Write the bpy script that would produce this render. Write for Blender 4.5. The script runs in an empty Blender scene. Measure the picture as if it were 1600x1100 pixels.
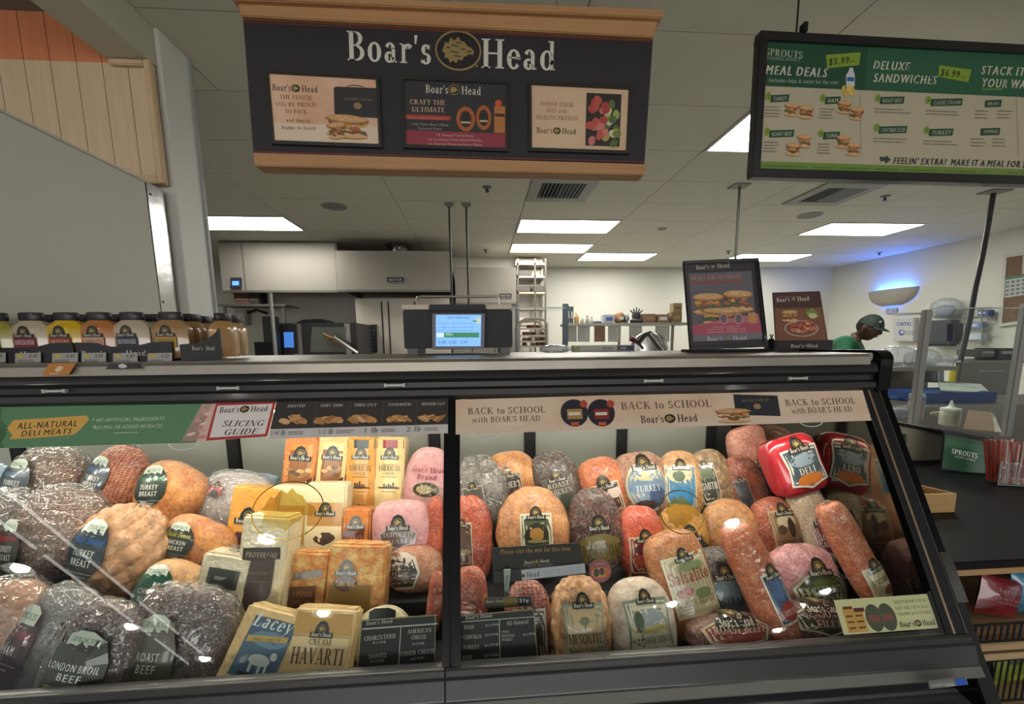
import bpy, bmesh, math, random
from mathutils import Vector as V, Matrix, noise, Euler
from mathutils.bvhtree import BVHTree
from mathutils.geometry import tessellate_polygon
random.seed(7)
SC = bpy.context.scene
COL = SC.collection
# ------------------------------------------------------------------ camera, world, exposure
FPX, CX, CY = 675.0, 800.0, 635.0
EYE = V((0, 0, 1.45))
yw, pt, rl = math.radians(4.3), math.radians(8.2), math.radians(0.6)
FW = V((math.sin(yw)*math.cos(pt), math.cos(yw)*math.cos(pt), -math.sin(pt)))
_r = FW.cross(V((0, 0, 1))).normalized(); _u = _r.cross(FW)
RT = _r*math.cos(rl) - _u*math.sin(rl); UP = _u*math.cos(rl) + _r*math.sin(rl)
cam = bpy.data.cameras.new('camera'); co = bpy.data.objects.new('camera', cam); COL.objects.link(co)
cam.sensor_width = 36; cam.lens = 36*FPX/1600; cam.shift_y = (CY-550)/1600; cam.clip_start = .02
co.matrix_world = Matrix(((RT.x, UP.x, -FW.x, EYE.x), (RT.y, UP.y, -FW.y, EYE.y), (RT.z, UP.z, -FW.z, EYE.z), (0, 0, 0, 1)))
SC.camera = co
W = bpy.data.worlds.new('store_ambient'); SC.world = W; W.use_nodes = True
W.node_tree.nodes['Background'].inputs[0].default_value = (1, .985, .955, 1)
W.node_tree.nodes['Background'].inputs[1].default_value = 0.54
SC.view_settings.view_transform = 'Standard'; SC.view_settings.look = 'None'
SC.view_settings.gamma = 1; SC.view_settings.use_curve_mapping = False
SC.view_settings.exposure = 0.0
SC.cycles.transparent_max_bounces = 16
PANEL_E = 20.0        # kitchen ceiling panels
STRIP_E = 10.0        # store strip lights behind the viewer
def area(loc, size, power, look, col=(1, 1, 1), sy=None):
    l = bpy.data.lights.new('store_fill', 'AREA'); l.shape = 'RECTANGLE'; l.size = size; l.size_y = sy or size; l.energy = power; l.color = col
    o = bpy.data.objects.new('store_fill', l); COL.objects.link(o); o.location = loc
    o.rotation_euler = (V(look)-V(loc)).to_track_quat('-Z', 'Y').to_euler()
    return o
area((0, -.3, 3.95), 3.2, 80, (0, 1.9, 1.2), (1, .96, .9), .5)
area((0, -8.6, 1.9), 9, 330, (0, 1.5, 1.6), (1, .97, .93), 1.8)   # added wide fill light for the front faces, far behind the viewer

def ray(x, y): return FW + RT*((x-CX)/FPX) - UP*((y-CY)/FPX)
def at(x, y, X=None, Y=None, Z=None):
    d = ray(x, y)
    t = (Y-EYE.y)/d.y if Y is not None else (Z-EYE.z)/d.z if Z is not None else (X-EYE.x)/d.x
    return EYE + d*t
def onplane(x, y, P, N):
    d = ray(x, y); return EYE + d*((P-EYE).dot(N)/d.dot(N))
# ------------------------------------------------------------------ materials
def lin(c):
    if isinstance(c, str):
        c = [int(c[i:i+2], 16)/255 for i in (0, 2, 4)]
    return tuple((x/12.92 if x <= .04045 else ((x+.055)/1.055)**2.4) for x in c)
MC = {}
def mat(c, r=.5, m=0., coat=0., bump=None, c2=None, vs=20., vc=.5, emit=0., film=False, aniso=False, stretch=None, c3=None, sss=0, speck=.75, net=0, crease=0):
    k = repr((speck, net, crease, c, r, m, coat, bump, c2, vs, vc, emit, film, aniso, stretch, c3, sss))
    if k in MC: return MC[k]
    M = bpy.data.materials.new('mat_%d' % len(MC)); M.use_nodes = True; nt = M.node_tree; N = nt.nodes; L = nt.links
    b = N['Principled BSDF']; col = (*lin(c), 1)
    b.inputs['Base Color'].default_value = col; b.inputs['Roughness'].default_value = r; b.inputs['Metallic'].default_value = m
    b.inputs['Coat Weight'].default_value = coat; b.inputs['Coat Roughness'].default_value = .08
    if emit:
        b.inputs['Emission Color'].default_value = col; b.inputs['Emission Strength'].default_value = emit
    tc = None
    def coords():
        t = N.new('ShaderNodeTexCoord'); mp = N.new('ShaderNodeMapping')
        if stretch: mp.inputs['Scale'].default_value = stretch
        L.new(t.outputs['Object'], mp.inputs[0]); return mp.outputs[0]
    if c2 or bump or film: tc = coords()
    if c2:
        n = N.new('ShaderNodeTexNoise'); n.inputs['Scale'].default_value = vs; n.inputs['Detail'].default_value = 5
        L.new(tc, n.inputs['Vector'])
        rp = N.new('ShaderNodeValToRGB'); L.new(n.outputs['Fac'], rp.inputs[0])
        e = rp.color_ramp.elements; h = .28*(1-vc)+.02
        e[0].position = .5-h; e[0].color = col; e[1].position = .5+h; e[1].color = (*lin(c2), 1)
        if c3:
            q = e.new(.5+h+.09); q.color = (*lin(c3), 1)
        out = rp.outputs[0]
        if film:   # fine dark specks and browning over the broad mottling
            n2 = N.new('ShaderNodeTexNoise'); n2.inputs['Scale'].default_value = vs*5; n2.inputs['Detail'].default_value = 6; L.new(tc, n2.inputs['Vector'])
            r2 = N.new('ShaderNodeValToRGB'); q2 = r2.color_ramp.elements; q2[0].position = .36; q2[0].color = (.38, .30, .26, 1); q2[1].position = .56; q2[1].color = (1.12, 1.12, 1.1, 1)
            L.new(n2.outputs['Fac'], r2.inputs[0]); mxx = N.new('ShaderNodeMixRGB'); mxx.blend_type = 'MULTIPLY'; mxx.inputs[0].default_value = speck
            L.new(out, mxx.inputs[1]); L.new(r2.outputs[0], mxx.inputs[2]); out = mxx.outputs[0]
        if net:    # string net drawn tight over the meat: crossing dark cords
            for ax in ('X', 'Z'):
                w = N.new('ShaderNodeTexWave'); w.bands_direction = ax; w.inputs['Scale'].default_value = net*(1. if ax == 'X' else 1.5); w.inputs['Distortion'].default_value = 1.2; w.inputs['Detail Scale'].default_value = 2
                L.new(tc, w.inputs['Vector']); r3 = N.new('ShaderNodeValToRGB'); q3 = r3.color_ramp.elements; q3[0].position = .08; q3[0].color = (.34, .28, .25, 1); q3[1].position = .4; q3[1].color = (1, 1, 1, 1)
                L.new(w.outputs['Fac'], r3.inputs[0]); m3 = N.new('ShaderNodeMixRGB'); m3.blend_type = 'MULTIPLY'; m3.inputs[0].default_value = .85; L.new(out, m3.inputs[1]); L.new(r3.outputs[0], m3.inputs[2]); out = m3.outputs[0]
        if crease:  # pale creases of the shrunk plastic, with its glints painted in
            n4 = N.new('ShaderNodeTexNoise'); n4.inputs['Scale'].default_value = 15; n4.inputs['Distortion'].default_value = 3.5; n4.inputs['Detail'].default_value = 3; L.new(tc, n4.inputs['Vector'])
            r4 = N.new('ShaderNodeValToRGB'); q4 = r4.color_ramp.elements; q4[0].position = .485; q4[0].color = (0, 0, 0, 1); q4[1].position = .52; q4[1].color = (0, 0, 0, 1); e4 = q4.new(.503); e4.color = (crease, crease, crease, 1)
            L.new(n4.outputs['Fac'], r4.inputs[0]); m4 = N.new('ShaderNodeMixRGB'); L.new(r4.outputs[0], m4.inputs[0]); L.new(out, m4.inputs[1]); m4.inputs[2].default_value = (.62, .57, .52, 1); out = m4.outputs[0]
        L.new(out, b.inputs['Base Color'])
    if bump:
        n = N.new('ShaderNodeTexNoise'); n.inputs['Scale'].default_value = bump[0]; n.inputs['Detail'].default_value = 4
        L.new(tc, n.inputs['Vector']); bp = N.new('ShaderNodeBump'); bp.inputs['Strength'].default_value = bump[1]; bp.inputs['Distance'].default_value = .01
        L.new(n.outputs['Fac'], bp.inputs['Height']); L.new(bp.outputs[0], b.inputs['Normal'])
    if film:
        b.inputs['Coat Weight'].default_value = 1.; b.inputs['Coat Roughness'].default_value = .12
        n = N.new('ShaderNodeTexNoise'); n.inputs['Scale'].default_value = 34; n.inputs['Detail'].default_value = 4; n.inputs['Distortion'].default_value = 2.5
        L.new(tc, n.inputs['Vector']); bp = N.new('ShaderNodeBump'); bp.inputs['Strength'].default_value = 1.; bp.inputs['Distance'].default_value = .04
        L.new(n.outputs['Fac'], bp.inputs['Height']); L.new(bp.outputs[0], b.inputs['Coat Normal'])
    if sss:
        b.inputs['Subsurface Weight'].default_value = sss; b.inputs['Subsurface Radius'].default_value = (.01, .004, .002)
    MC[k] = M; return M
def clear(tint=(1, 1, 1), gl=1.0, rough=.0, bump=None, haze=0., hc=(1, 1, 1)):
    """a clear pane or film: fresnel mix of see-through and mirror"""
    k = repr(('clear', tint, gl, rough, bump, haze, hc))
    if k in MC: return MC[k]
    M = bpy.data.materials.new('mat_clear_%d' % len(MC)); M.use_nodes = True; nt = M.node_tree; N = nt.nodes; L = nt.links
    for n in list(N): N.remove(n)
    o = N.new('ShaderNodeOutputMaterial'); mx = N.new('ShaderNodeMixShader'); t = N.new('ShaderNodeBsdfTransparent'); g = N.new('ShaderNodeBsdfGlossy')
    t.inputs[0].default_value = (*tint, 1); g.inputs['Roughness'].default_value = rough
    fr = N.new('ShaderNodeFresnel'); fr.inputs[0].default_value = 1.5
    mu = N.new('ShaderNodeMath'); mu.operation = 'MULTIPLY'; mu.inputs[1].default_value = gl; mu.use_clamp = True
    ge = N.new('ShaderNodeNewGeometry'); mi_ = N.new('ShaderNodeMapRange'); mi_.inputs[3].default_value = 1.5; mi_.inputs[4].default_value = 1/1.5
    L.new(ge.outputs['Backfacing'], mi_.inputs[0]); L.new(mi_.outputs[0], fr.inputs[0])
    L.new(fr.outputs[0], mu.inputs[0]); L.new(mu.outputs[0], mx.inputs[0]); L.new(g.outputs[0], mx.inputs[2])
    if bump:
        tc = N.new('ShaderNodeTexCoord'); n = N.new('ShaderNodeTexNoise'); n.inputs['Scale'].default_value = bump[0]; n.inputs['Distortion'].default_value = 1.2
        L.new(tc.outputs['Object'], n.inputs['Vector']); bp = N.new('ShaderNodeBump'); bp.inputs['Strength'].default_value = bump[1]; bp.inputs['Distance'].default_value = .02
        L.new(n.outputs['Fac'], bp.inputs['Height']); L.new(bp.outputs[0], g.inputs['Normal']); L.new(bp.outputs[0], fr.inputs['Normal'])
    if haze:
        d = N.new('ShaderNodeBsdfDiffuse'); d.inputs[0].default_value = (*hc, 1); m2 = N.new('ShaderNodeMixShader'); m2.inputs[0].default_value = haze
        L.new(t.outputs[0], m2.inputs[1]); L.new(d.outputs[0], m2.inputs[2]); L.new(m2.outputs[0], mx.inputs[1])
    else: L.new(t.outputs[0], mx.inputs[1])
    L.new(mx.outputs[0], o.inputs[0]); MC[k] = M; return M
STEEL = mat('a8a196', .42, .7, bump=(60, .04), stretch=(1, 1, .05), c2='8f8b83', vs=3)
STEELD = mat('87837b', .4, .9, c2='77736b', vs=4)
CHROME = mat('b9b8b4', .2, 1.)
BLACK = mat('121214', .3, coat=.12)
BLACKM = mat('1b1b1e', .5)
GLOSSB = mat('08080a', .22, coat=.2)
for m_ in (BLACK, BLACKM, GLOSSB): m_.node_tree.nodes['Principled BSDF'].inputs['Specular IOR Level'].default_value = .22
WHITE = mat('c9c9c4', .6)
GLASS = clear((.93, .97, .95), .9)
GLASS2 = clear((.95, .98, .97), .25)
GEDGE = mat('7f9a90', .2, coat=.5)
# ------------------------------------------------------------------ mesh building
WM = {}
def wm(o): return WM.get(o.name, Matrix())
def tagp(o, label=None, cat=None, group=None, kind=None):
    if label: o['label'] = label
    if cat: o['category'] = cat
    if group: o['group'] = group
    if kind: o['kind'] = kind
    return o
def thing(name, label, cat, loc=(0, 0, 0), rot=None, group=None, parent=None):
    o = bpy.data.objects.new(name, None); COL.objects.link(o); o.empty_display_size = .05
    Mx = Matrix.Translation(V(loc))
    if rot is not None: Mx = Mx @ (rot if isinstance(rot, Matrix) else Euler(rot).to_matrix().to_4x4())
    o.matrix_world = Mx; WM[o.name] = Mx
    return tagp(o, label, cat, group)
class MB:
    def __init__(s, T=None): s.v = []; s.f = []; s.T = T; s.mi = []; s.m = 0
    def add(s, vs, fs, T=None):
        n = len(s.v); T = T if T is not None else s.T
        for p in vs:
            p = V(p); s.v.append(T @ p if T is not None else p)
        for f in fs: s.f.append([i+n for i in f]); s.mi.append(s.m)
        return s
    def box(s, x0, x1, y0, y1, z0, z1, T=None):
        return s.add([(x0, y0, z0), (x1, y0, z0), (x1, y1, z0), (x0, y1, z0), (x0, y0, z1), (x1, y0, z1), (x1, y1, z1), (x0, y1, z1)],
                     [(3, 2, 1, 0), (4, 5, 6, 7), (0, 1, 5, 4), (1, 2, 6, 5), (2, 3, 7, 6), (3, 0, 4, 7)], T)
    def hexa(s, p):  # 8 points: 4 front, 4 back
        return s.add(p, [(0, 1, 2, 3), (7, 6, 5, 4), (1, 0, 4, 5), (2, 1, 5, 6), (3, 2, 6, 7), (0, 3, 7, 4)])
    def prism(s, pts, d):  # pts 3D polygon, d extrusion vector
        pts = [V(p) for p in pts]; n = len(pts); d = V(d)
        return s.add(pts+[p+d for p in pts], [tuple(range(n))[::-1], tuple(range(n, 2*n))]+[(i, (i+1) % n, (i+1) % n+n, i+n) for i in range(n)])
    def tube(s, pts, r, n=8, cap=True, r2=None):
        pts = [V(p) for p in pts]; vs = []; fs = []; m = len(pts)
        t0 = (pts[1]-pts[0]).normalized(); a = t0.orthogonal().normalized()
        for i, p in enumerate(pts):
            t = ((pts[min(i+1, m-1)]-pts[max(i-1, 0)])).normalized()
            a = (a - t*a.dot(t)).normalized(); b = t.cross(a)
            rr = r if r2 is None else r+(r2-r)*i/(m-1)
            for k in range(n):
                q = 2*math.pi*k/n; vs.append(p+(a*math.cos(q)+b*math.sin(q))*rr)
        for i in range(m-1):
            for k in range(n): fs.append((i*n+k, i*n+(k+1) % n, (i+1)*n+(k+1) % n, (i+1)*n+k))
        if cap: fs.append(tuple(range(n))[::-1]); fs.append(tuple(range((m-1)*n, m*n)))
        return s.add(vs, fs)
    def lathe(s, prof, c=(0, 0, 0), n=20, T=None):  # prof [(r,z)]
        vs = []; fs = []; c = V(c)
        for r, z in prof:
            for k in range(n):
                q = 2*math.pi*k/n; vs.append((c.x+r*math.cos(q), c.y+r*math.sin(q), c.z+z))
        m = len(prof)
        for i in range(m-1):
            for k in range(n): fs.append((i*n+k, i*n+(k+1) % n, (i+1)*n+(k+1) % n, (i+1)*n+k))
        fs.append(tuple(range(n))[::-1]); fs.append(tuple(range((m-1)*n, m*n)))
        return s.add(vs, fs, T)
    def build(s, name, m, parent=None, smooth=False, bevel=0, seg=2, **tg):
        me = bpy.data.meshes.new(name); vs = s.v
        if parent is not None: Mi = wm(parent).inverted(); vs = [Mi @ p for p in vs]; org = None
        else:
            xs = [p.x for p in vs]; ys = [p.y for p in vs]; zs = [p.z for p in vs]
            org = V(((min(xs)+max(xs))/2, (min(ys)+max(ys))/2, min(zs))); vs = [p-org for p in vs]
        me.from_pydata([tuple(p) for p in vs], [], s.f)
        ms = m if isinstance(m, (list, tuple)) else [m]
        for q in ms: me.materials.append(q)
        if len(ms) > 1:
            for p, i in zip(me.polygons, s.mi): p.material_index = i
        if bevel:
            bm = bmesh.new(); bm.from_mesh(me); bmesh.ops.remove_doubles(bm, verts=bm.verts, dist=1e-6)
            eg = [e for e in bm.edges if len(e.link_faces) == 2 and e.calc_face_angle(0) > .5]
            bmesh.ops.bevel(bm, geom=eg, offset=bevel, segments=seg, affect='EDGES', clamp_overlap=True); bm.to_mesh(me); bm.free()
        if smooth or bevel:
            for p in me.polygons: p.use_smooth = True
            if smooth != 'all': me.set_sharp_from_angle(angle=math.radians(40))
        me.update()
        o = bpy.data.objects.new(name, me); COL.objects.link(o)
        if parent is not None:
            o.parent = parent; WM[o.name] = wm(parent)
        else: o.location = org; WM[o.name] = Matrix.Translation(org)
        return tagp(o, **tg)
def children(o): return [c for c in COL.objects if c.parent == o]
def copy_tree(o, parent=None, kids=None):
    c = o.copy(); COL.objects.link(c); c.parent = parent
    for ch in (kids[o.name] if kids else children(o)): copy_tree(ch, c)
    return c
# ------------------------------------------------------------------ lettering
TT, tt = .18, .065
def _ar(cx, cy, rx, ry, a0, a1):
    n = max(4, int(abs(a1-a0)/22)); P = []
    for i in range(n+1):
        a = math.radians(a0+(a1-a0)*i/n); c, s_ = math.cos(a), math.sin(a); w = tt+(TT-tt)*abs(c)**1.3
        P.append(((cx+rx*c, cy+ry*s_), (cx+(rx-w)*c, cy+(ry-min(w, tt*1.3+abs(c)*.1))*s_)))
    return [[P[i][0], P[i+1][0], P[i+1][1], P[i][1]] for i in range(n)]
def _bx(a, b, c, d): return [[(a, b), (c, b), (c, d), (a, d)]]
def _st(x, y0, y1, f='tb', w=TT):
    r = _bx(x, y0, x+w, y1)
    if 'b' in f: r += _bx(x-.08, y0, x+w+.08, y0+.05)
    if 't' in f: r += _bx(x-.08, y1-.05, x+w+.08, y1)
    if 'l' in f: r += _bx(x-.08, y1-.05, x+w, y1)
    return r
def _dg(x0, y0, x1, y1, w): return [[(x0, y0), (x0+w, y0), (x1+w, y1), (x1, y1)]]
X_ = .68
GL = {
 'A': (.84, _dg(.05, 0, .37, 1, .06)+_dg(.6, 0, .34, 1, .17)+_bx(.18, .3, .64, .355)+_bx(-.03, 0, .22, .05)+_bx(.52, 0, .88, .05)),
 'B': (.76, _st(.1, 0, 1)+_ar(.38, .76, .27, .24, -90, 90)+_ar(.4, .27, .32, .27, -90, 90)+_bx(.2, .945, .4, 1)+_bx(.2, .5, .4, .55)+_bx(.2, 0, .4, .055)),
 'C': (.82, _ar(.44, .5, .4, .51, 42, 318)+_bx(.7, .68, .75, .98)+_bx(.72, .05, .75, .28)),
 'D': (.88, _st(.1, 0, 1)+_ar(.38, .5, .44, .5, -90, 90)+_bx(.2, .945, .4, 1)+_bx(.2, 0, .4, .055)),
 'E': (.72, _st(.1, 0, 1)+_bx(.2, .94, .62, 1)+_bx(.2, .48, .5, .54)+_bx(.2, 0, .64, .06)+_bx(.59, .78, .64, 1)+_bx(.62, 0, .67, .24)+_bx(.47, .4, .51, .62)),
 'F': (.66, _st(.1, 0, 1)+_bx(.2, .94, .62, 1)+_bx(.2, .48, .5, .54)+_bx(.59, .76, .64, 1)+_bx(.47, .4, .51, .62)),
 'G': (.88, _ar(.44, .5, .4, .51, 42, 320)+_bx(.7, .68, .75, .98)+_st(.62, .02, .42, 't')),
 'H': (.92, _st(.1, 0, 1)+_st(.64, 0, 1)+_bx(.2, .48, .7, .54)),
 'I': (.4, _st(.12, 0, 1)),
 'J': (.52, _st(.24, .15, 1, 't')+_ar(.2, .2, .2, .2, 180, 360)),
 'K': (.84, _st(.1, 0, 1)+_dg(.22, .42, .6, 1, .07)+_dg(.62, 0, .3, .58, .17)+_bx(.5, .95, .78, 1)+_bx(.52, 0, .88, .05)),
 'L': (.68, _st(.1, 0, 1)+_bx(.2, 0, .62, .06)+_bx(.58, 0, .64, .28)),
 'M': (1.08, _st(.1, 0, 1, 'tb', .06)+_st(.84, 0, 1, 'tb', TT)+_dg(.42, .02, .1, 1, .15)+_dg(.46, .02, .84, 1, .06)),
 'N': (.9, _st(.12, 0, 1, 'tb', .06)+_st(.74, 0, 1, 't', .06)+_dg(.62, 0, .1, 1, .17)),
 'O': (.88, _ar(.44, .5, .41, .51, 0, 360)),
 'P': (.7, _st(.1, 0, 1)+_ar(.36, .73, .29, .27, -90, 90)+_bx(.2, .945, .38, 1)+_bx(.2, .46, .38, .51)),
 'Q': (.88, _ar(.44, .5, .41, .51, 0, 360)+_dg(.62, -.2, .4, .1, .15)),
 'R': (.82, _st(.1, 0, 1)+_ar(.36, .74, .28, .26, -90, 90)+_bx(.2, .945, .38, 1)+_bx(.2, .48, .38, .53)+_dg(.62, 0, .32, .5, .17)+_bx(.62, 0, .86, .05)),
 'S': (.62, _ar(.3, .75, .25, .26, 25, 270)+_ar(.3, .27, .28, .28, -155, 90)+_bx(.5, .75, .54, .98)+_bx(.03, .02, .07, .26)),
 'T': (.74, _st(.29, 0, 1, 'b')+_bx(.03, .94, .71, 1)+_bx(.03, .76, .08, 1)+_bx(.66, .76, .71, 1)),
 'U': (.86, _st(.1, .3, 1, 't')+_st(.68, .3, 1, 't', .06)+_ar(.42, .3, .32, .31, 180, 360)),
 'V': (.82, _dg(.36, 0, .05, 1, .17)+_dg(.42, 0, .72, 1, .06)+_bx(-.03, .95, .3, 1)+_bx(.62, .95, .88, 1)),
 'W': (1.14, _dg(.28, 0, .05, 1, .16)+_dg(.34, 0, .55, 1, .06)+_dg(.74, 0, .5, 1, .16)+_dg(.8, 0, 1.02, 1, .06)+_bx(-.03, .95, .28, 1)+_bx(.94, .95, 1.16, 1)),
 'X': (.82, _dg(.58, 0, .05, 1, .18)+_dg(.08, 0, .66, 1, .06)+_bx(-.02, .95, .3, 1)+_bx(.5, 0, .84, .05)),
 'Y': (.8, _st(.33, 0, .45, 'b')+_dg(.33, .42, .03, 1, .17)+_dg(.42, .42, .68, 1, .06)+_bx(-.03, .95, .28, 1)+_bx(.58, .95, .84, 1)),
 'Z': (.7, _bx(.05, .94, .64, 1)+_bx(.05, 0, .66, .06)+_dg(.05, .03, .46, .97, .18)),
 'a': (.6, _st(.34, 0, .5, '', .14)+_bx(.42, 0, .56, .05)+_ar(.27, .47, .21, .22, 0, 160)+_ar(.24, .18, .2, .2, 60, 360)),
 'b': (.66, _st(.08, 0, 1, 'l', .14)+_ar(.34, .33, .27, .35, 0, 360)),
 'c': (.54, _ar(.3, .33, .27, .35, 45, 320)),
 'd': (.68, _st(.43, 0, 1, 'l', .14)+_ar(.31, .33, .27, .35, 0, 360)+_bx(.5, 0, .64, .05)),
 'e': (.58, _ar(.3, .33, .27, .35, 0, 322)+_bx(.08, .36, .54, .41)),
 'f': (.4, _st(.12, 0, .85, 'b', .14)+_ar(.32, .82, .2, .19, 50, 180)+_bx(0, .62, .4, .68)),
 'g': (.6, _ar(.28, .42, .22, .25, 0, 360)+_ar(.28, -.1, .25, .17, 0, 360)+_bx(.42, .58, .58, .65)),
 'h': (.7, _st(.1, 0, 1, 'lb', .14)+_ar(.38, .4, .24, .28, 0, 150)+_st(.48, 0, .42, 'b', .14)),
 'i': (.34, _st(.1, 0, X_, 'lb', .14)+_bx(.1, .8, .24, .95)),
 'k': (.66, _st(.1, 0, 1, 'lb', .14)+_dg(.2, .26, .42, X_, .06)+_dg(.46, 0, .24, .38, .14)+_bx(.4, 0, .68, .05)+_bx(.34, .63, .6, X_)),
 'l': (.34, _st(.1, 0, 1, 'lb', .14)),
 'm': (1.04, _st(.1, 0, X_, 'lb', .14)+_ar(.35, .4, .22, .28, 0, 150)+_st(.43, 0, .42, 'b', .14)+_ar(.68, .4, .24, .28, 0, 150)+_st(.78, 0, .42, 'b', .14)),
 'n': (.7, _st(.1, 0, X_, 'lb', .14)+_ar(.38, .4, .24, .28, 0, 150)+_st(.48, 0, .42, 'b', .14)),
 'o': (.62, _ar(.31, .33, .28, .35, 0, 360)),
 'p': (.66, _st(.1, -.3, X_, 'lb', .14)+_ar(.35, .33, .27, .35, 0, 360)),
 'r': (.5, _st(.1, 0, X_, 'lb', .14)+_ar(.37, .42, .22, .26, 40, 150)+_bx(.36, .5, .48, .62)),
 's': (.48, _ar(.24, .5, .19, .19, 20, 270)+_ar(.24, .19, .21, .2, -155, 90)+_bx(.38, .5, .41, .66)+_bx(.04, .03, .07, .18)),
 't': (.42, _st(.13, .1, .88, '', .14)+_bx(0, .62, .38, .68)+_ar(.3, .16, .18, .17, 180, 310)),
 'u': (.7, _st(.08, .2, X_, 'l', .14)+_st(.46, 0, X_, 'l', .14)+_ar(.32, .26, .24, .27, 180, 340)+_bx(.5, 0, .68, .05)),
 'v': (.64, _dg(.27, 0, .05, X_, .14)+_dg(.33, 0, .53, X_, .05)+_bx(0, .63, .26, X_)+_bx(.46, .63, .66, X_)),
 'w': (.92, _dg(.2, 0, .03, X_, .13)+_dg(.26, 0, .43, X_, .05)+_dg(.56, 0, .4, X_, .13)+_dg(.62, 0, .8, X_, .05)),
 'y': (.64, _dg(.27, 0, .05, X_, .14)+_dg(.14, -.28, .53, X_, .05)+_bx(0, .63, .26, X_)+_bx(.46, .63, .66, X_)),
 "'": (.24, [[(.06, .98), (.2, .98), (.14, .68), (.08, .68)]]),
 '.': (.26, _bx(.07, 0, .2, .13)), '-': (.4, _bx(.05, .3, .35, .38)), ' ': (.34, []),
 '*': (.3, _bx(.05, .75, .25, .8)+_bx(.12, .68, .18, .88)),
}
FC = {}
def _sans(ch):
    if ch in FC: return FC[ch]
    cu = bpy.data.curves.new('t', 'FONT'); cu.body = ch+'|'; cu.size = 1.38; cu.resolution_u = 2; cu.fill_mode = 'FRONT'
    ob = bpy.data.objects.new('t', cu); COL.objects.link(ob)
    dg = bpy.context.evaluated_depsgraph_get(); me = ob.evaluated_get(dg).to_mesh()
    # split off the bar glyph: faces whose x is at the far right
    vs = [(v.co.x, v.co.y) for v in me.vertices]; xm = max(v[0] for v in vs); bar = [v[0] for v in vs if v[0] > xm-.16]
    low = min(bar); fs = [tuple(p.vertices) for p in me.polygons if min(vs[i][0] for i in p.vertices) < low-1e-4]
    used = sorted({i for f in fs for i in f}); rm = {o: n for n, o in enumerate(used)}
    FC[ch] = (low-.02 if ch != ' ' else .36, [vs[i] for i in used], [tuple(rm[i] for i in f) for f in fs])
    bpy.data.objects.remove(ob); bpy.data.curves.remove(cu); return FC[ch]
def text2d(s, font='sans', size=1., shear=0., bold=0., sp=0.):
    v = []; f = []; x = 0.
    for ch in s:
        if font == 'serif' and ch in GL:
            w, qs = GL[ch]
            for q in qs: n = len(v); v += [(x+a, b) for a, b in q]; f.append(tuple(range(n, n+len(q))))
            x += w+.06+sp
        else:
            w, gv, gf = _sans(ch)
            for dx in ((0, bold) if bold else (0,)):
                n = len(v); v += [(x+a+dx, b) for a, b in gv]; f += [tuple(i+n for i in t) for t in gf]
            x += w+bold+sp
    return [((a+b*shear)*size, b*size) for a, b in v], f, x*size
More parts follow.
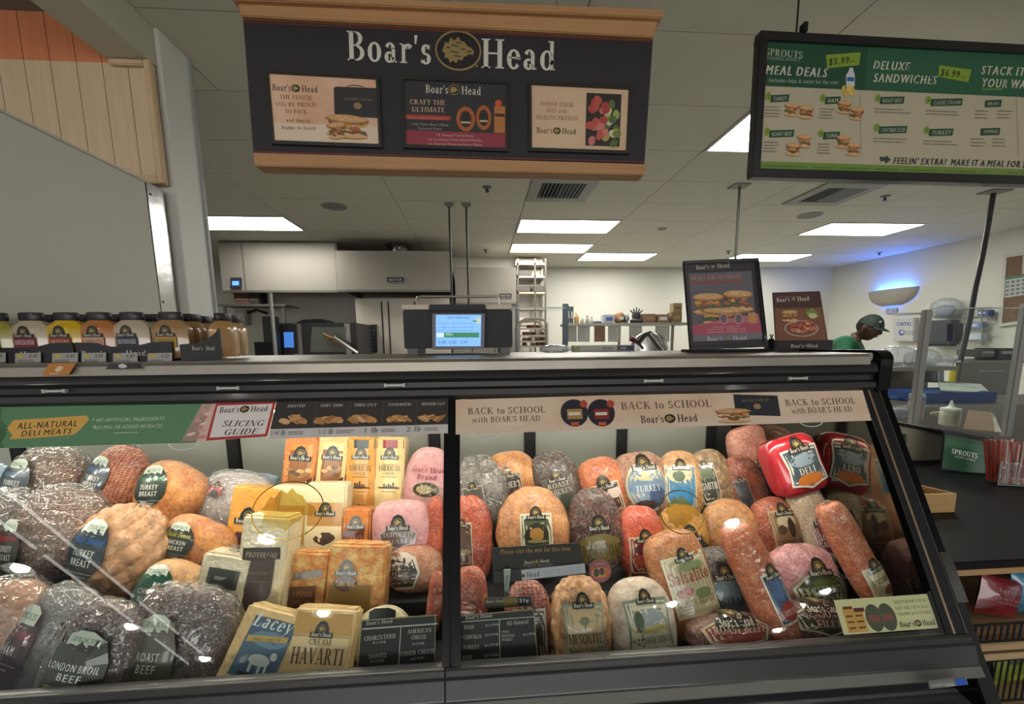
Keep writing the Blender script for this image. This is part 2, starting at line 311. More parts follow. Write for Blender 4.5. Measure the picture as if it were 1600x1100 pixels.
class Print:
    """flat print (ink) on a mapped surface; everything becomes two meshes, artwork and lettering"""
    def __init__(s, mp, parent, gloss=.45, coat=0.): s.mp = mp; s.p = parent; s.A = ([], [], []); s.L = ([], [], []); s.ms = []; s.lay = 0; s.hold = False; s.g = gloss; s.c = coat
    def _m(s, c):
        m = c if not isinstance(c, (str, tuple)) else mat(c, s.g, coat=s.c)
        if m not in s.ms: s.ms.append(m)
        return s.ms.index(m)
    def _put(s, B, vs, fs, c):
        if not s.hold: s.lay += 1
        n = len(B[0]); d = .0003+.00005*s.lay; i = s._m(c)
        for (u, v) in vs: B[0].append(s.mp(u, v, d))
        for f in fs: B[1].append(tuple(q+n for q in f)); B[2].append(i)
    def rect(s, c, u0, v0, u1, v1, n=1, m=1, rot=0):
        vs = [(u0+(u1-u0)*i/n, v0+(v1-v0)*j/m) for j in range(m+1) for i in range(n+1)]
        if rot: vs = s._rot(vs, (u0+u1)/2, (v0+v1)/2, rot)
        s._put(s.A, vs, [(j*(n+1)+i, j*(n+1)+i+1, (j+1)*(n+1)+i+1, (j+1)*(n+1)+i) for j in range(m) for i in range(n)], c)
    def _rot(s, vs, cu, cv, r):
        c, q = math.cos(r), math.sin(r); return [(cu+(a-cu)*c-(b-cv)*q, cv+(a-cu)*q+(b-cv)*c) for a, b in vs]
    def poly(s, c, pts, rings=1, ctr=None):
        n = len(pts)
        if rings == 0:
            fs = tessellate_polygon([[V((a, b, 0)) for a, b in pts]]); s._put(s.A, pts, [tuple(f) for f in fs], c); return
        cu, cv = ctr or (sum(p[0] for p in pts)/n, sum(p[1] for p in pts)/n); vs = [(cu, cv)]; fs = []
        for k in range(1, rings+1): vs += [(cu+(a-cu)*k/rings, cv+(b-cv)*k/rings) for a, b in pts]
        for i in range(n):
            fs.append((0, 1+i, 1+(i+1) % n))
            for k in range(rings-1):
                a = 1+k*n; fs.append((a+i, a+n+i, a+n+(i+1) % n, a+(i+1) % n))
        s._put(s.A, vs, fs, c)
    def ell(s, c, cu, cv, ru, rv, n=20, rings=1, rot=0, jag=0):
        pts = [(cu+ru*math.cos(2*math.pi*i/n)*(1+jag*random.uniform(-1, 1)), cv+rv*math.sin(2*math.pi*i/n)*(1+jag*random.uniform(-1, 1))) for i in range(n)]
        if rot: pts = s._rot(pts, cu, cv, rot)
        s.poly(c, pts, rings, (cu, cv))
    def ring(s, c, cu, cv, ru, rv, w, n=28):
        vs = []; fs = []
        for i in range(n):
            a = 2*math.pi*i/n; vs += [(cu+ru*math.cos(a), cv+rv*math.sin(a)), (cu+(ru-w)*math.cos(a), cv+(rv-w)*math.sin(a))]
        for i in range(n): j = (i+1) % n; fs.append((2*i, 2*j, 2*j+1, 2*i+1))
        s._put(s.A, vs, fs, c)
    def sandwich(s, cu, cv, w, h, rot=0., fill=('8c4a36', '4f6a34', 'b0603c', 'c9a050', '7c3a2c')):
        """a small printed picture of a stacked sandwich"""
        m0 = s.mp; cr, sr = math.cos(rot), math.sin(rot); s.mp = lambda u, v, d: m0(cu+u*cr-v*sr, cv+u*sr+v*cr, d)
        for y, hh, c in ((-.36, .13, 'a97a4c'), (-.33, .1, 'd0ac7c')): s.ell(c, 0, y*h, w*.48, hh*h, 16, 1, 0, .03)
        for k in range(26):
            t = k/26; c = fill[int(t*len(fill)) % len(fill)]; s.ell(c, random.uniform(-.38, .38)*w, (-.24+.42*t+random.uniform(-.04, .04))*h, w*random.uniform(.07, .14), h*random.uniform(.04, .07), 9, 1, random.uniform(-.3, .3), .25)
        s.ell('a06c3e', 0, .27*h, w*.5, .19*h, 18, 1, 0, .03); s.ell('c99c68', 0, .31*h, w*.46, .14*h, 18, 1, 0, .03)
        for k in range(8): s.ell('dcbc90', random.uniform(-.35, .35)*w, random.uniform(.25, .37)*h, w*.05, h*.02, 8)
        s.mp = m0
    def frame(s, c, u0, v0, u1, v1, w):
        for r in ((u0, v0, u1, v0+w), (u0, v1-w, u1, v1), (u0, v0, u0+w, v1), (u1-w, v0, u1, v1)): s.rect(c, *r)
    def text(s, c, t, u, v, h, font='sans', al='c', fit=None, shear=0., bold=0., rot=0., sp=0.):
        vs, fs, w = text2d(t, font, h, shear, bold, sp)
        if not vs: return
        k = fit/w if fit else 1.; w *= k; o = u-w/2 if al == 'c' else u if al == 'l' else u-w
        vs = [(o+a*k, v+b) for a, b in vs]
        if rot: vs = s._rot(vs, u, v, rot)
        s._put(s.L, vs, fs, c)
    def lines(s, c, u, v, w, h, n, gap, al='l'):
        """rows of copy too small to read: broken dashes"""
        s.lay += 1; s.hold = True
        for i in range(n):
            x = u; e = u+w*random.uniform(.75, 1)
            while x < e:
                q = min(random.uniform(.08, .2)*w, e-x); 
                if q > h*.5: s.rect(c, x, v-i*gap, x+q, v-i*gap+h)
                x += q+w*.03
        s.hold = False
    def emblem(s, cu, cv, ru, rv, bg='1a1813', gold='a8915a', rings=1):
        s.ell(gold, cu, cv, ru, rv, 26, rings); s.ell(bg, cu, cv, ru*.93, rv*.9, 26, rings)
        P = [(-.75, .1), (-.66, .42), (-.5, .36), (-.38, .66), (-.2, .5), (0, .72), (.12, .5), (.3, .46), (.45, .26), (.66, .16), (.8, -.02), (.74, -.2), (.5, -.16), (.42, -.3), (.3, -.28), (.2, -.5), (0, -.46), (-.12, -.66), (-.28, -.52), (-.42, -.66), (-.52, -.4), (-.7, -.42), (-.66, -.15), (-.82, -.1)]
        s.poly(gold, [(cu+a*ru*.86, cv+b*rv*.95) for a, b in P], rings, (cu-.1*ru, cv))
        for a, b, l in ((-.3, .2, .3), (-.1, .35, .25), (-.35, -.1, .35), (-.2, -.3, .3), (.1, .05, .2), (-.5, .1, .15), (.35, -.05, .25)):
            s.rect(bg, cu+a*ru, cv+b*rv, cu+(a+l)*ru, cv+(b+.05)*rv, rot=.5*a)
    def logo(s, c, cu, cv, w, gold='a8915a', bg='1a1813', rings=1):
        """the two-word mark with its oval between, w wide in all, letters w*.12 tall"""
        h = w*.135
        s.text(c, "Boar's", cu-w*.5, cv-h*.5, h, 'serif', 'l', w*.41); s.text(c, 'Head', cu+w*.14, cv-h*.5, h, 'serif', 'l', w*.36)
        s.emblem(cu+w*.01, cv, w*.1, h*.62, bg, gold, rings)
    def flush(s, an='artwork', ln='lettering'):
        for B, nm in ((s.A, an), (s.L, ln)):
            if B[0]:
                b = MB(); b.v = [V(p) for p in B[0]]; b.f = B[1]; b.mi = B[2]
                # keep only used slots
                us = sorted(set(b.mi)); b.mi = [us.index(i) for i in b.mi]
                b.build(nm, [s.ms[i] for i in us], s.p)
class Fr:
    """a flat board given by its four corners tl, tr, br, bl; u, v in metres from bottom-left, d towards the viewer"""
    def __init__(s, tl, tr, br, bl):
        s.c = [V(p) for p in (tl, tr, br, bl)]; tl, tr, br, bl = s.c
        s.w = ((tr-tl).length+(br-bl).length)/2; s.h = ((tl-bl).length+(tr-br).length)/2
        s.n = ((br-bl)+(tr-tl)).cross((tl-bl)+(tr-br)).normalized()
    def __call__(s, u, v, d=0):
        a, b = u/s.w, v/s.h; tl, tr, br, bl = s.c
        return bl*(1-a)*(1-b)+br*a*(1-b)+tl*(1-a)*b+tr*a*b+s.n*d
    def slab(s, mb, u0, v0, u1, v1, d0, d1):
        mb.hexa([s(u0, v0, d1), s(u1, v0, d1), s(u1, v1, d1), s(u0, v1, d1), s(u0, v0, d0), s(u1, v0, d0), s(u1, v1, d0), s(u0, v1, d0)]); return mb
    def border(s, mb, w, d0, d1):
        for r in ((0, 0, s.w, w), (0, s.h-w, s.w, s.h), (0, w, w, s.h-w), (s.w-w, w, s.w, s.h-w)): s.slab(mb, *r, d0, d1)
        return mb
def frY(pts, Y): return Fr(*[at(x, y, Y=Y) for x, y in pts])
# ------------------------------------------------------------------ the setting
def S(name, mb, m, parent=None, **k):
    return mb.build(name, m, parent, kind=None if parent is not None else 'structure', **k)
CW = mat('b3b2aa', .7); WALLM = mat('bdbcb0', .55, bump=(3, .02)); FRP = mat('dad9d2', .5, bump=(90, .12))
S('floor', MB().box(-7, 9, -9, 9.2, -.1, 0), mat('9a978f', .4, c2='a6a299', vs=3))
ceil = S('ceiling', MB().box(-7, 8, .0, 9.2, 2.9, 2.98), mat('7a7a74', .8))
# openings above the left zone are higher, so the slab starts at the beam there
gx = [-6.9, -5.76, -4.54, -3.34, -2.12, -.8, .5, 1.72, 2.94, 4.33, 5.6, 6.82, 7.05]
gy = [.02+0.0, .34, .95, 1.56, 2.17, 2.78, 3.39, 4.0, 4.61, 5.22, 5.83, 6.44, 7.05, 7.68, 8.29, 8.36]
lights = {(6, 9), (6, 11), (7, 12), (3, 9), (9, 9), (9, 12), (7, 5)}
vents = {(6, 7), (8, 7)}
tile_m = mat('c6c4b6', .75, bump=(120, .05))
for i in range(len(gx)-1):
    for j in range(len(gy)-1):
        if (i, j) in lights or gx[i+1] <= -1.4 and gy[j] < 2.2: continue
        a = max(gx[i], -1.43) if gy[j] < 2.2 else gx[i]
        if a >= gx[i+1]: continue
        S('ceiling_tile', MB().box(a+.003, gx[i+1]-.003, gy[j]+.003, gy[j+1]-.003, 2.88, 2.899), tile_m, ceil)
for i in range(5): S('ceiling_tile', MB().box(gx[i]+.003, min(gx[i+1], -1.43)-.003, 2.503, 2.777, 2.88, 2.899), tile_m, ceil)
lightM = mat('fffdf6', .5, emit=PANEL_E)
names = {(6, 9): 'nearest lit ceiling panel left of centre, above the steel rack', (6, 11): 'lit ceiling panel directly behind the nearest middle one', (7, 12): 'lit ceiling panel farthest back, just left of the standing poster',
 (3, 9): 'lit ceiling panel at far left beside the white post', (9, 9): 'lit ceiling panel at right below the menu board', (9, 12): 'lit ceiling panel peeking out behind the standing poster', (7, 5): 'lit ceiling panel mostly hidden behind the menu board'}
for (i, j) in sorted(lights):
    t = thing('ceiling_light', names[(i, j)], 'ceiling light', ((gx[i]+gx[i+1])/2, (gy[j]+gy[j+1])/2, 2.87), group='flat kitchen ceiling panels')
    x0, x1, y0, y1 = gx[i]+.006, gx[i+1]-.006, gy[j]+.006, gy[j+1]-.006
    b = MB()
    for q in ((x0, x1, y0, y0+.02), (x0, x1, y1-.02, y1), (x0, x0+.02, y0+.02, y1-.02), (x1-.02, x1, y0+.02, y1-.02)): b.box(*q, 2.872, 2.899)
    b.build('frame', WHITE, t); MB().box(x0+.02, x1-.02, y0+.02, y1-.02, 2.876, 2.895).build('diffuser', lightM, t)
S('wall_back', MB().box(.6, 7.2, 8.36, 8.5, 0, 2.9), WALLM)
S('wall_inner', MB().box(-7, 1.0, 7.5, 7.6, 0, 2.9), WALLM)
S('wall_right', MB().box(7.05, 7.2, 2.6, 8.36, 0, 2.9), WALLM)
S('wall_left', MB().box(-7, -6.9, .5, 7.5, 0, 3.6), WALLM)
# sales-floor side, behind the viewer: dark far walls and open dark ceiling
DARK = mat('4d4c49', .8)
S('wall_store', MB().box(-9, 11, -9.2, -9.1, 0, 4.6), mat('77756e', .8)); S('ceiling_store', MB().box(-9, 11, -9.1, -.4, 4.5, 4.6), DARK)
# white partition at left with a stainless end
S('wall_partition', MB().box(-1.53, -1.45, 1.30, 2.12, 1.411, 2.172).box(-1.53, -1.45, 2.12, 2.14, 0, 2.172), mat('c4c2b6', .62))
S('trim_partition_top', MB().box(-1.535, -1.444, 1.30, 2.14, 2.172, 2.18), mat('b5b6ac', .4))
t = thing('corner_guard', 'tall polished steel corner guard on the end of the white partition', 'corner guard', (-1.49, 2.17, 0))
MB().box(-1.54, -1.447, 2.142, 2.25, 0, 2.178).build('plate', mat('9b9a97', .22, 1., bump=(4, .5)), t, bevel=.003)
for z in (1.66, 2.13): MB().tube([(-1.449, 2.165, z), (-1.441, 2.165, z)], .005, 10).build('screw', CHROME, t)
S('wall_post', MB().box(-1.62, -1.415, 2.285, 2.50, 0, 2.88), FRP, bevel=.004)
b = MB(); b.box(-1.418, -1.404, 2.49, 2.506, 0, 2.88); S('trim_post', b, mat('9ba09e', .4))
# beam, planked decor wall
BEAM = mat('bdbbaa', .7)
S('ceiling_beam', MB().box(-1.61, -1.43, .3, 2.285, 2.715, 3.6), BEAM)
S('ceiling_upper', MB().box(-7, -1.43, .3, 2.4, 3.6, 3.7), BEAM)
ww = S('wall_decor', MB().box(-6.5, -1.6, 2.262, 2.29, 2.1, 3.6), mat('8a735a', .8))
WOOD = mat('cdb493', .6, c2='d6be9e', vs=6, stretch=(9, 9, .6)); ORG = mat('cf7c52', .6, c2='d6865c', vs=6, stretch=(9, 9, .6)); WOODT = mat('c6ab88', .55, c2='d0b592', vs=8)
for k in range(36):
    x1 = -1.43-.107*k; x0 = x1-.104; b = MB()
    b.box(x0, x1, 2.25, 2.262, 2.2, 2.707); b.m = 1
    if x0 < -1.6: b.box(x0, min(x1, -1.6), 2.25, 2.262, 2.707, 3.6)
    S('plank', b, [WOOD, ORG], ww)
b = MB(); b.box(-1.455, -1.425, 2.225, 2.25, 2.2, 2.715).box(-1.65, -1.455, 2.225, 2.25, 2.2, 2.235).box(-1.6, -1.455, 2.225, 2.25, 2.69, 2.713); S('trim_decor', b, WOODT, bevel=.004)

# ------------------------------------------------------------------ ceiling fittings
def vent(cx, cy, label):
    t = thing('ceiling_vent', label, 'air vent', (cx, cy, 2.86), group='ceiling air vents')
    b = MB(); 
    for q in ((cx-.3, cx+.3, cy-.3, cy-.2), (cx-.3, cx+.3, cy+.2, cy+.3), (cx-.3, cx-.2, cy-.2, cy+.2), (cx+.2, cx+.3, cy-.2, cy+.2)): b.box(*q, 2.864, 2.879)
    b.build('frame', mat('8f908b', .5), t); MB().box(cx-.2, cx+.2, cy-.2, cy+.2, 2.8785, 2.8795).build('backing', mat('24262a', .8), t)
    for k in range(11):
        x = cx-.18+.036*k; T = Matrix.Translation((x, cy, 2.868)) @ Matrix.Rotation(.7 if k < 5 else -.7, 4, 'Y')
        MB(T).box(-.002, .002, -.2, .2, -.008, .008).build('slat', mat('83858a', .4), t)
vent(.80, 4.25, 'square louvred ceiling vent just below the hanging deli banner'); vent(3.5, 4.25, 'square louvred ceiling vent under the green menu board')
for cx, cy, lb in ((.108, 4.213, 'sprinkler head left of the louvred vent under the banner'), (.14, 6.87, 'small sprinkler head above the wide steel oven canopy, left of the lit panels'), (4.09, 4.28, 'sprinkler head right of the vent under the menu board'), (6.6, 6.9, 'sprinkler head on the ceiling above the blue glowing wall lamp'), (3.99, 6.86, 'sprinkler head on the ceiling above the standing sandwich poster')):
    t = thing('sprinkler_head', lb, 'sprinkler', (cx, cy, 2.84), group='ceiling sprinklers')
    MB().lathe([(.045, 2.879), (.04, 2.872), (.012, 2.866)], (cx, cy, 0)).build('plate', mat('6a6b68', .5), t)
    MB().lathe([(.01, 2.87), (.012, 2.85), (.02, 2.838), (.022, 2.835)], (cx, cy, 0), 10).build('nozzle', mat('55534e', .4, .8), t)
for cx, cy, lb in ((-1.457, 4.84, 'flush round ceiling speaker near the white post'), (3.82, 4.94, 'flush round ceiling speaker between menu vent and lit panel'), (2.35, 5.57, 'small flush round ceiling disc right of the nearest lit panel')):
    r = .13 if cy < 5 else .06
    t = thing('ceiling_speaker', lb, 'speaker', (cx, cy, 2.86), group='round ceiling discs')
    MB().lathe([(r, 2.879), (r, 2.874), (r*.88, 2.870), (r*.86, 2.875)], (cx, cy, 0), 28).build('rim', mat('8c8d88', .5), t)
    MB().lathe([(r*.85, 2.879), (r*.85, 2.8735)], (cx, cy, 0), 28).build('grille', mat('7c7d78', .7), t)
RODM = mat('3c3b38', .5)
for px, lab in ((-.27, 'dark ceiling rod hanging at left above the counter scale'), (-.095, 'dark ceiling rod hanging just right of its twin above the scale')):
    t = thing('hanging_rod', lab, 'rod', (px, 4.7, 2.88), group='thin hanging rods')
    MB().box(px-.045, px+.045, 4.66, 4.74, 2.862, 2.879).box(px-.02, px+.02, 4.68, 4.72, 2.84, 2.862).build('bracket', mat('77756f', .5), t)
    MB().tube([(px, 4.7, 2.84), (px, 4.7, 1.42)], .011, 8).build('rod', RODM, t)
t = thing('power_drop', 'dark straight power conduit dropping from ceiling behind the standing poster', 'cable', (2.44, 4.07, 2.88))
MB().box(2.36, 2.51, 4.0, 4.14, 2.868, 2.879).build('bracket', mat('77756f', .5), t); MB().tube([(2.44, 4.07, 2.868), (2.44, 4.07, 1.3)], .012, 8).build('conduit', RODM, t)
t = thing('power_drop', 'black flexible power cord swinging down at far right by the sneeze guard', 'cable', (5.06, 4.1, 2.88))
MB().box(4.95, 5.17, 4.03, 4.17, 2.868, 2.879).build('bracket', mat('77756f', .5), t)
pts = [at(x, y, Y=yy) for x, y, yy in ((1552, 303, 4.1), (1544, 350, 4.05), (1535, 400, 4.0), (1524, 450, 3.9), (1515, 500, 3.8), (1506, 540, 3.7), (1498, 572, 3.6))]
MB().tube(pts, .022, 8).build('cord', mat('2b2b2d', .5), t)
pts = [at(x, y, Y=3.6) for x, y in ((1498, 565), (1504, 580), (1508, 600), (1512, 625))]; MB().tube(pts, .02, 8).build('cord_tail', mat('2b2b2d', .5), t)
MB().tube([at(1493, 572, Y=3.58), at(1491, 597, Y=3.58)], .033, 12, r2=.04).build('plug', mat('b8a629', .5), t)

# ------------------------------------------------------------------ store lamps behind the viewer (seen only mirrored in the glass)
lampM = mat('fffdf6', .5, emit=STRIP_E*12)
proto = None; kids = None
for k, (x, y, z) in enumerate(((-6.19, -3.54, 3.6), (-5.8, -5.5, 3.6), (-5.3, -7.06, 3.6), (3.48, -5.82, 3.6), (6.28, -7.42, 3.6), (6.4, -5.64, 3.6), (3.63, -3.2, 3.6), (-2.87, -3.1, 3.6), (-2.71, -5.41, 3.6))):
    if proto is None:
        proto = thing('dome_lamp', 'white dome pendant behind the viewer, mirrored at the far left of the glass', 'lamp', (x, y, z+.2), group='dome pendants behind the viewer')
        MB().lathe([(.03, .2), (.1, .17), (.17, .08), (.19, 0), (.18, 0), (.15, .07), (.03, .15)], (x, y, z), 20).build('shade', mat('d0d0cc', .4), proto, smooth=True)
        MB().lathe([(.05, .1), (.1, .05), (.1, .01), (.05, -.02)], (x, y, z), 16).build('bulb', lampM, proto, smooth=True)
        MB().tube([(x, y, z+.19), (x, y, 4.5)], .008, 6).build('cord', BLACKM, proto)
        kids = {o.name: children(o) for o in [proto]+children(proto)}
    else:
        c = copy_tree(proto, None, kids); c.location = (x, y, z+.2); c['label'] = 'white dome pendant behind the viewer, mirrored ' + ('', 'low on the left glass amid the bagged meats', 'beside the roast beef label', 'on the curly lettered turkey', 'low on the long front sausage', 'on the corned beef', 'on the round light brown turkey', 'inside the left gold oval', 'on the cream havarti block')[k]
for dx, lb in ((0, 'long strip light at left over the aisle behind the viewer, outer one'), (.45, 'long strip light at left over the aisle behind the viewer, inner one')):
    t = thing('strip_light', lb, 'strip light', (-5.7+dx, -4.6, 3.65), group='aisle strip lights')
    MB().box(-5.76+dx, -5.64+dx, -7.4, -1.8, 3.64, 3.7).build('housing', WHITE, t)
    for k in range(4): MB().box(-5.709+dx, -5.697+dx, -7.3+1.4*k, -6.05+1.4*k, 3.61, 3.638).build('tube', mat('fffdf6', .5, emit=STRIP_E*.6), t)

# ------------------------------------------------------------------ the deli case
GY0, GZ0, GY1, GZ1 = .967, .67, 1.30, 1.29     # glass bottom / top edge
def G(X, t, d=0):  # t 0 at the bottom, 1 at the top; d towards the viewer
    n = V((0, -.615, .33)).normalized(); return V((X, GY0+(GY1-GY0)*t, GZ0+(GZ1-GZ0)*t)) + n*d
case = thing('deli_case', 'long black refrigerated glass-front service case with a steel top', 'display case', (0, 1.5, 0))
XL, XR = -2.60, 1.235
b = MB(); b.box(XL, 1.263, 1.30, 2.12, 1.385, 1.41); b.build('worktop', STEEL, case, bevel=.004)
prof = [(1.30, 1.409), (1.29, 1.408), (1.283, 1.40), (1.281, 1.375), (1.30, 1.372)]
MB().prism([(XL, y, z) for y, z in prof], (XR-XL, 0, 0)).build('worktop_edge', STEEL, case)
# black canopy under the edge: rounded body with a recessed band
prof = [(1.30, 1.385), (1.289, 1.372), (1.284, 1.352), (1.298, 1.34), (1.298, 1.325), (1.288, 1.318), (1.285, 1.302), (1.297, 1.288), (1.36, 1.288), (1.36, 1.385)]
MB().prism([(XL, y, z) for y, z in prof], (1.267-XL, 0, 0)).build('canopy', mat('1c1c1e', .4, coat=.15), case, smooth=True)
for px in (85, 357, 617, 1020, 1245):
    p = at(px, 600, Y=1.292)
    b = MB(); b.box(p.x-.027, p.x+.027, 1.286, 1.297, 1.331, 1.337); b.box(p.x-.03, p.x-.024, 1.285, 1.297, 1.329, 1.339).box(p.x+.024, p.x+.03, 1.285, 1.297, 1.329, 1.339)
    b.build('shelf_clip', mat('b9b8b2', .35), case)
# body below, interior
b = MB(); b.box(XL, 1.263, 1.0, 2.12, .08, .48); b.build('base', BLACK, case)
INT = mat('3f4140', .45)
MB().box(XL, 1.263, 2.05, 2.12, .48, 1.385).build('back_frame', INT, case)
MB().box(XL, 1.263, 1.0, 2.05, .48, .50).build('deck', mat('202123', .4), case)
MB().box(XL, 1.263, 1.30, 1.58, .50, .635).build('step', mat('1c1d1f', .4), case)
MB().box(XL, 1.263, 1.58, 2.05, .50, .765).build('step', mat('1c1d1f', .4), case)
MB().box(XL-.05, XL, .97, 2.12, .05, 1.39).build('end_panel', BLACK, case)
RP = mat('8d918b', .3, coat=.3)
for k in range(8):
    x0 = XL+.10+k*.456; b = MB(); b.box(x0+.03, x0+.43, 2.035, 2.049, .78, 1.36); b.build('sliding_door', RP, case)
    MB().box(x0+.43, x0+.478, 2.02, 2.049, .78, 1.36).build('door_stile', BLACKM, case)
# ceiling inside with led rail
MB().box(XL, 1.263, 1.36, 2.05, 1.36, 1.384).build('inner_roof', mat('8b8d88', .4), case)
for x0, x1 in ((-1.42, -.13), (XL+.03, -1.5), (-.04, XR-.03)):
    hb = MB().box(x0, x1, 1.325, 1.35, 1.262, 1.287).build('led_rail', mat('7a7a78', .4), case)
    MB(Matrix.Translation((0, 1.3375, 1.258)) @ Matrix.Rotation(0, 4, 'X')).box(x0+.01, x1-.01, -.009, .009, -.003, .003).build('led_strip', mat('fff4e2', .5, emit=85.), hb)
    MB().box(x0, x1, 1.93, 1.96, 1.335, 1.359).build('rear_led', mat('fff4e2', .5, emit=22.), case)
# glass lids
for nm, x0, x1 in (('lid_glass', XL+.01, -1.47), ('lid_glass', -1.45, -.092), ('lid_glass', -.078, XR-.004)):
    b = MB(); b.hexa([G(x0, 0, .003), G(x1, 0, .003), G(x1, 1, .003), G(x0, 1, .003), G(x0, 0, -.003), G(x1, 0, -.003), G(x1, 1, -.003), G(x0, 1, -.003)])
    b.f = b.f[:1]; b.mi = b.mi[:1]; b.build(nm, GLASS, case)
def gbar(x0, x1, t0, t1, d0, d1, nm, m, **k):
    return MB().hexa([G(x0, t0, d1), G(x1, t0, d1), G(x1, t1, d1), G(x0, t1, d1), G(x0, t0, d0), G(x1, t0, d0), G(x1, t1, d0), G(x0, t1, d0)]).build(nm, m, case, **k)
gbar(-.106, -.088, -.0, 1.01, -.02, .004, 'mullion', BLACK); gbar(-.082, -.060, -.0, 1.01, -.02, .004, 'mullion', BLACK)
gbar(-.088, -.082, 0, 1.0, -.02, -.004, 'mullion_seal', BLACKM); gbar(-1.48, -1.44, 0, 1.01, -.02, .004, 'mullion', BLACK)
MB().prism([(1.263, y, z) for y, z in ((2.04, .505), (2.04, 1.355), (1.33, 1.355), (1.30, 1.265), (1.0, .70), (1.01, .505))], (.0035, 0, 0)).build('end_mirror', mat('6a665e', .06, 1.), case)
gbar(XR-.006, 1.267, -.0, 1.02, -.02, .003, 'mullion', BLACK); gbar(XR-.006, XR+.012, 0, 1, -.02, .005, 'trim_and_glint', BLACKM); gbar(XR+.012, XR+.018, 0, 1, .0, .007, 'trim_and_glint', mat('8a735a', .3, coat=.6)); gbar(XR+.018, XR+.05, 0, 1.0, -.0, .006, 'trim_and_glint', BLACKM); gbar(XR+.050, XR+.052, 0, 1.0, -.0, .0065, 'trim_and_glint', mat('5a5652', .25, coat=.6))  # black frame trim; the tan line is a thin reflection put into colour
# right end panel: slanted outline with rounded nose
def arc(cy, cz, r, a0, a1, n=8): return [(cy+r*math.cos(math.radians(a0+(a1-a0)*i/n)), cz+r*math.sin(math.radians(a0+(a1-a0)*i/n))) for i in range(n+1)]
prof = [(2.12, .05), (2.12, 1.418)]+arc(1.318, 1.383, .036, 90, 190)+[(1.284, 1.30), (1.294, 1.285), (.9635, .67), (.888, .53), (.818, .40), (.87, .05)]
MB().prism([(1.267, y, z) for y, z in prof], (.051, 0, 0)).build('end_panel', GLOSSB, case, bevel=.004)
n_ = V((0, -.615, .33)).normalized()
def gp(x, z, d): return V((x, GY0+(GY1-GY0)*(z-GZ0)/(GZ1-GZ0), z))+n_*d
MB().hexa([gp(1.288, .735, .009), gp(1.320, .735, .009), gp(1.320, .85, .009), gp(1.288, .85, .009), gp(1.288, .735, .002), gp(1.320, .735, .002), gp(1.320, .85, .002), gp(1.288, .85, .002)]).build('joint_plate', mat('34342f', .2, coat=.8, bump=(200, .1)), case)
# bottom rail (bumper) in two lengths
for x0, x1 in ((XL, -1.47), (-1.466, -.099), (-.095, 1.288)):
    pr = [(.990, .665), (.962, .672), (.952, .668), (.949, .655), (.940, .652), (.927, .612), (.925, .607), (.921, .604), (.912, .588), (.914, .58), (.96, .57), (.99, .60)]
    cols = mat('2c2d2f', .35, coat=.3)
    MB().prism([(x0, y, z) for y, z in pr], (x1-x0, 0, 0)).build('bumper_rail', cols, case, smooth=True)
    MB().prism([(x0, y, z) for y, z in ((.9225, .6065), (.9085, .5865), (.9095, .584), (.925, .60))], (x1-x0, 0, 0)).build('rail_pale_strip', mat('5d5e58', .4), case)  # paler strip along the lower edge of the rail
prof = [(.985, .575), (.975, .52), (.905, .505), (.895, .49), (.94, .08), (1.0, .08), (1.0, .575)]
MB().prism([(XL, y, z) for y, z in prof], (1.29-XL, 0, 0)).build('lower_panel', mat('3a3b40', .5), case)
f = Fr(*[onplane(x, y, V((0, .895, .49)), V((0, -1, -.11)).normalized()) for x, y in ((1449, 1064), (1507, 1057), (1511, 1068), (1451, 1075))])
bd = f.slab(MB(), 0, 0, f.w, f.h, 0, .003).build('maker_badge', mat('8d8f8c', .3, .6), case)
q = Print(lambda u, v, d: f(u, v, d+.003), bd); q.rect('2456b8', f.w*.7, .0005, f.w*.98, f.h-.0005); q.text('e8e8e8', 'hillphoenix', f.w*.36, f.h*.3, f.h*.38, fit=f.w*.6, bold=.02); q.rect('e8e8e8', f.w*.4, f.h*.12, f.w*.66, f.h*.2); q.flush()
# inner price rail of the step
MB().box(-.06, XR-.01, 1.275, 1.30, .60, .64).build('price_rail', mat('2c2d30', .35, coat=.3), case)

def posterG(pts, name, label, group=None):
    P = G(0, .9, .004); N = V((0, -.615, .33)).normalized()
    f = Fr(*[onplane(x, y, P, N) for x, y in pts])
    t = thing(name, label, 'poster', f(f.w/2, 0, 0), group=group)
    f.slab(MB(), 0, 0, f.w, f.h, -.0005, .001).build('card', mat('d8c9b4', .5), t)
    return f, t, Print(lambda u, v, d: f(u, v, d+.001), t)
# ------------------------------------------------------------------ header posters on the glass
f, t, p = posterG([(-60, 637), (332, 631), (306, 692), (-60, 702)], 'header_poster', 'green printed strip for all-natural deli meats along the top of the left glass')
# map pixel positions on the strip to u, v
def uvof(f, P, N):
    def g(x, y):
        q = onplane(x, y, P, N); a = q-f.c[3]; ex = (f.c[2]-f.c[3]).normalized(); ey = (f.c[0]-f.c[3]); ey = (ey-ex*ey.dot(ex)).normalized()
        return a.dot(ex), a.dot(ey)
    return g
PG = G(0, .9, .005); NG = V((0, -.615, .33)).normalized()
uv = uvof(f, PG, NG)
H = f.h
p.rect('5d8a66', 0, 0, f.w, H); p.poly('3f7147', [uv(-60, 637), uv(27, 636), uv(18, 655), uv(30, 668), uv(5, 680), uv(12, 700), uv(-60, 702)], 1)
p.poly('39643f', [uv(-60, 655), uv(6, 662), uv(22, 676), uv(10, 690), uv(-60, 690)], 1); p.poly('c9d6c0', [uv(-2, 662), uv(4, 664), uv(-2, 672)], 1)
p.poly('dcab57', [uv(38, 655), uv(150, 647), uv(154, 653), uv(140, 668), uv(128, 678), uv(60, 684), uv(22, 686), uv(30, 680), uv(24, 668)], 1)
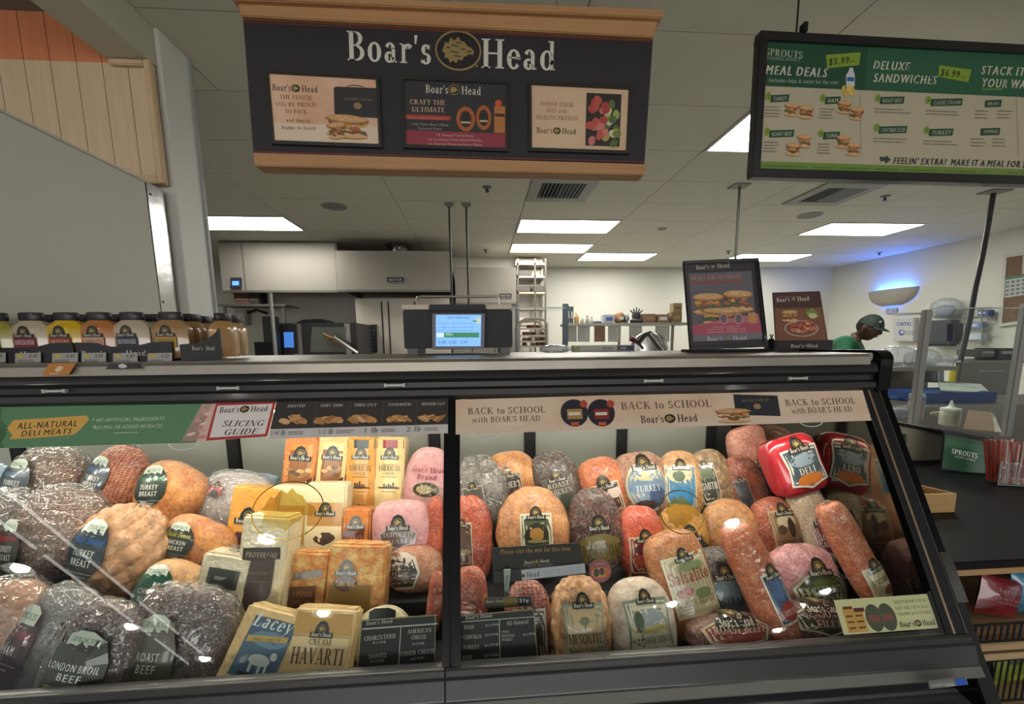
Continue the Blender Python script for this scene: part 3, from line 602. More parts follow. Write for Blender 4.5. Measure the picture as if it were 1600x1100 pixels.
def tx(pr, uv, c, s, x, y, h, wpx, font='sans', shear=0., bold=0., dy=0, al='c'):
    a = uv(x-wpx/2, y); b = uv(x+wpx/2, y+dy); o = uv(x, y); w = math.hypot(b[0]-a[0], b[1]-a[1]); rot = math.atan2(b[1]-a[1], b[0]-a[0])
    o2 = uv(x, y-h); hh = math.hypot(o2[0]-o[0], o2[1]-o[1])
    pr.text(c, s, o[0], o[1], hh, font, 'c', w, shear, bold, rot)
tx(p, uv, '2d4a3a', 'ALL-NATURAL', 87, 667, 10, 95, shear=.2, bold=.06, dy=-5); tx(p, uv, '2d4a3a', 'DELI MEATS', 83, 679, 9, 82, shear=.2, bold=.06, dy=-5)
tx(p, uv, 'dfe6d8', 'NO ARTIFICIAL INGREDIENTS', 216, 656, 6, 105, shear=.25, bold=.04, dy=-3); tx(p, uv, 'dfe6d8', 'NO MSG OR ADDED NITRATES', 213, 668, 6, 108, shear=.25, bold=.04, dy=-3)
for y in (653, 665): 
    a = uv(158, y); p.poly('dfe6d8', [a, uv(159.5, y+3), uv(163, y-4), uv(159.5, y+1)], 1)
a = uv(190, 676); b_ = uv(230, 675); p.rect('cfd8c8', a[0], a[1], b_[0], a[1]+.002)
p.flush()
f, t, p = posterG([(337, 630), (432, 627), (418, 682), (322, 689)], 'slicing_guide_card', 'white slicing guide card with red border beside the pile of ham picture')
uv = uvof(f, PG, NG); H = f.h
p.rect('b0393b', 0, 0, f.w, H); p.rect('e6e0dc', .008, .008, f.w-.008, H-.008)
tx(p, uv, '3a3833', 'SLICING', 377, 666, 9, 66, 'serif', .2, dy=-2); tx(p, uv, '3a3833', 'GUIDE', 375, 679, 9, 54, 'serif', .2, dy=-2)
p.logo('2b2a28', f.w*.5, H*.8, f.w*.8); p.flush()
f, t, p = posterG([(433, 627), (700, 622), (700, 677), (419, 686)], 'cut_guide_strip', 'dark printed strip showing five slice thicknesses above the cheeses')
uv = uvof(f, PG, NG); H = f.h; p.rect('3a3532', 0, 0, f.w, H); p.rect('cfcbc9', 0, 0, f.w, H*.25)
xs = [458, 514, 567, 621, 674]
for k, (x, s) in enumerate(zip(xs, ('SHAVED', 'VERY THIN', 'THIN CUT', 'SANDWICH', 'DINNER CUT'))):
    tx(p, uv, 'd6d0c8', s, x, 637-k*1, 4.2, 28 if k == 0 else 36, 'serif', .15, dy=-.7)
    c0 = uv(x-2, 655-k)
    for q in range(9):
        a = random.uniform(-1, 1); p.ell(('c9955f', 'b5814e', 'dcb384', 'a66f45')[q % 4], c0[0]+a*.028, c0[1]-.007+random.uniform(0, .014)*(1-abs(a)), .017, .0055 if k > 2 else .008, 9, 1, random.uniform(-.7, .7), .15)
    if k: a = uv(x-27, 672); p.rect('6b6460', a[0], H*.27, a[0]+.001, H*.95)
for x, s in ((433, '1/4 lb'), (507, '1/2 lb'), (577, '1 lb'), (644, '2 lb')):
    tx(p, uv, '77706c', s, x, 681-(x-433)*.03, 8, 24, 'serif', .1, dy=-.6)
    a = uv(x+17, 680-(x-433)*.03); p.lines('8a8480', a[0], a[1]+.006, .05, .003, 2, .006)
p.flush()
# small picture of sliced ham beside the card
f, t, p = posterG([(316, 632), (338, 631), (322, 689), (283, 690)], 'ham_picture_card', 'cut-out picture card of folded pink ham between green strip and slicing guide')
uv = uvof(f, PG, NG); p.rect('dcbcae', 0, 0, f.w, f.h)
for k in range(9): p.ell(('c98a80', 'e6cdbf', 'd9a39a')[k % 3], f.w*random.uniform(.25, .8), f.h*(.1+.09*k), f.w*.2, .005, 10, 1, random.uniform(-.5, .5))
p.flush()
f, t, p = posterG([(712, 625), (1346, 606), (1361, 657), (712, 679)], 'header_poster', 'long tan printed strip with back to school lettering along the top of the right glass')
uv = uvof(f, PG, NG); H = f.h; p.rect(mat('d8b99c', .5, c2='e5cfb6', vs=5), 0, 0, f.w, H); p.rect('dfc9b5', 0, 0, f.w, H*.2)
TB = '6b5c48'
tx(p, uv, TB, 'BACK to SCHOOL', 792, 646, 10.5, 122, 'serif', .0, dy=-3); tx(p, uv, TB, "with BOAR'S HEAD.", 793, 659, 9, 110, 'serif', .05, dy=-3)
tx(p, uv, TB, 'BACK to SCHOOL', 1042, 638, 11.5, 142, 'serif', .0, dy=-4.5); tx(p, uv, TB, 'BACK to SCHOOL', 1283, 633, 9.5, 110, 'serif', .0, dy=-3.5); tx(p, uv, TB, "with BOAR'S HEAD.", 1287, 645, 8.5, 98, 'serif', .05, dy=-3)
a = uv(1046, 654); p.logo('2b2620', a[0], a[1], .18)
for x, c, c2 in ((897, '2b2d38', 'b08a4e'), (939, '2b2530', '8c2f30')):
    a = uv(x, 645); p.ell(c, a[0], a[1], .042, .044, 22); p.rect(c2, a[0]-.022, a[1]-.02, a[0]+.024, a[1]+.012); p.rect('e0d6c4', a[0]-.018, a[1]-.008, a[0]+.018, a[1]+.002); p.rect('cc5a3c', a[0]-.012, a[1]-.04, a[0]+.012, a[1]-.03)
    a = uv(x+14, 631); p.ell('b5483a', a[0], a[1], .012, .012, 14)
a = uv(1182, 634); p.rect('2a2d36', a[0]-.072, a[1]-.033, a[0]+.072, a[1]+.035, rot=-.06); p.text('9c7f56', "BOAR'S HEAD", a[0], a[1]+.014, .007, 'serif', 'c', .09); p.ell('9c7f56', a[0], a[1]-.003, .012, .009)
a = uv(1146, 650); p.sandwich(a[0], a[1], .115, .05, 0)
p.flush()

# ------------------------------------------------------------------ round gold decals on the glass
def gold_decal(px, py, rx, ry, label):
    P = G(0, .5, .0035); c = onplane(px, py, P, NG); ex = V((1, 0, 0)); ey = V((0, .33, .615)).normalized()
    t = thing('window_decal', label, 'decal', c, group='gold ovals stuck to the glass')
    mp = lambda u, v, d: c+ex*u+ey*v+NG*(d*.3)
    GM = clear((.78, .62, .20), .6, .12, haze=.34, hc=(.55, .40, .10))
    p = Print(mp, t); p.ring(mat('9a7b2c', .25, .8), 0, 0, rx, ry, .003, 40)
    P2 = [(-.72, .2), (-.6, .5), (-.45, .45), (-.3, .75), (-.1, .6), (.05, .8), (.2, .6), (.4, .5), (.55, .25), (.8, .1), (.9, -.1), (.75, -.25), (.5, -.2), (.4, -.4), (.2, -.5), (0, -.75), (-.2, -.6), (-.4, -.75), (-.55, -.5), (-.75, -.45), (-.7, -.1), (-.85, 0)]
    p.poly(GM, [(a*rx*.9, b*ry*.95) for a, b in P2], 1, (-.05*rx, 0)); p.flush('oval_artwork')
gold_decal(450, 797, .094, .078, 'translucent gold oval decal on the left glass in front of the cheeses')
gold_decal(1066, 800, .066, .062, 'translucent gold round decal on the right glass, left of its middle')
# light round brand stickers at the glass top: thin rings
for x, y, lb in ((286, 690, 'clear ring sticker under the slicing guide card'), (760, 674, 'clear ring sticker at the top left of the right glass'), (1268, 655, 'clear ring sticker at the top right of the right glass')):
    c = onplane(x, y, G(0, .5, .0035), NG); ex = V((1, 0, 0)); ey = V((0, .33, .615)).normalized()
    t = thing('ring_sticker', lb, 'sticker', c, group='ring stickers on the glass')
    p = Print(lambda u, v, d: c+ex*u+ey*v+NG*(-.0045), t); p.ring('c8d0d4', 0, 0, .042, .024, .0025, 30); p.flush('ring')

# ------------------------------------------------------------------ hanging banner
f = frY([(380, 32), (1020, 63), (1007, 255), (396, 239)], 1.72)
ban = thing('hanging_banner', 'black hanging deli brand banner with wooden rails and three framed posters', 'banner', f(f.w/2, 0))
f.slab(MB(), 0, 0, f.w, f.h, -.03, 0).build('board', mat('1d1b20', .6), ban)
top = frY([(373, 2), (1027, 28), (1020, 58), (378, 25)], 1.70); WO = mat('a87c52', .5, c2='b5895d', vs=5, stretch=(.5, 4, 8))
b = MB(); top.slab(b, -.005, .0, top.w+.005, top.h, -.07, 0); top.slab(b, -.015, top.h*.8, top.w+.015, top.h*1.25, -.09, .02); b.build('top_rail', WO, ban, bevel=.003)
bot = frY([(395, 238), (1009, 256), (1008, 273), (397, 259)], 1.70); b = MB(); bot.slab(b, 0, 0, bot.w, bot.h, -.07, .0); b.build('bottom_rail', WO, ban, bevel=.003)
for u in (.25, .75):
    q = top(top.w*u, top.h*1.2, -.04); MB().tube([q, V((q.x, q.y, 2.88))], .0025, 6).build('hanger_wire', CHROME, ban)
uvb = lambda Y: (lambda f: uvof(f, V((0, Y, 0)), V((0, -1, 0))))
uv = uvb(1.72)(f); p = Print(f, ban)
p.rect('7a2430', 0, f.h-.006, f.w, f.h-.003); p.rect('7a2430', 0, .003, f.w, .006)
def tq(p, uv, c, s, pl, pr_, h, font='sans', shear=0., bold=0.):
    a = uv(*pl); b = uv(*pr_); rot = math.atan2(b[1]-a[1], b[0]-a[0]); w = math.hypot(b[0]-a[0], b[1]-a[1]); k = uv(pl[0], pl[1]-h)
    p.text(c, s, (a[0]+b[0])/2, (a[1]+b[1])/2, math.hypot(k[0]-a[0], k[1]-a[1]), font, 'c', w, shear, bold, rot)
tq(p, uv, 'cfcbc0', "Boar's", (541, 94), (675, 101), 46, 'serif'); tq(p, uv, 'cfcbc0', 'Head', (750, 106), (869, 110), 46, 'serif')
a = uv(714, 79); p.emblem(a[0], a[1], .082, .066, '16151a', '8f7a4a'); a = uv(743, 103); p.ell('8f7a4a', a[0], a[1], .004, .004, 10)
p.flush()
def framed(pts, Y, label_):
    g = frY(pts, Y); h = thing
    b = g.border(MB(), .012, -.002, .008).build('poster_frame', mat('1f1c18', .4), ban)
    g.slab(MB(), .011, .011, g.w-.011, g.h-.011, -.002, .002).build('poster', mat('d4b99b', .6), ban)
    p = Print(lambda u, v, d: g(u, v, d+.002), ban); p.frame('8c7a4e', -.0, -.0, g.w, g.h, .003)
    return g, p, uvof(g, V((0, Y, 0)), V((0, -1, 0)))
g, p, uv = framed([(415, 110), (593, 120), (598, 232), (425, 226)], 1.715, '')
p.rect(mat('cf9f80', .6, c2='dcb79b', vs=9), .012, .012, g.w-.012, g.h-.012); p.rect('dcc6ae', .013, .013, g.w-.013, g.h*.3)
a = uv(463, 139); p.logo('2b2620', a[0], a[1], .155); T1 = '8c5d44'
for s, y, w in (('THE LUNCH', 156, 50), ("YOU'RE PROUD", 167, 64), ('TO PACK', 178, 34)): tq(p, uv, T1, s, (464-w/2, y), (464+w/2, y+1), 6.5, 'serif')
tq(p, uv, T1, "and they're", (448, 191), (486, 192), 5.5, 'serif', .25); tq(p, uv, T1, 'happy to finish', (441, 202), (494, 204), 5.5, 'serif', .25)
a = uv(553, 160); b2 = uv(523, 137); p.poly('2c2a2b', [uv(523, 139), uv(526, 136), uv(590, 138), uv(592, 185), uv(524, 182)], 1); p.ring('2c2a2b', *uv(557, 137), .03, .008, .003); tq(p, uv, '8c7350', "BOAR'S HEAD", (540, 157), (583, 158), 3.5, 'serif'); p.ell('8c7350', *uv(560, 166), .014, .011)
q = uv(553, 199); p.sandwich(q[0]-.02, q[1], .15, .085, -.05); q = uv(528, 205); p.sandwich(q[0], q[1], .07, .06, .1)
p.flush()
g, p, uv = framed([(626, 120), (796, 127), (795, 238), (630, 232)], 1.715, '')
p.rect('2b2a2d', .012, .012, g.w-.012, g.h-.012); p.rect('8c2f42', .012, .012, g.w-.012, .062)
a = uv(709, 141); p.logo('c9c4b8', a[0], a[1], .2)
tq(p, uv, 'c9a98c', 'CRAFT THE', (641, 163), (697, 165), 7.5, 'serif'); tq(p, uv, 'c9a98c', 'ULTIMATE', (644, 175), (696, 176), 7.5, 'serif'); p.poly('a5362c', [uv(634, 179), uv(703, 182), uv(706, 186), uv(703, 189), uv(634, 186)], 1); tq(p, uv, 'd08a70', 'BEEF & CHEDDAR SANDWICH', (638, 186), (700, 188), 3.4)
tq(p, uv, 'a59a88', "with These Boar's Head", (643, 196), (701, 198), 4, 'serif', .2); tq(p, uv, 'a59a88', 'Featured Items', (653, 203), (690, 204), 4, 'serif', .2)
for x, y, rx, ry in ((728, 187, .034, .042), (756, 185, .028, .042)): q = uv(x, y); p.ell('a5582a', q[0], q[1], rx, ry, 20); p.ell('26221f', q[0], q[1], rx*.62, ry*.66, 16); p.rect('c4ae8c', q[0]-rx*.5, q[1]-.014, q[0]+rx*.5, q[1]-.008)
q = uv(781, 188); p.rect('b0703a', q[0]-.02, q[1]-.045, q[0]+.02, q[1]+.045); p.rect('30261f', q[0]-.018, q[1]+.01, q[0]+.018, q[1]+.02); p.ell('c8502c', q[0]-.005, q[1]+.055, .012, .011)
for s, y, w in (('1 lb. Ovengold Turkey Breast', 214, 60), ("1 lb. Londonport Roast Beef & Cheddar", 221, 86), ('1 lb. American Cheese (yellow or White)', 228, 86)): tq(p, uv, 'd8b8b0', s, (711-w/2, y-1), (711+w/2, y+1), 4)
p.flush()
g, p, uv = framed([(825, 128), (987, 136), (982, 242), (826, 237)], 1.715, '')
p.rect(mat('c9a98b', .6, c2='d2b597', vs=4), .012, .012, g.w-.012, g.h-.012)
for s, y, w in (('POWER THEIR', 167, 52), ('DAY with', 177, 32), ('QUALITY PROTEIN', 188, 66)): tq(p, uv, '7c5a42', s, (871-w/2, y-1), (871+w/2, y+1), 6.5, 'serif')
a = uv(870, 205); p.logo('2b2620', a[0], a[1], .15)
q0 = uv(915, 228); q1 = uv(971, 148); p.rect('2a2622', q0[0], q0[1], q1[0], q1[1])
for k in range(34):
    u = random.uniform(q0[0]+.012, q1[0]-.012); v = random.uniform(q0[1]+.01, q1[1]-.012); l = u < (q0[0]+q1[0])/2+.01
    p.ell(('a8403c', 'c4766a', 'b45046')[k % 3] if l else ('6f7d3c', '9aa058', '4f6a34', 'c9c4a0')[k % 4], u, v, .017, .013, 12, 1, random.random()*3)
p.flush()

# ------------------------------------------------------------------ menu board
f = frY([(1186, 50), (1600, 72), (1600, 289), (1173, 278)], 1.9)
dx = (f.c[1]-f.c[0]).normalized(); f = Fr(f.c[0], f.c[0]+dx*1.85, f.c[3]+dx*1.87, f.c[3])
mn = thing('menu_board', 'long green and cream sandwich menu board in a black frame hanging at right', 'menu board', f(f.w/2, 0))
f.border(MB(), .035, -.03, .012).build('frame', mat('121216', .4, coat=.3), mn, bevel=.002); f.slab(MB(), .03, .03, f.w-.03, f.h-.03, -.025, 0).build('panel', mat('b3ab93', .6), mn)
for u in (.17, 1.3): q = f(u, f.h, -.01); MB().tube([q, V((q.x, q.y, 2.88))], .004, 6).build('hanger', BLACKM, mn)
q = f(.19, f.h); MB().box(q.x-.008, q.x+.008, q.y-.02, q.y+.01, q.z, q.z+.035).build('hook', BLACKM, mn)
uv = uvof(f, V((0, 1.9, 0)), V((0, -1, 0))); p = Print(f, mn)
GR = '1f4a34'; LG = '7f9a34'
a = uv(1300, 136)[1]; p.rect(GR, .035, uv(1190, 134)[1], f.w-.035, f.h-.035); p.rect('6b8a3a', .035, .035, f.w-.035, .068); a = uv(1358, 95); p.rect('275a40', a[0], uv(1190, 134)[1], f.w-.035, f.h-.035)
tq(p, uv, 'a9b29c', 'SPROUTS', (1198, 86), (1257, 92), 11, 'serif'); tq(p, uv, '8f9c85', 'FARMERS MARKET', (1201, 93), (1253, 96), 4.5, 'serif')
CR = 'd2cfba'
tq(p, uv, CR, 'MEAL DEALS', (1197, 116), (1295, 121), 15, shear=.22, bold=.09); tq(p, uv, 'a9b29c', 'Includes chips & water for the win!', (1203, 128), (1313, 132), 6, 'serif')
tq(p, uv, CR, 'DELUXE', (1366, 108), (1424, 111), 14, shear=.2, bold=.09); tq(p, uv, CR, 'SANDWICHES', (1366, 128), (1466, 132), 14, shear=.2, bold=.09)
tq(p, uv, CR, 'STACK IT', (1535, 116), (1604, 119), 14, shear=.2, bold=.09); tq(p, uv, CR, 'YOUR WAY', (1535, 136), (1614, 139), 14, shear=.2, bold=.09); q = uv(1553, 138); p.rect(LG, q[0]-.05, q[1]-.006, q[0]+.05, q[1]-.002, rot=.05)
p.poly(LG, [uv(1293, 86), uv(1348, 82), uv(1345, 102), uv(1295, 107)], 1); tq(p, uv, '1b3324', '$5.99', (1297, 102), (1330, 99), 11, shear=.15, bold=.06); tq(p, uv, '1b3324', 'ea.', (1331, 98), (1340, 97), 5)
p.poly(LG, [uv(1471, 102), uv(1521, 109), uv(1515, 129), uv(1468, 120)], 1); tq(p, uv, '1b3324', '$6.99', (1471, 118), (1502, 122), 11, shear=.15, bold=.06); tq(p, uv, '1b3324', 'ea.', (1504, 122), (1512, 123), 5)
p.poly('c9cdd0', [uv(1324, 135), uv(1324, 118), uv(1328, 112), uv(1330, 106), uv(1335, 106), uv(1336, 112), uv(1338, 118), uv(1337, 135)], 1); p.rect('2f63a0', *uv(1325, 127), *uv(1337, 121))
for k in range(10): q = uv(1318+random.uniform(0, 20), 138+random.uniform(0, 12)); p.ell(('c9a94a', 'd8bf6a')[k % 2], q[0], q[1], .014, .009, 9, 1, random.random()*3)
L0 = p.lay+1
def menu_item(n, s, x, y, w, sw=None, dy=2):
    p.lay = L0
    q = uv(x, y); p.ell(LG, q[0]+.006, q[1]+.004, .013, .016, 14); p.text('1b3324', n, q[0]+.006, q[1]-.003, .015, 'sans', 'c', shear=.2)
    p.poly(GR, [uv(x+6, y-5+dy), uv(x+8+w, y-6+dy), uv(x+6+w, y+5+dy), uv(x+5, y+6+dy)], 1); tq(p, uv, 'c9c8b4', s, (x+9, y+4+dy), (x+w+4, y+3+dy), 6.5, shear=.2, bold=.05)
    q = uv(x-3, y+14+dy); p.lines('7d7a69', q[0], q[1], .068 if sw else .17, .004, 4 if sw else 2, .012)
    if sw:
        for (bx_, by_) in sw:
            p.lay = L0+8; q = uv(bx_, by_); p.sandwich(q[0], q[1], .066, .055, -.05)
menu_item('1', 'TURKEY', 1200, 152, 27, [(1238, 172), (1260, 176)]); menu_item('2', 'HAM', 1285, 155, 22, [(1320, 168), (1339, 178)])
menu_item('3', 'ROAST BEEF', 1197, 207, 37, [(1256, 221), (1239, 234)]); menu_item('4', 'TUNA', 1281, 210, 24, [(1317, 222), (1333, 234)])
menu_item('5', 'ROAST BEEF', 1371, 155, 36); menu_item('6', 'CLASSIC ITALIAN', 1450, 158, 48); menu_item('7', 'CHICKEN CLUB', 1368, 201, 42); menu_item('8', 'TURKEY', 1446, 205, 36)
p.lay = L0
for s, x, y, w in (('BREAD', 1541, 162, 24), ('TOPPINGS', 1533, 206, 28)):
    p.poly(GR, [uv(x, y-5), uv(x+w+2, y-6), uv(x+w, y+5), uv(x-1, y+6)], 1); tq(p, uv, 'c9c8b4', s, (x+3, y+3), (x+w-2, y+2), 5.5, shear=.2, bold=.04)
    for k in (0, 1): q = uv(x-16+k*34, y+12); p.lines('7d7a69', q[0], q[1], .075, .004, 3, .014)
p.lay = L0
for x_ in (1590, 1345): q0, q1 = uv(x_, 245), uv(x_, 148); p.poly('948c78', [q0, (q0[0]+.0015, q0[1]), (q1[0]+.0015, q1[1]), q1], 1)
tq(p, uv, '33443c', "FEELIN' EXTRA?  MAKE IT A MEAL FOR $1 MORE", (1394, 256), (1640, 263), 10.5, shear=.2, bold=.08)
p.poly('33443c', [uv(1374, 245), uv(1384, 246), uv(1384, 243), uv(1391, 250), uv(1383, 256), uv(1383, 252), uv(1375, 252)], 1)
q = uv(1195, 262); p.lines('55702c', .05, .048, 1.05, .005, 1, .01); p.lines('55702c', 1.2, .048, .4, .005, 1, .01)
p.flush()
# ------------------------------------------------------------------ wrapped meats and cheeses
FILM = clear((.97, .97, .97), 1.6, .08, bump=(22, 1.0), haze=.07, hc=(.7, .7, .68))
FILMW = clear((.93, .95, .96), 1.8, .12, bump=(30, 1.0), haze=.26, hc=(.62, .66, .68))
FILMB = clear((.8, .9, .98), 1.8, .12, bump=(30, 1.0), haze=.45, hc=(.40, .55, .72))
def spow(x, e): return math.copysign(abs(x)**e, x)
def loaf_mesh(a, b, c, e1=.8, e2=.9, egg=0., pat=None, seed=0, n=48, m=32):
    vs = []; fs = []; o = V((seed*3.7, seed*1.3, 0))
    for j in range(m+1):
        ph = -math.pi/2+math.pi*j/m
        for i in range(n):
            th = 2*math.pi*i/n
            x = a*spow(math.cos(ph), e1)*spow(math.cos(th), e2); y = c*spow(math.cos(ph), e1)*spow(math.sin(th), e2); z = b*spow(math.sin(ph), e1)
            k = 1-egg*(z/b); x *= k; y *= k; p = V((x, y, z)); d = 0
            nn = noise.noise(p*9+o)*.05*a
            if pat == 'smooth': d = nn*.7
            elif pat == 'lumpy': d = nn+noise.noise(p*24+o)*.045*a
            elif pat == 'wrinkle': d = nn+(abs(noise.noise(p*30+o))-.25)*.10*a
            elif pat == 'net': d = nn+.035*a*(abs(math.sin(th*11))*abs(math.sin(ph*15)))**.6-.02*a
            elif pat == 'diamond': d = nn+.085*a*abs(math.sin(th*5+ph*5.5))*abs(math.sin(th*5-ph*5.5))-.03*a
            elif pat == 'ribs': d = nn+.035*a*abs(math.sin(ph*17))-.01*a
            elif pat == 'twine': d = nn+.06*a*min(1, abs(math.sin(th*4))*2.2)*min(1, abs(math.sin(ph*6))*2.2)
            q = p+p.normalized()*d
            # flatten where it rests
            vs.append(q)
    for j in range(m):
        for i in range(n): fs.append((j*n+i, j*n+(i+1) % n, (j+1)*n+(i+1) % n, (j+1)*n+i))
    return vs, fs
def block_mesh(a, b, c, seed=0, r=.006, taper=0):
    bm = bmesh.new(); bmesh.ops.create_cube(bm, size=2)
    for v in bm.verts: v.co = V((v.co.x*a*(1+taper*v.co.z), v.co.y*c, v.co.z*b))
    bmesh.ops.bevel(bm, geom=bm.edges[:], offset=r, segments=3, affect='EDGES')
    bmesh.ops.triangulate(bm, faces=[f for f in bm.faces if len(f.verts) > 4]); bmesh.ops.subdivide_edges(bm, edges=[e for e in bm.edges if e.calc_length() > .03], cuts=4, use_grid_fill=True)
    o = V((seed*2.1, 0, seed))
    for v in bm.verts: v.co += v.co.normalized()*noise.noise(v.co*22+o)*.0022
    bm.verts.index_update(); r_ = ([v.co.copy() for v in bm.verts], [tuple(v.index for v in f.verts) for f in bm.faces]); bm.free(); return r_
def sub(P, k=3):
    o = []
    for i in range(len(P)):
        a, b = P[i], P[(i+1) % len(P)]
        for j in range(k): o.append((a[0]+(b[0]-a[0])*j/k, a[1]+(b[1]-a[1])*j/k))
    return o
def arch(p, cu, cv, w, gold='a8915a', col='1c1b18'):
    P = [(-.5, -.3), (-.42, .25), (-.25, .55), (0, .66), (.25, .55), (.42, .25), (.5, -.3)]
    p.poly(col, sub([(cu+x*w, cv+y*w) for x, y in P], 2), 3); p.emblem(cu, cv+.18*w, w*.26, w*.24, '2a261c', gold, 2)
    p.rect(col, cu-w*.72, cv-w*.36, cu+w*.72, cv-w*.02, 6, 2); p.text('d9d4c4', "Boar's Head", cu, cv-w*.28, w*.24, 'serif', 'c', w*1.25)
def bh(cu, cv, w, h, bg, border='d8d0bc', titles=(), art=None, shape='shield', archw=None, rot=0):
    def f(p, A, B):
        m0 = p.mp; cr, sr = math.cos(rot), math.sin(rot)
        c0, c1, W_, H_ = cu*A, cv*B, w*A, h*B
        p.mp = lambda u, v, d: m0(c0+u*cr-v*sr, c1+u*sr+v*cr, d)
        if shape == 'shield': P = [(-.5, .40), (-.2, .42), (.2, .42), (.5, .40), (.45, 0), (.5, -.38), (.25, -.42), (0, -.5), (-.25, -.42), (-.5, -.38), (-.45, 0)]
        elif shape == 'rect': P = [(-.5, .45), (.5, .45), (.5, -.5), (-.5, -.5)]
        elif shape == 'wide': P = [(-.5, .1), (-.3, .3), (0, .42), (.3, .3), (.5, .1), (.42, -.3), (.2, -.34), (0, -.46), (-.2, -.34), (-.42, -.3)]
        else: P = [(.5*math.cos(q*.349), .5*math.sin(q*.349)) for q in range(18)]
        if border: p.poly(border, sub([(x*W_, y*H_) for x, y in P], 3), 5, (0, 0))
        k = .9 if border else 1; p.poly(bg, sub([(x*W_*k, y*H_*k) for x, y in P], 3), 5, (0, 0))
        if art:
            for (c, x, y, rx, ry) in art: p.ell(c, x*W_, y*H_, rx*W_, ry*H_, 16, 3, 0, .08)
        aw = archw if archw else .42
        if aw > 0: arch(p, 0, H_*.42, aw*W_)
        for (s, y, hh, c, fw) in titles:
            p.text(c, s, 0, y*H_, hh*H_, 'serif', 'c', fw*W_)
        p.mp = m0
    return f
def spr(cu, cv, w, h, script, sc, titles, bg='26302f', shape='ell', cap='b9c4b8', shear=.12, rot=0, foot=None):
    def f(p, A, B):
        m0 = p.mp; cr, sr = math.cos(rot), math.sin(rot); c0, c1, W_, H_ = cu*A, cv*B, w*A, h*B
        p.mp = lambda u, v, d: m0(c0+u*cr-v*sr, c1+u*sr+v*cr, d)
        if shape == 'ell': P = [(.5*math.cos(q*.3142), .5*math.sin(q*.3142)) for q in range(20)]
        else: P = [(-.5, -.5), (.5, -.5), (.5, .1), (.36, .42), (.15, .5), (-.2, .46), (-.42, .2)]
        p.poly(bg, sub([(x*W_, y*H_) for x, y in P], 2), 5, (0, 0))
        CP = [(-.28, .3), (.28, .3), (.26, .46), (.1, .53), (-.12, .53), (-.27, .46)]
        p.poly(cap, sub([(x*W_, y*H_) for x, y in CP], 3), 3); p.text('3a4a40', 'SPROUTS', 0, .36*H_, .075*H_, 'serif', 'c', .44*W_)
        p.rect('8f9a90', -.12*W_, .255*H_, .12*W_, .265*H_)
        if script: p.text(sc, script, 0, .13*H_, .12*H_, 'serif', 'c', .74*W_, .35)
        y = .0
        for s in titles: p.text('cfd4cd', s, 0, (y-.08)*H_, .12*H_, 'sans', 'c', .17*W_*max(3, len(s))**.65, shear, .06); y -= .16
        p.rect('aab0a8', -.4*W_, (y-.04)*H_, .4*W_, (y-.03)*H_, 4, 1); p.rect('8f958e', -.2*W_, (y-.11)*H_, .2*W_, (y-.09)*H_, 3, 1)
        if foot: p.rect(foot, -.38*W_, -.46*H_, .38*W_, -.34*H_, 4, 2)
        p.mp = m0
    return f
PRODG = {}
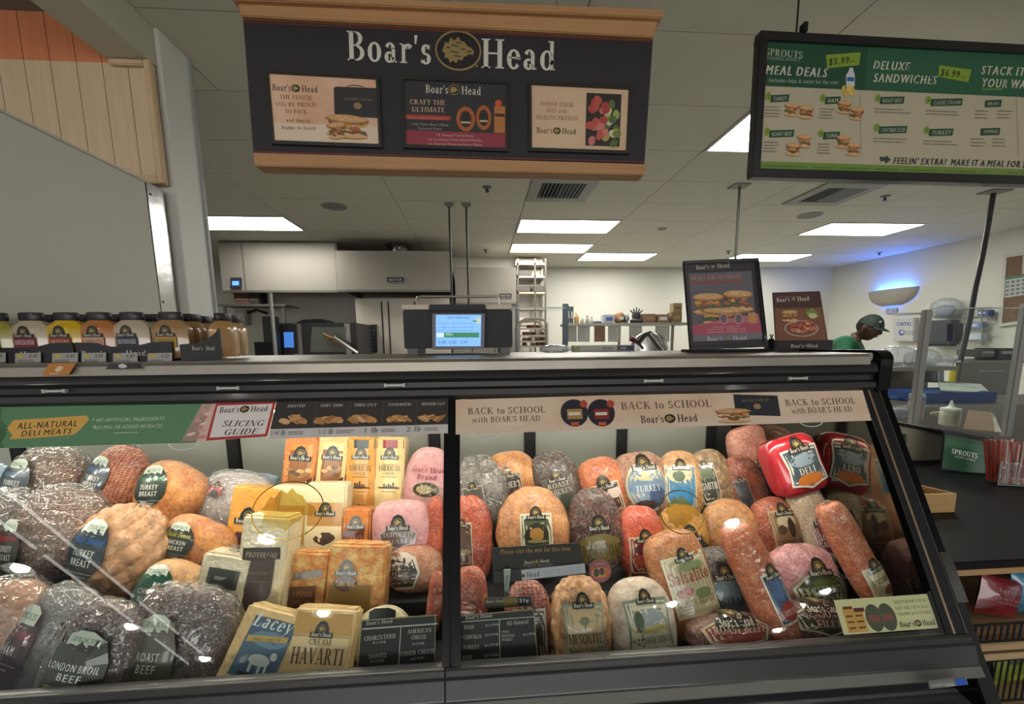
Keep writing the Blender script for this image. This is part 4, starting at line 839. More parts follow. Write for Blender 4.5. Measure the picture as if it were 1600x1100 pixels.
def prod(name, label, cat, px, py, Y, hw, hh, kind, m, roll=0, pitch=22, cd=.62, yaw=0, lab=None, pat='smooth', egg=0., e1=.8, e2=.85, bag=None, tuft=None, seed=None, group=None, res=(48, 32), taper=0):
    c = at(px, py, Y=Y); s = (c-EYE).dot(FW)/FPX; A, B = hw*s*1.05, hh*s*1.05
    R = Matrix.Rotation(math.radians(yaw), 4, 'Z') @ Matrix.Rotation(math.radians(-pitch), 4, 'X') @ Matrix.Rotation(math.radians(roll), 4, 'Y')
    t = thing(name, label, cat, c, R, group); Mx = wm(t); seed = seed if seed is not None else px*.37
    D = cd*min(A, B)
    if kind == 'loaf': vs, fs = loaf_mesh(A, B, D, e1, e2, egg, pat, seed, *res)
    elif kind == 'log': vs, fs = loaf_mesh(A, B, A*.9, .42, 1., egg, pat, seed, 32, 40)
    else: vs, fs = block_mesh(A, B, D, seed, min(.008, D*.3), taper)
    nm = {'meat': 'meat', 'cheese': 'cheese', 'sausage': 'sausage'}.get(cat, 'body')
    MB(Mx).add(vs, fs).build(nm, m, t, smooth='all' if kind != 'block' else True)
    bv = None
    if bag:
        bv = [v+v.normalized()*(.010+.010*abs(noise.noise(v*25+V((seed, 0, 0))))) for v in vs]
        MB(Mx).add(bv, fs).build('plastic_bag', bag, t, smooth='all')
    if lab:
        if kind == 'block': lv, lf = vs, fs
        else:
            lv, lf = loaf_mesh(A, B, A*.9 if kind == 'log' else D, .42 if kind == 'log' else e1, 1. if kind == 'log' else e2, egg, 'smooth', seed, 40, 40)
            ex = {'diamond': .055, 'twine': .045, 'net': .02, 'ribs': .03, 'lumpy': .02, 'wrinkle': .03}.get(pat, .004)*A+(.019 if bag else 0)
            lv = [v+v.normalized()*ex for v in lv]
        T = BVHTree.FromPolygons(lv, lf)
        def mp(u, v, d):
            h = T.ray_cast(V((u, -1, v)), V((0, 1, 0)))
            if h[0] is None:
                h = T.find_nearest(V((u, 0, v))); q = h[0]; nn = h[1]
            else: q, nn = h[0], h[1]
            return Mx @ (q+nn*(.0012+d*1.2)+V((0, -.0006-d*.8, 0)))
        p = Print(mp, t, .35, .6)
        for f in (lab if isinstance(lab, list) else [lab]): f(p, A, B)
        p.flush('wrapper_label', 'lettering')
    if tuft:
        for (tx_, tz, tr) in tuft:
            b = MB(Mx); n = 16; rr = []
            for k in range(n*3):
                a = 2*math.pi*k/(n*3); r = tr*(.55+.45*random.random()); rr.append((tx_*A+math.cos(a)*r, (random.random()-.5)*tr*.9, tz*B+math.sin(a)*r*.6))
            ctr = V((tx_*A, 0, tz*B)); vv = [ctr]+rr; b.add(vv, [(0, 1+k, 1+(k+1) % len(rr)) for k in range(len(rr))]); b.build('wrap_end', FILMW, t)
    return t
F = True
def mm(c, c2, c3=None, vs=14., vc=.6, r=.5, sp=.5, net=0, cr=.45): return mat(c, r, c2=c2, c3=c3, vs=vs, vc=vc, film=True, bump=(70, .35), speck=sp, net=net, crease=cr if sp > .25 else cr*.5)
BRN = mm('6e4e3c', '8a6049', 'a5745a', net=26); RED = mm('9c5030', 'bd6e42', 'd6905a', net=24); ORGM = mm('a8632c', 'c58544', 'd9a362', 18); TANM = mm('a87b52', 'c0926a', 'd2aa80', 12)
PNK = mm('b98285', 'cf9aa0', 'd9adb0', 14, sp=.2); DRK = mm('2c211e', '43302a', '5c443a', 22); DGR = mm('3f3936', '59514c', '746b64', 22); PALE = mm('c9b8a2', 'd9cab6', vs=10)
PUR = mm('3d2a2c', '553a3b', '6b4d4a', 24); REDH = mm('983820', 'b54e28', 'c8704c', 16); SAL = mm('a4502c', 'ba693e', 'cb875a', 40); SALD = mm('6b4a3e', '805c4c', '967061', 40)
LSAL = mm('a8806a', 'bd9880', 'cfae98', 40); GOLD = mm('9c6a22', 'bd8a3a', 'cfa45a', 16); REDPL = mat('a11f2a', .25, coat=1., c2='b52c36', vs=6); REDPL2 = mat('8a2a34', .25, coat=1., c2='9a3540', vs=6)
CHY = mm('c98a2c', 'd79b40', vs=14, sp=.2); CHC = mm('cfc39c', 'dcd2b0', vs=8, sp=.1); CHW = mm('c9c0a0', 'd6ceb2', vs=6, sp=.1); CHO = mm('c2702a', 'cf8440', vs=12, sp=.3); CHM = mm('c77a30', 'd9a85c', 'e0c488', 26, .75, sp=.3)
CHP = mm('d6b578', 'e0c58c', vs=8, sp=.12); RIB = mm('8c3c2c', 'a55640', 'b87456', 30, net=24); PASTR = mm('2f2b2a', '48413e', '655c56', 30); ITM = mm('a06030', 'b97a44', 'c9965c', 18)
# --- left bay, upper row
prod('turkey_breast', 'netted dark brown turkey breast with blue script label, top row at far left', 'meat', 78, 750, 1.74, 48, 46, 'loaf', BRN, 8, pat='net', res=(96, 64), bag=FILM, tuft=[(-.2, 1.0, .03)], lab=spr(-.35, -.15, 1.0, 1.35, 'Pinnacle Style', '5a7fa8', ['TURKEY', 'BREAST'], '39424a'))
prod('turkey_breast', 'tall reddish netted turkey breast, second in the top row, dark oval label on its left', 'meat', 180, 757, 1.72, 40, 58, 'loaf', RED, 14, pat='net', res=(96, 64), tuft=[(.1, 1.0, .03)], lab=spr(-.38, .1, 1.1, 1.0, 'Mesquite', '4a76a8', ['TURKEY', 'BREAST'], '26323c'))
prod('turkey_breast', 'smooth orange turkey breast with green script label under bluish plastic', 'meat', 268, 772, 1.66, 50, 46, 'loaf', ORGM, 30, pat='smooth', egg=-.1, lab=spr(-.33, .05, 1.0, 1.25, 'Oven Roasted', '2f9a58', ['TURKEY', 'BREAST'], '223029', rot=.5), tuft=[(.75, .75, .035)])
prod('bagged_ham', 'pale pink ham in loose plastic with blue edge between turkey and yellow cheese', 'meat', 372, 785, 1.70, 52, 44, 'loaf', mm('a98f88', 'bda49c', 'cdb9b0', 10), 10, pat='lumpy', bag=FILMW, lab=bh(-.35, .3, .4, .4, '8c2c30', None, archw=.0, art=[('2b2b2b', 0, -.25, .35, .3)]))
t = prod('plastic_bag', 'crumpled bluish plastic sack lying on top of the pale pink ham', 'plastic bag', 385, 752, 1.80, 45, 12, 'loaf', FILMB, 0, pat='wrinkle', cd=1.2)
prod('plastic_bag', 'bit of bluish bagged meat cut off at the left edge, top row', 'plastic bag', -8, 755, 1.74, 26, 30, 'loaf', FILMB, 0, pat='wrinkle')
# second row
prod('dark_turkey', 'dark netted meat cut off at the left edge, second row', 'meat', 8, 815, 1.50, 40, 46, 'loaf', DRK, 0, pat='net', bag=FILM)
prod('turkey_breast', 'big brown ribbed turkey breast with red script label in loose clear bag', 'meat', 92, 828, 1.47, 58, 62, 'loaf', BRN, 6, pat='ribs', res=(48, 90), bag=FILM, tuft=[(0, 1., .035)], lab=spr(-.45, -.38, .72, 1.15, 'Peppered', 'a83a44', ['TURKEY', 'BREAST'], '38322e'))
prod('turkey_breast', 'round tan turkey breast with diamond net pattern and big dark oval label', 'meat', 192, 858, 1.40, 64, 65, 'loaf', TANM, 12, pat='diamond', res=(120, 80), e1=.95, e2=.95, tuft=[(.1, 1., .03)], lab=spr(-.3, -.05, .95, 1.25, 'Honey Smoked', '2f62a8', ['TURKEY', 'BREAST'], '27333a'))
prod('chicken_breast', 'orange brown chicken breast with yellow script label leaning left, second row', 'meat', 310, 850, 1.44, 52, 38, 'loaf', ORGM, 25, pat='lumpy', egg=-.1, lab=spr(-.35, -.05, 1.0, 1.3, 'Classic Lemon', 'b5b03c', ['CHICKEN', 'BREAST'], '2c2f26', rot=.25))
# front row
prod('turkey_breast', 'tan pink wrinkled meat at the left edge, front row', 'meat', 12, 972, 1.20, 50, 62, 'loaf', mm('9c6c50', 'b5876a', 'c9a284', 14), 0, pat='lumpy', bag=FILM)
prod('ham', 'dark wrapped ham with plum label in clear bag, front row at far left', 'meat', 72, 1008, 1.19, 56, 84, 'loaf', mm('4f3c35', '68524a', '7d685e', 10), 18, pat='wrinkle', cd=.45, bag=FILMW, lab=spr(-.32, .02, .95, 1.25, 'Black Forest', 'a83a50', ['HAM'], '3a2029', 'trap'))
prod('chicken_breast', 'lower orange chicken breast with glossy green label above the roast beef', 'meat', 272, 930, 1.26, 54, 48, 'loaf', mm('b5834c', 'c99a64', 'd9b080', 12), 25, pat='smooth', lab=spr(-.35, .1, 1.15, 1.3, None, '2f9a58', ['CHICKEN', 'BREAST'], '1c4a38', rot=.35, foot='2a7a58'))
prod('beef_london_broil', 'dark purple beef cut with london broil label in clear bag, front row', 'meat', 143, 1030, 1.06, 56, 80, 'loaf', PUR, 20, pat='wrinkle', cd=.4, bag=FILM, lab=spr(.05, .02, 1.45, 1.05, None, '', ['LONDON BROIL', 'BEEF'], '23261f', 'trap', rot=.12, foot='8a8f4a'))
prod('roast_beef', 'coarse dark roast beef with grey see-through label, right end of the bagged front row', 'meat', 280, 1012, 1.13, 72, 84, 'loaf', PUR, 10, pat='wrinkle', cd=.42, bag=FILM, e1=.6, lab=spr(-.2, .0, .95, 1.15, None, '', ['ROAST', 'BEEF'], '5a574b', 'trap', rot=.08, foot='3b3d5c'))
# --- cheeses
def cheddar(px, py, hw, body, edge, label):
    def f(p, A, B):
        p.rect('8a5a34', -A*.9, -B*.9, A*.9, B*.55, 4, 6); p.poly(edge, [(-A*.9, B*.55), (-A*.9, B*.85), (A*.9, B*.85), (A*.9, B*.2), (0, B*.5)], 2)
        p.poly('4b3026', [(-A*.9, -B*.55), (A*.9, -B*.1), (A*.9, -B*.5), (-A*.9, -B*.9)], 4); arch(p, 0, B*.42, A*.9)
        for k in range(6): p.ell(('c59a5c', 'a3713e', '5f4a2c')[k % 3], random.uniform(-.6, .6)*A, random.uniform(-.15, .1)*B, A*.22, B*.06, 10, 1, 0, .2)
        p.text('e0d6c4', 'Vermont', -A*.05, -B*.48, B*.16, 'serif', 'c', A*1.3, .2, rot=.3); p.text('e0d6c4', 'Cheddar', A*.15, -B*.66, B*.16, 'serif', 'c', A*1.3, .2, rot=.3)
    return prod('cheese_block', label, 'cheese', px, py, 1.72, hw, 52, 'block', body, 6, 10, .9, lab=f)
cheddar(477, 733, 24, CHO, 'd0813a', 'orange vermont cheddar block with brown label, leftmost of the four tall blocks'); cheddar(525, 732, 23, CHP, 'dcc488', 'pale yellow vermont cheddar block with brown label, second of the four tall blocks')
def american(px, py, body, band, bg, label):
    def f(p, A, B):
        p.rect(bg, -A*.92, -B*.94, A*.92, B*.94, 3, 6); p.rect(band, -A*.92, B*.74, A*.92, B*.94, 3, 1); arch(p, 0, B*.58, A*.85)
        p.text('2e2a22', 'AMERICAN', 0, B*.2, B*.13, 'serif', 'c', A*1.5); p.text('5a4a34', 'CHEESE', 0, B*.11, B*.06, 'serif', 'c', A*.8)
        for y in (.35, .05, -.3, -.62): p.rect('6e5a3c', -A*.5, B*y, A*.5, B*(y+.012))
        p.ell('3a342a', 0, -B*.2, A*.75, B*.02); 
        for k in range(5): p.rect('3a342a', A*(-.35+.15*k), -B*.2, A*(-.25+.15*k), -B*(.2-random.uniform(.05, .16)))
        arch(p, 0, -B*.75, A*.7)
    return prod('american_cheese', label, 'cheese', px, py, 1.70, 21, 60, 'block', body, 3, 10, .9, lab=f)
american(568, 746, CHY, '2c2f36', 'd79f5c', 'tall orange american cheese carton with black top band'); american(612, 746, CHP, '8a2430', 'dcc68e', 'tall pale american cheese carton with dark red top band')
prod('pink_ham', 'tall pink ham with oval gold emblem and red lettering beside the cheese cartons', 'meat', 668, 768, 1.66, 36, 66, 'loaf', PNK, 6, 12, e1=.75, lab=[lambda p, A, B: (p.text('8c2c40', "Boar's Head", 0, B*.45, B*.12, 'serif', 'c', A*1.4), p.text('8c2c40', 'Brand', 0, B*.3, B*.11, 'serif', 'c', A*.8), p.emblem(0, B*.08, A*.55, B*.17, '2a261c', '9c8a5c', 3), p.text('a8586c', 'HAM', 0, -B*.4, B*.16, 'serif', 'c', A*.9))])
prod('cheese_block', 'deep yellow cheese block with dark arched label, left of the cream blocks', 'cheese', 402, 812, 1.52, 33, 50, 'block', CHY, 8, 12, .55, lab=[lambda p, A, B: (arch(p, -A*.15, B*.1, A*.75), p.rect('4a2c38', -A*.55, -B*.75, A*.3, -B*.3, 3, 3))])
prod('cheese_block', 'cream cheese block partly behind the gold oval decal', 'cheese', 458, 812, 1.53, 27, 52, 'block', CHC, 3, 12, .6, lab=[lambda p, A, B: p.rect('b98a3c', -A*.85, -B*.6, A*.85, B*.45, 4, 5)])
prod('cheese_block', 'cream cheese block with brown and cream label right of the gold decal', 'cheese', 514, 812, 1.52, 29, 56, 'block', CHC, 3, 12, .6, lab=[lambda p, A, B: (p.rect('b0824a', -A*.85, -B*.1, A*.85, B*.5, 4, 4), arch(p, 0, B*.28, A*.7), p.rect('d8c8a0', -A*.85, -B*.85, A*.85, -B*.1, 4, 4), p.ell('4a3a34', 0, -B*.42, A*.5, B*.16, 12, 2, 0, .2), p.rect('46454c', -A*.6, -B*.85, A*.7, -B*.66, 3, 2))])
prod('smoked_cheese', 'small orange smoked cheese with maroon label between cream block and pink ham', 'cheese', 560, 830, 1.50, 21, 36, 'block', CHO, 3, 14, .8, lab=[lambda p, A, B: (p.rect('5c2a28', -A*.8, -B*.9, A*.6, B*.1, 3, 4), arch(p, 0, B*.35, A*.9), p.text('c98a70', 'SMOKED', 0, -B*.3, B*.2, 'serif', 'c', A*1.2, 0, 0, .2))])
prod('pink_ham', 'rounded pink ham with grey ribbon label below the tall cheese cartons', 'meat', 627, 826, 1.48, 42, 42, 'loaf', PNK, 0, 18, e1=.55, e2=.7, lab=bh(0, -.2, 1.3, .9, '5e5658', 'b9a8aa', [('SMOKED', -.02, .16, 'a8989a', .8), ('HAM', -.24, .16, 'a8989a', .5)], shape='wide', archw=.42))
prod('ham', 'brown speckled ham with torn black label under the rounded pink ham', 'meat', 648, 888, 1.38, 42, 34, 'loaf', mm('a06a50', 'b98468', 'cfa088', 40), 0, 22, lab=[lambda p, A, B: (p.poly('cfc6b8', sub([(-A*.9, -B*.8), (A*.05, -B*.75), (A*.25, -B*.1), (A*.1, B*.5), (-A*.2, B*.7), (-A*.9, B*.8)], 3), 3), p.poly('2c2926', sub([(-A*.9, -B*.7), (A*.0, -B*.65), (A*.18, -B*.1), (A*.0, B*.4), (-A*.9, B*.7)], 3), 3), p.text('8c867c', 'SWEET', -A*.4, B*.0, B*.28, 'serif', 'c', A*.7), p.text('8c867c', 'SLICE', -A*.4, -B*.35, B*.28, 'serif', 'c', A*.6))])
prod('mozzarella_block', 'whitish mozzarella block with dark green band, crumpled wrap on top', 'cheese', 350, 940, 1.26, 36, 72, 'block', CHW, 12, 16, .6, tuft=[(0, 1.03, .035)], lab=[lambda p, A, B: (p.rect('2f3830', -A*.95, B*.35, A*.95, B*.72, 4, 3), p.rect('7d8a7c', -A*.3, B*.5, A*.3, B*.57), p.rect('2c2620', -A*.35, B*.05, A*.25, B*.3, 3, 2), p.text('cfc8b4', "Boar's Head", -A*.05, B*.1, B*.07, 'serif', 'c', A*.5), p.text('3a342a', 'Mozzarella', A*.1, -B*.35, B*.14, 'serif', 'c', A*1.5, .2), p.rect('6e6550', -A*.9, -B*.05, A*.9, -B*.02))])
prod('provolone_block', 'tall cream provolone loaf with dark brown label in the middle front', 'cheese', 420, 890, 1.30, 33, 82, 'block', CHC, 5, 14, .8, lab=[lambda p, A, B: (p.poly('4c4038', sub([(-A*.7, -B*.4), (-A*.4, -B*.62), (A*.3, -B*.5), (A*.55, -B*.3), (A*.6, B*.42), (-A*.75, B*.42)], 3), 4), p.poly('3c332d', sub([(-A*.8, B*.2), (A*.8, B*.28), (A*.75, B*.48), (-A*.8, B*.44)], 3), 3), p.text('b5a58c', 'PROVOLONE', 0, B*.29, B*.09, 'serif', 'c', A*1.35, .1), p.text('8c7a64', 'PICCANTE', -A*.05, 0, B*.05, 'serif', 'c', A*.8), p.rect('7c6a56', -A*.5, -B*.12, A*.4, -B*.11))])
prod('marbled_cheese', 'orange and white marbled cheese block with dark label left of the bigger marbled one', 'cheese', 485, 915, 1.32, 30, 52, 'block', CHM, 5, 16, .6, lab=[lambda p, A, B: (p.poly('5a3020', sub([(-A*.75, -B*.6), (A*.5, -B*.45), (A*.5, B*.1), (-A*.75, B*.05)], 3), 3), p.poly('5c4a2c', sub([(-A*.7, B*.2), (A*.75, B*.35), (A*.7, B*.55), (-A*.65, B*.42)], 3), 3), p.text('b98a5c', '3 PEPPER', -A*.1, -B*.2, B*.14, 'serif', 'c', A*.9), p.text('9c6a4c', 'COLBY JACK', -A*.1, -B*.4, B*.1, 'serif', 'c', A*.9))])
prod('marbled_cheese', 'larger marbled colby jack block with brown label in the middle of the cheeses', 'cheese', 562, 905, 1.31, 41, 54, 'block', CHM, 4, 16, .5, lab=[lambda p, A, B: (p.rect('7c6230', -A*.9, -B*.85, A*.55, -B*.05, 5, 4), p.ell('4a2420', -A*.35, -B*.02, A*.42, B*.2, 16, 3), arch(p, -A*.35, B*.32, A*.55), p.text('d8c8a8', 'Colby Jack', -A*.35, -B*.08, B*.13, 'serif', 'c', A*.65))])
prod('swiss_block', 'pale swiss block with blue lacey swiss label showing a goat, front row', 'cheese', 425, 1012, 1.12, 52, 54, 'block', CHP, 16, 28, .4, taper=-.06, lab=[lambda p, A, B: (p.poly('3f5c74', sub([(-A*.75, -B*.7), (A*.5, -B*.75), (A*.6, B*.75), (-A*.6, B*.75)], 4), 4), p.ell('5f7f98', 0, B*.25, A*.5, B*.2, 14, 3, 0, .1), p.text('d8dcd8', 'Lacey', -A*.05, B*.5, B*.34, 'serif', 'c', A*1.15, .3), p.poly('b59a50', sub([(-A*.6, B*.1), (A*.5, B*.28), (A*.5, B*.42), (-A*.6, B*.26)], 3), 2), p.text('3f4a40', 'SWISS CHEESE', -A*.05, B*.2, B*.08, 'serif', 'c', A*.8, 0, 0, .15),
    p.ell('b9c4c4', -A*.05, -B*.25, A*.3, B*.14, 14, 3), p.ell('c4cccc', A*.3, -B*.1, A*.1, B*.1, 10, 2), p.rect('b9c4c4', -A*.28, -B*.55, -A*.2, -B*.25), p.rect('b9c4c4', -A*.02, -B*.55, A*.05, -B*.25), p.rect('b9c4c4', A*.15, -B*.52, A*.21, -B*.25), p.rect('22282c', -A*.5, -B*.68, A*.1, -B*.58, 3, 1))])
prod('havarti_block', 'cream havarti block with large brown lettering, front row', 'cheese', 507, 1006, 1.12, 45, 52, 'block', CHP, 6, 26, .45, lab=[lambda p, A, B: (p.rect('d9c08c', -A*.9, -B*.9, A*.9, B*.25, 6, 6), p.rect('c0954a', -A*.9, B*.3, A*.9, B*.85, 5, 3), arch(p, 0, B*.38, A*.5), p.text('5a3a28', 'CREAM', 0, B*.05, B*.15, 'serif', 'c', A*.7), p.text('54341f', 'HAVARTI', 0, -B*.42, B*.4, 'serif', 'c', A*1.65), p.rect('5a4030', -A*.6, -B*.82, A*.6, -B*.6, 5, 1), p.text('d8c8a0', 'All Natural Cheese', 0, -B*.77, B*.12, 'serif', 'c', A*1.05))])
t = thing('round_cheese', 'cut pale round of cheese with black wrapper behind the cheese price sign', 'cheese', at(598, 995, Y=1.16), Matrix.Rotation(math.radians(62), 4, 'X'))
Mx = wm(t); MB(Mx).lathe([(.075, -.03), (.083, -.024), (.083, .024), (.075, .03)], n=40).build('cheese', CHC, t, smooth=True); MB(Mx).add([(-.035, -.06, .031), (.04, -.06, .031), (.04, .07, .031), (.02, .078, .031), (-.02, .078, .031), (-.035, .07, .031)], [tuple(range(6))]).build('wrapper_band', mat('2c2f30', .3, coat=.7), t)

# --- right bay, upper row
prod('smoked_turkey', 'grey brown netted meat hard against the middle post, top row of right bay', 'meat', 752, 772, 1.60, 38, 54, 'loaf', DGR, -8, pat='wrinkle', bag=FILM, lab=bh(-.3, -.2, .8, .9, '4e4a46', '8e8880', archw=0, shape='rect'))
prod('roasted_turkey', 'golden orange turkey with black label reading ER\'S behind the large roast turkey', 'meat', 800, 755, 1.72, 42, 48, 'loaf', ORGM, -8, lab=bh(-.2, -.15, 1.0, .95, '2e2226', 'a89070', [("BUTCHER'S", .0, .18, 'cfc8bc', .85)], archw=.4, shape='rect', art=[('7c4a30', 0, -.32, .4, .14)]))
prod('dark_chicken', 'dark brown roasted meat with grey label, third in the top row right of the post', 'meat', 868, 758, 1.70, 38, 52, 'loaf', DRK, -12, pat='lumpy', lab=bh(.0, -.2, 1.2, .9, '55504a', None, [('ROAST', .12, .15, 'bdb6a8', .7), ('CHICKEN', -.08, .15, 'bdb6a8', .8)], archw=0, shape='rect', art=[('3f4a40', 0, -.3, .4, .18)]))
prod('roasted_turkey', 'bright orange turkey with dark crest and pale corner label, centre of the top row', 'meat', 942, 764, 1.70, 40, 48, 'loaf', mm('b0552a', 'cc7440', 'dc9058', 14), -14, pat='lumpy', lab=[bh(-.1, -.25, 1.1, .9, '4e3228', 'cbb7a4', archw=.5, shape='rect', art=[('cdb9ae', .25, .1, .22, .2)])])
prod('turkey_breast', 'rounded turkey breast with crumpled blue and cream wrapper, top row', 'meat', 1001, 756, 1.70, 42, 49, 'loaf', mm('8c5c48', 'a87a60', 'c4a890', 20), -4, pat='lumpy', lab=[bh(0, -.1, 1.45, 1.5, '6a83a0', 'b5ab8c', [('TURKEY', -.1, .12, 'd6dce0', .6)], archw=0, shape='oval', art=[('b9b690', 0, .25, .38, .16), ('3c5274', .2, -.2, .2, .2), ('3a2e2c', -.1, -.36, .3, .1)])])
prod('turkey_breast', 'light orange turkey with bright blue sea picture label, top row', 'meat', 1063, 758, 1.68, 34, 52, 'loaf', mm('bd8a58', 'cfa070', vs=10), 4, lab=[bh(-.2, -.05, 1.25, 1.3, '4f7fa0', 'c8bda4', archw=0, shape='rect', art=[('d2c6a2', -.05, .25, .42, .2), ('5f7060', -.1, .2, .2, .12), ('2f78a8', 0, -.2, .42, .2)])])
prod('peppered_turkey', 'tan herb crusted turkey with vertical dark label, top row', 'meat', 1113, 756, 1.68, 32, 52, 'loaf', mm('6a5238', 'a8855c', 'c9a880', 34, .7), -6, pat='lumpy', lab=[bh(-.45, .0, .8, 1.3, '343a32', 'bdb7a4', [('SMITH', -.1, .14, 'd0ccc0', .8)], archw=0, shape='rect', art=[('55624a', 0, .25, .35, .14)])])
prod('spiced_ham', 'glossy red brown spiced meat left of the pink salami, top row', 'meat', 1165, 762, 1.66, 30, 50, 'loaf', mm('6e2c18', '94482a', 'b5663c', 24), -12, pat='lumpy', lab=bh(-.5, -.2, .6, 1.1, '3c3a40', '7c7870', archw=0, shape='rect'))
prod('mortadella', 'tall pink mortadella with blue and yellow label leaning behind the red package', 'meat', 1183, 742, 1.80, 33, 74, 'loaf', mm('c27a68', 'd08e7a', 'dba594', 18), -14, 12, e1=.45, lab=bh(.1, -.1, 1.4, .95, '3f4c66', 'c0b488', archw=.5, shape='rect', art=[('c9a23c', .1, .1, .2, .1), ('b03c34', 0, -.3, .35, .08)]))
prod('bologna', 'bright red package with black and orange label at the right end of the top row', 'meat', 1237, 727, 1.50, 40, 44, 'loaf', REDPL, -14, 20, e1=.45, e2=.6, lab=bh(.02, -.05, 1.45, 1.5, '44505a', 'd2ccc0', [('DELI', -.18, .14, 'd8d2c4', .45)], archw=.4, art=[('8a98a4', 0, .12, .35, .14), ('c4702c', 0, -.3, .36, .12)]))
prod('sausage_roll', 'short orange sausage end lying behind the red package', 'sausage', 1268, 690, 1.60, 26, 24, 'loaf', mm('b06848', 'c98468', vs=22), 0, 15)
# second row
prod('red_ham', 'red ribbed ham with brown label against the middle post, second row', 'meat', 733, 842, 1.46, 34, 62, 'loaf', REDH, -2, pat='twine', e1=.75, lab=bh(-.25, -.15, .8, 1.2, '4c3426', 'b9ab90', archw=0, shape='rect', art=[('7c6a44', 0, -.1, .4, .06)]))
prod('red_ham', 'red ribbed ham just left of the middle post, second row', 'meat', 678, 842, 1.46, 14, 62, 'loaf', REDH, 3, pat='twine', e1=.75)
prod('roasted_turkey', 'large golden roast turkey with green picture label above the please visit sign', 'meat', 834, 825, 1.45, 55, 62, 'loaf', mm('a86a3a', 'c68a54', 'd6a878', 14), 0, pat='lumpy', egg=.08, e1=.95, e2=.95, lab=bh(0, -.22, .82, 1.25, '4a5338', 'd0c9b4', archw=.42, shape='rect', art=[('2f2c20', 0, .05, .38, .22), ('a87c40', 0, .08, .22, .12), ('8c8458', 0, -.04, .33, .03)]))
prod('honey_coated_ham', 'dark netted ham with olive honey coat label and gold crest, second row', 'meat', 930, 828, 1.44, 38, 60, 'loaf', mm('2e1410', '4e2418', '7c4a34', 20), -2, pat='twine', e1=.8, lab=[lambda p, A, B: (p.poly('6a5c2c', sub([(-A*.75, -B*.2), (-A*.2, -B*.08), (A*.2, -B*.08), (A*.75, -B*.2), (A*.8, -B*.85), (-A*.8, -B*.85)], 3), 4), arch(p, 0, B*.12, A*.6), p.text('2a2210', 'HONEY COAT', 0, -B*.58, B*.26, 'serif', 'c', A*1.55))])
prod('red_turkey', 'bright red orange glazed turkey with crimson square label, second row', 'meat', 1000, 848, 1.44, 38, 55, 'loaf', mm('a83418', 'cc5028', 'dc7444', 16), 0, pat='lumpy', e1=.85, lab=bh(.0, -.3, 1.25, 1.05, '7c2030', 'bda98c', [('SALSA', -.4, .1, 'c0a860', .6)], archw=.42, shape='rect', art=[('94402c', 0, -.1, .4, .2), ('4a1a24', 0, .15, .4, .12)]))
prod('golden_turkey', 'golden turkey with dark golden catering label below the gold decal', 'meat', 1068, 842, 1.46, 38, 50, 'loaf', GOLD, 0, lab=bh(0, -.3, 1.5, 1.0, '352f26', None, [('GOLDEN', -.16, .18, 'c9bd9c', .7), ('CATERING', -.36, .12, '8c806c', .7)], archw=0, shape='wide'))
prod('roasted_turkey', 'round light brown turkey with a bright mirrored lamp on it, second row', 'meat', 1140, 826, 1.46, 40, 44, 'loaf', mm('a8703c', 'c08a54', 'd0a070', 12), 0, e1=.95, lab=bh(-.25, -.55, .6, .6, '34302a', 'a8a090', archw=0, shape='rect'))
prod('chipotle_chicken', 'dark orange chipotle chicken breast with tan printed panel, second row', 'meat', 1212, 828, 1.44, 36, 48, 'loaf', mm('7c2e14', '9c4a24', 'b5683c', 26), -4, pat='lumpy', lab=bh(.1, -.05, 1.25, 1.45, '7c6244', 'a08a68', [('CHIPOTLE', -.26, .11, '32241a', .85), ('CHICKEN', -.38, .07, '32241a', .6)], archw=0, shape='rect', art=[('b5a78c', 0, .22, .32, .13), ('3a2c22', .12, .08, .12, .2), ('4a3a2c', -.2, .05, .14, .1)]))
prod('genoa_salami', 'pale floury genoa salami with maroon label, standing below the red packages', 'sausage', 1270, 818, 1.42, 29, 58, 'loaf', mm('a8937c', 'c0ac96', 'd0bfaa', 20), -10, e1=.5, e2=.95, tuft=[(-.2, 1., .015)], lab=bh(.05, -.3, 1.35, .95, '6e2433', 'bdb3a4', [('GENOA', -.08, .14, 'cbb8ac', .75), ('SALAMI', -.26, .14, 'cbb8ac', .75)], archw=.5))
# front rows
prod('long_salami', 'long orange salami leaning left with white picture label, nearest the right frame', 'sausage', 1332, 862, 1.165, 24, 76, 'log', SAL, -20, 22, tuft=[(0, 1.0, .018)], lab=bh(.15, -.55, 1.6, .62, 'b5a883', 'cfc7b4', [('UNCURED', -.05, .16, '38322a', .8)], archw=.5, shape='rect', art=[('8c4a2c', .1, -.3, .25, .12)]))
prod('salsalito_turkey', 'orange spiced turkey with torn cream label and curly red lettering, leaning', 'meat', 1066, 912, 1.24, 45, 76, 'loaf', ITM, -12, 24, pat='lumpy', e1=.5, egg=-.05, lab=[bh(.05, .05, 1.45, 1.15, 'b0a47c', 'cdc6ac', [('Salsalito', .02, .2, '9c3024', .95), ('TURKEY BREAST', -.34, .1, '6a5a48', .85)], archw=.3, shape='rect', art=[('7c8a5c', .1, .25, .3, .08), ('a4503c', -.2, -.12, .2, .08), ('6e7c4a', .2, -.18, .2, .08)])])
prod('pastrami', 'black peppered pastrami with grey blue label between two leaning sausages', 'meat', 1122, 922, 1.27, 42, 62, 'loaf', PASTR, -4, 24, pat='wrinkle', lab=bh(.05, -.15, 1.6, 1.3, '5c7078', '8e9690', [('PASTRAMI', -.1, .14, '23282a', .85), ('BRAND', -.28, .07, '23282a', .4)], archw=.36, shape='wide'))
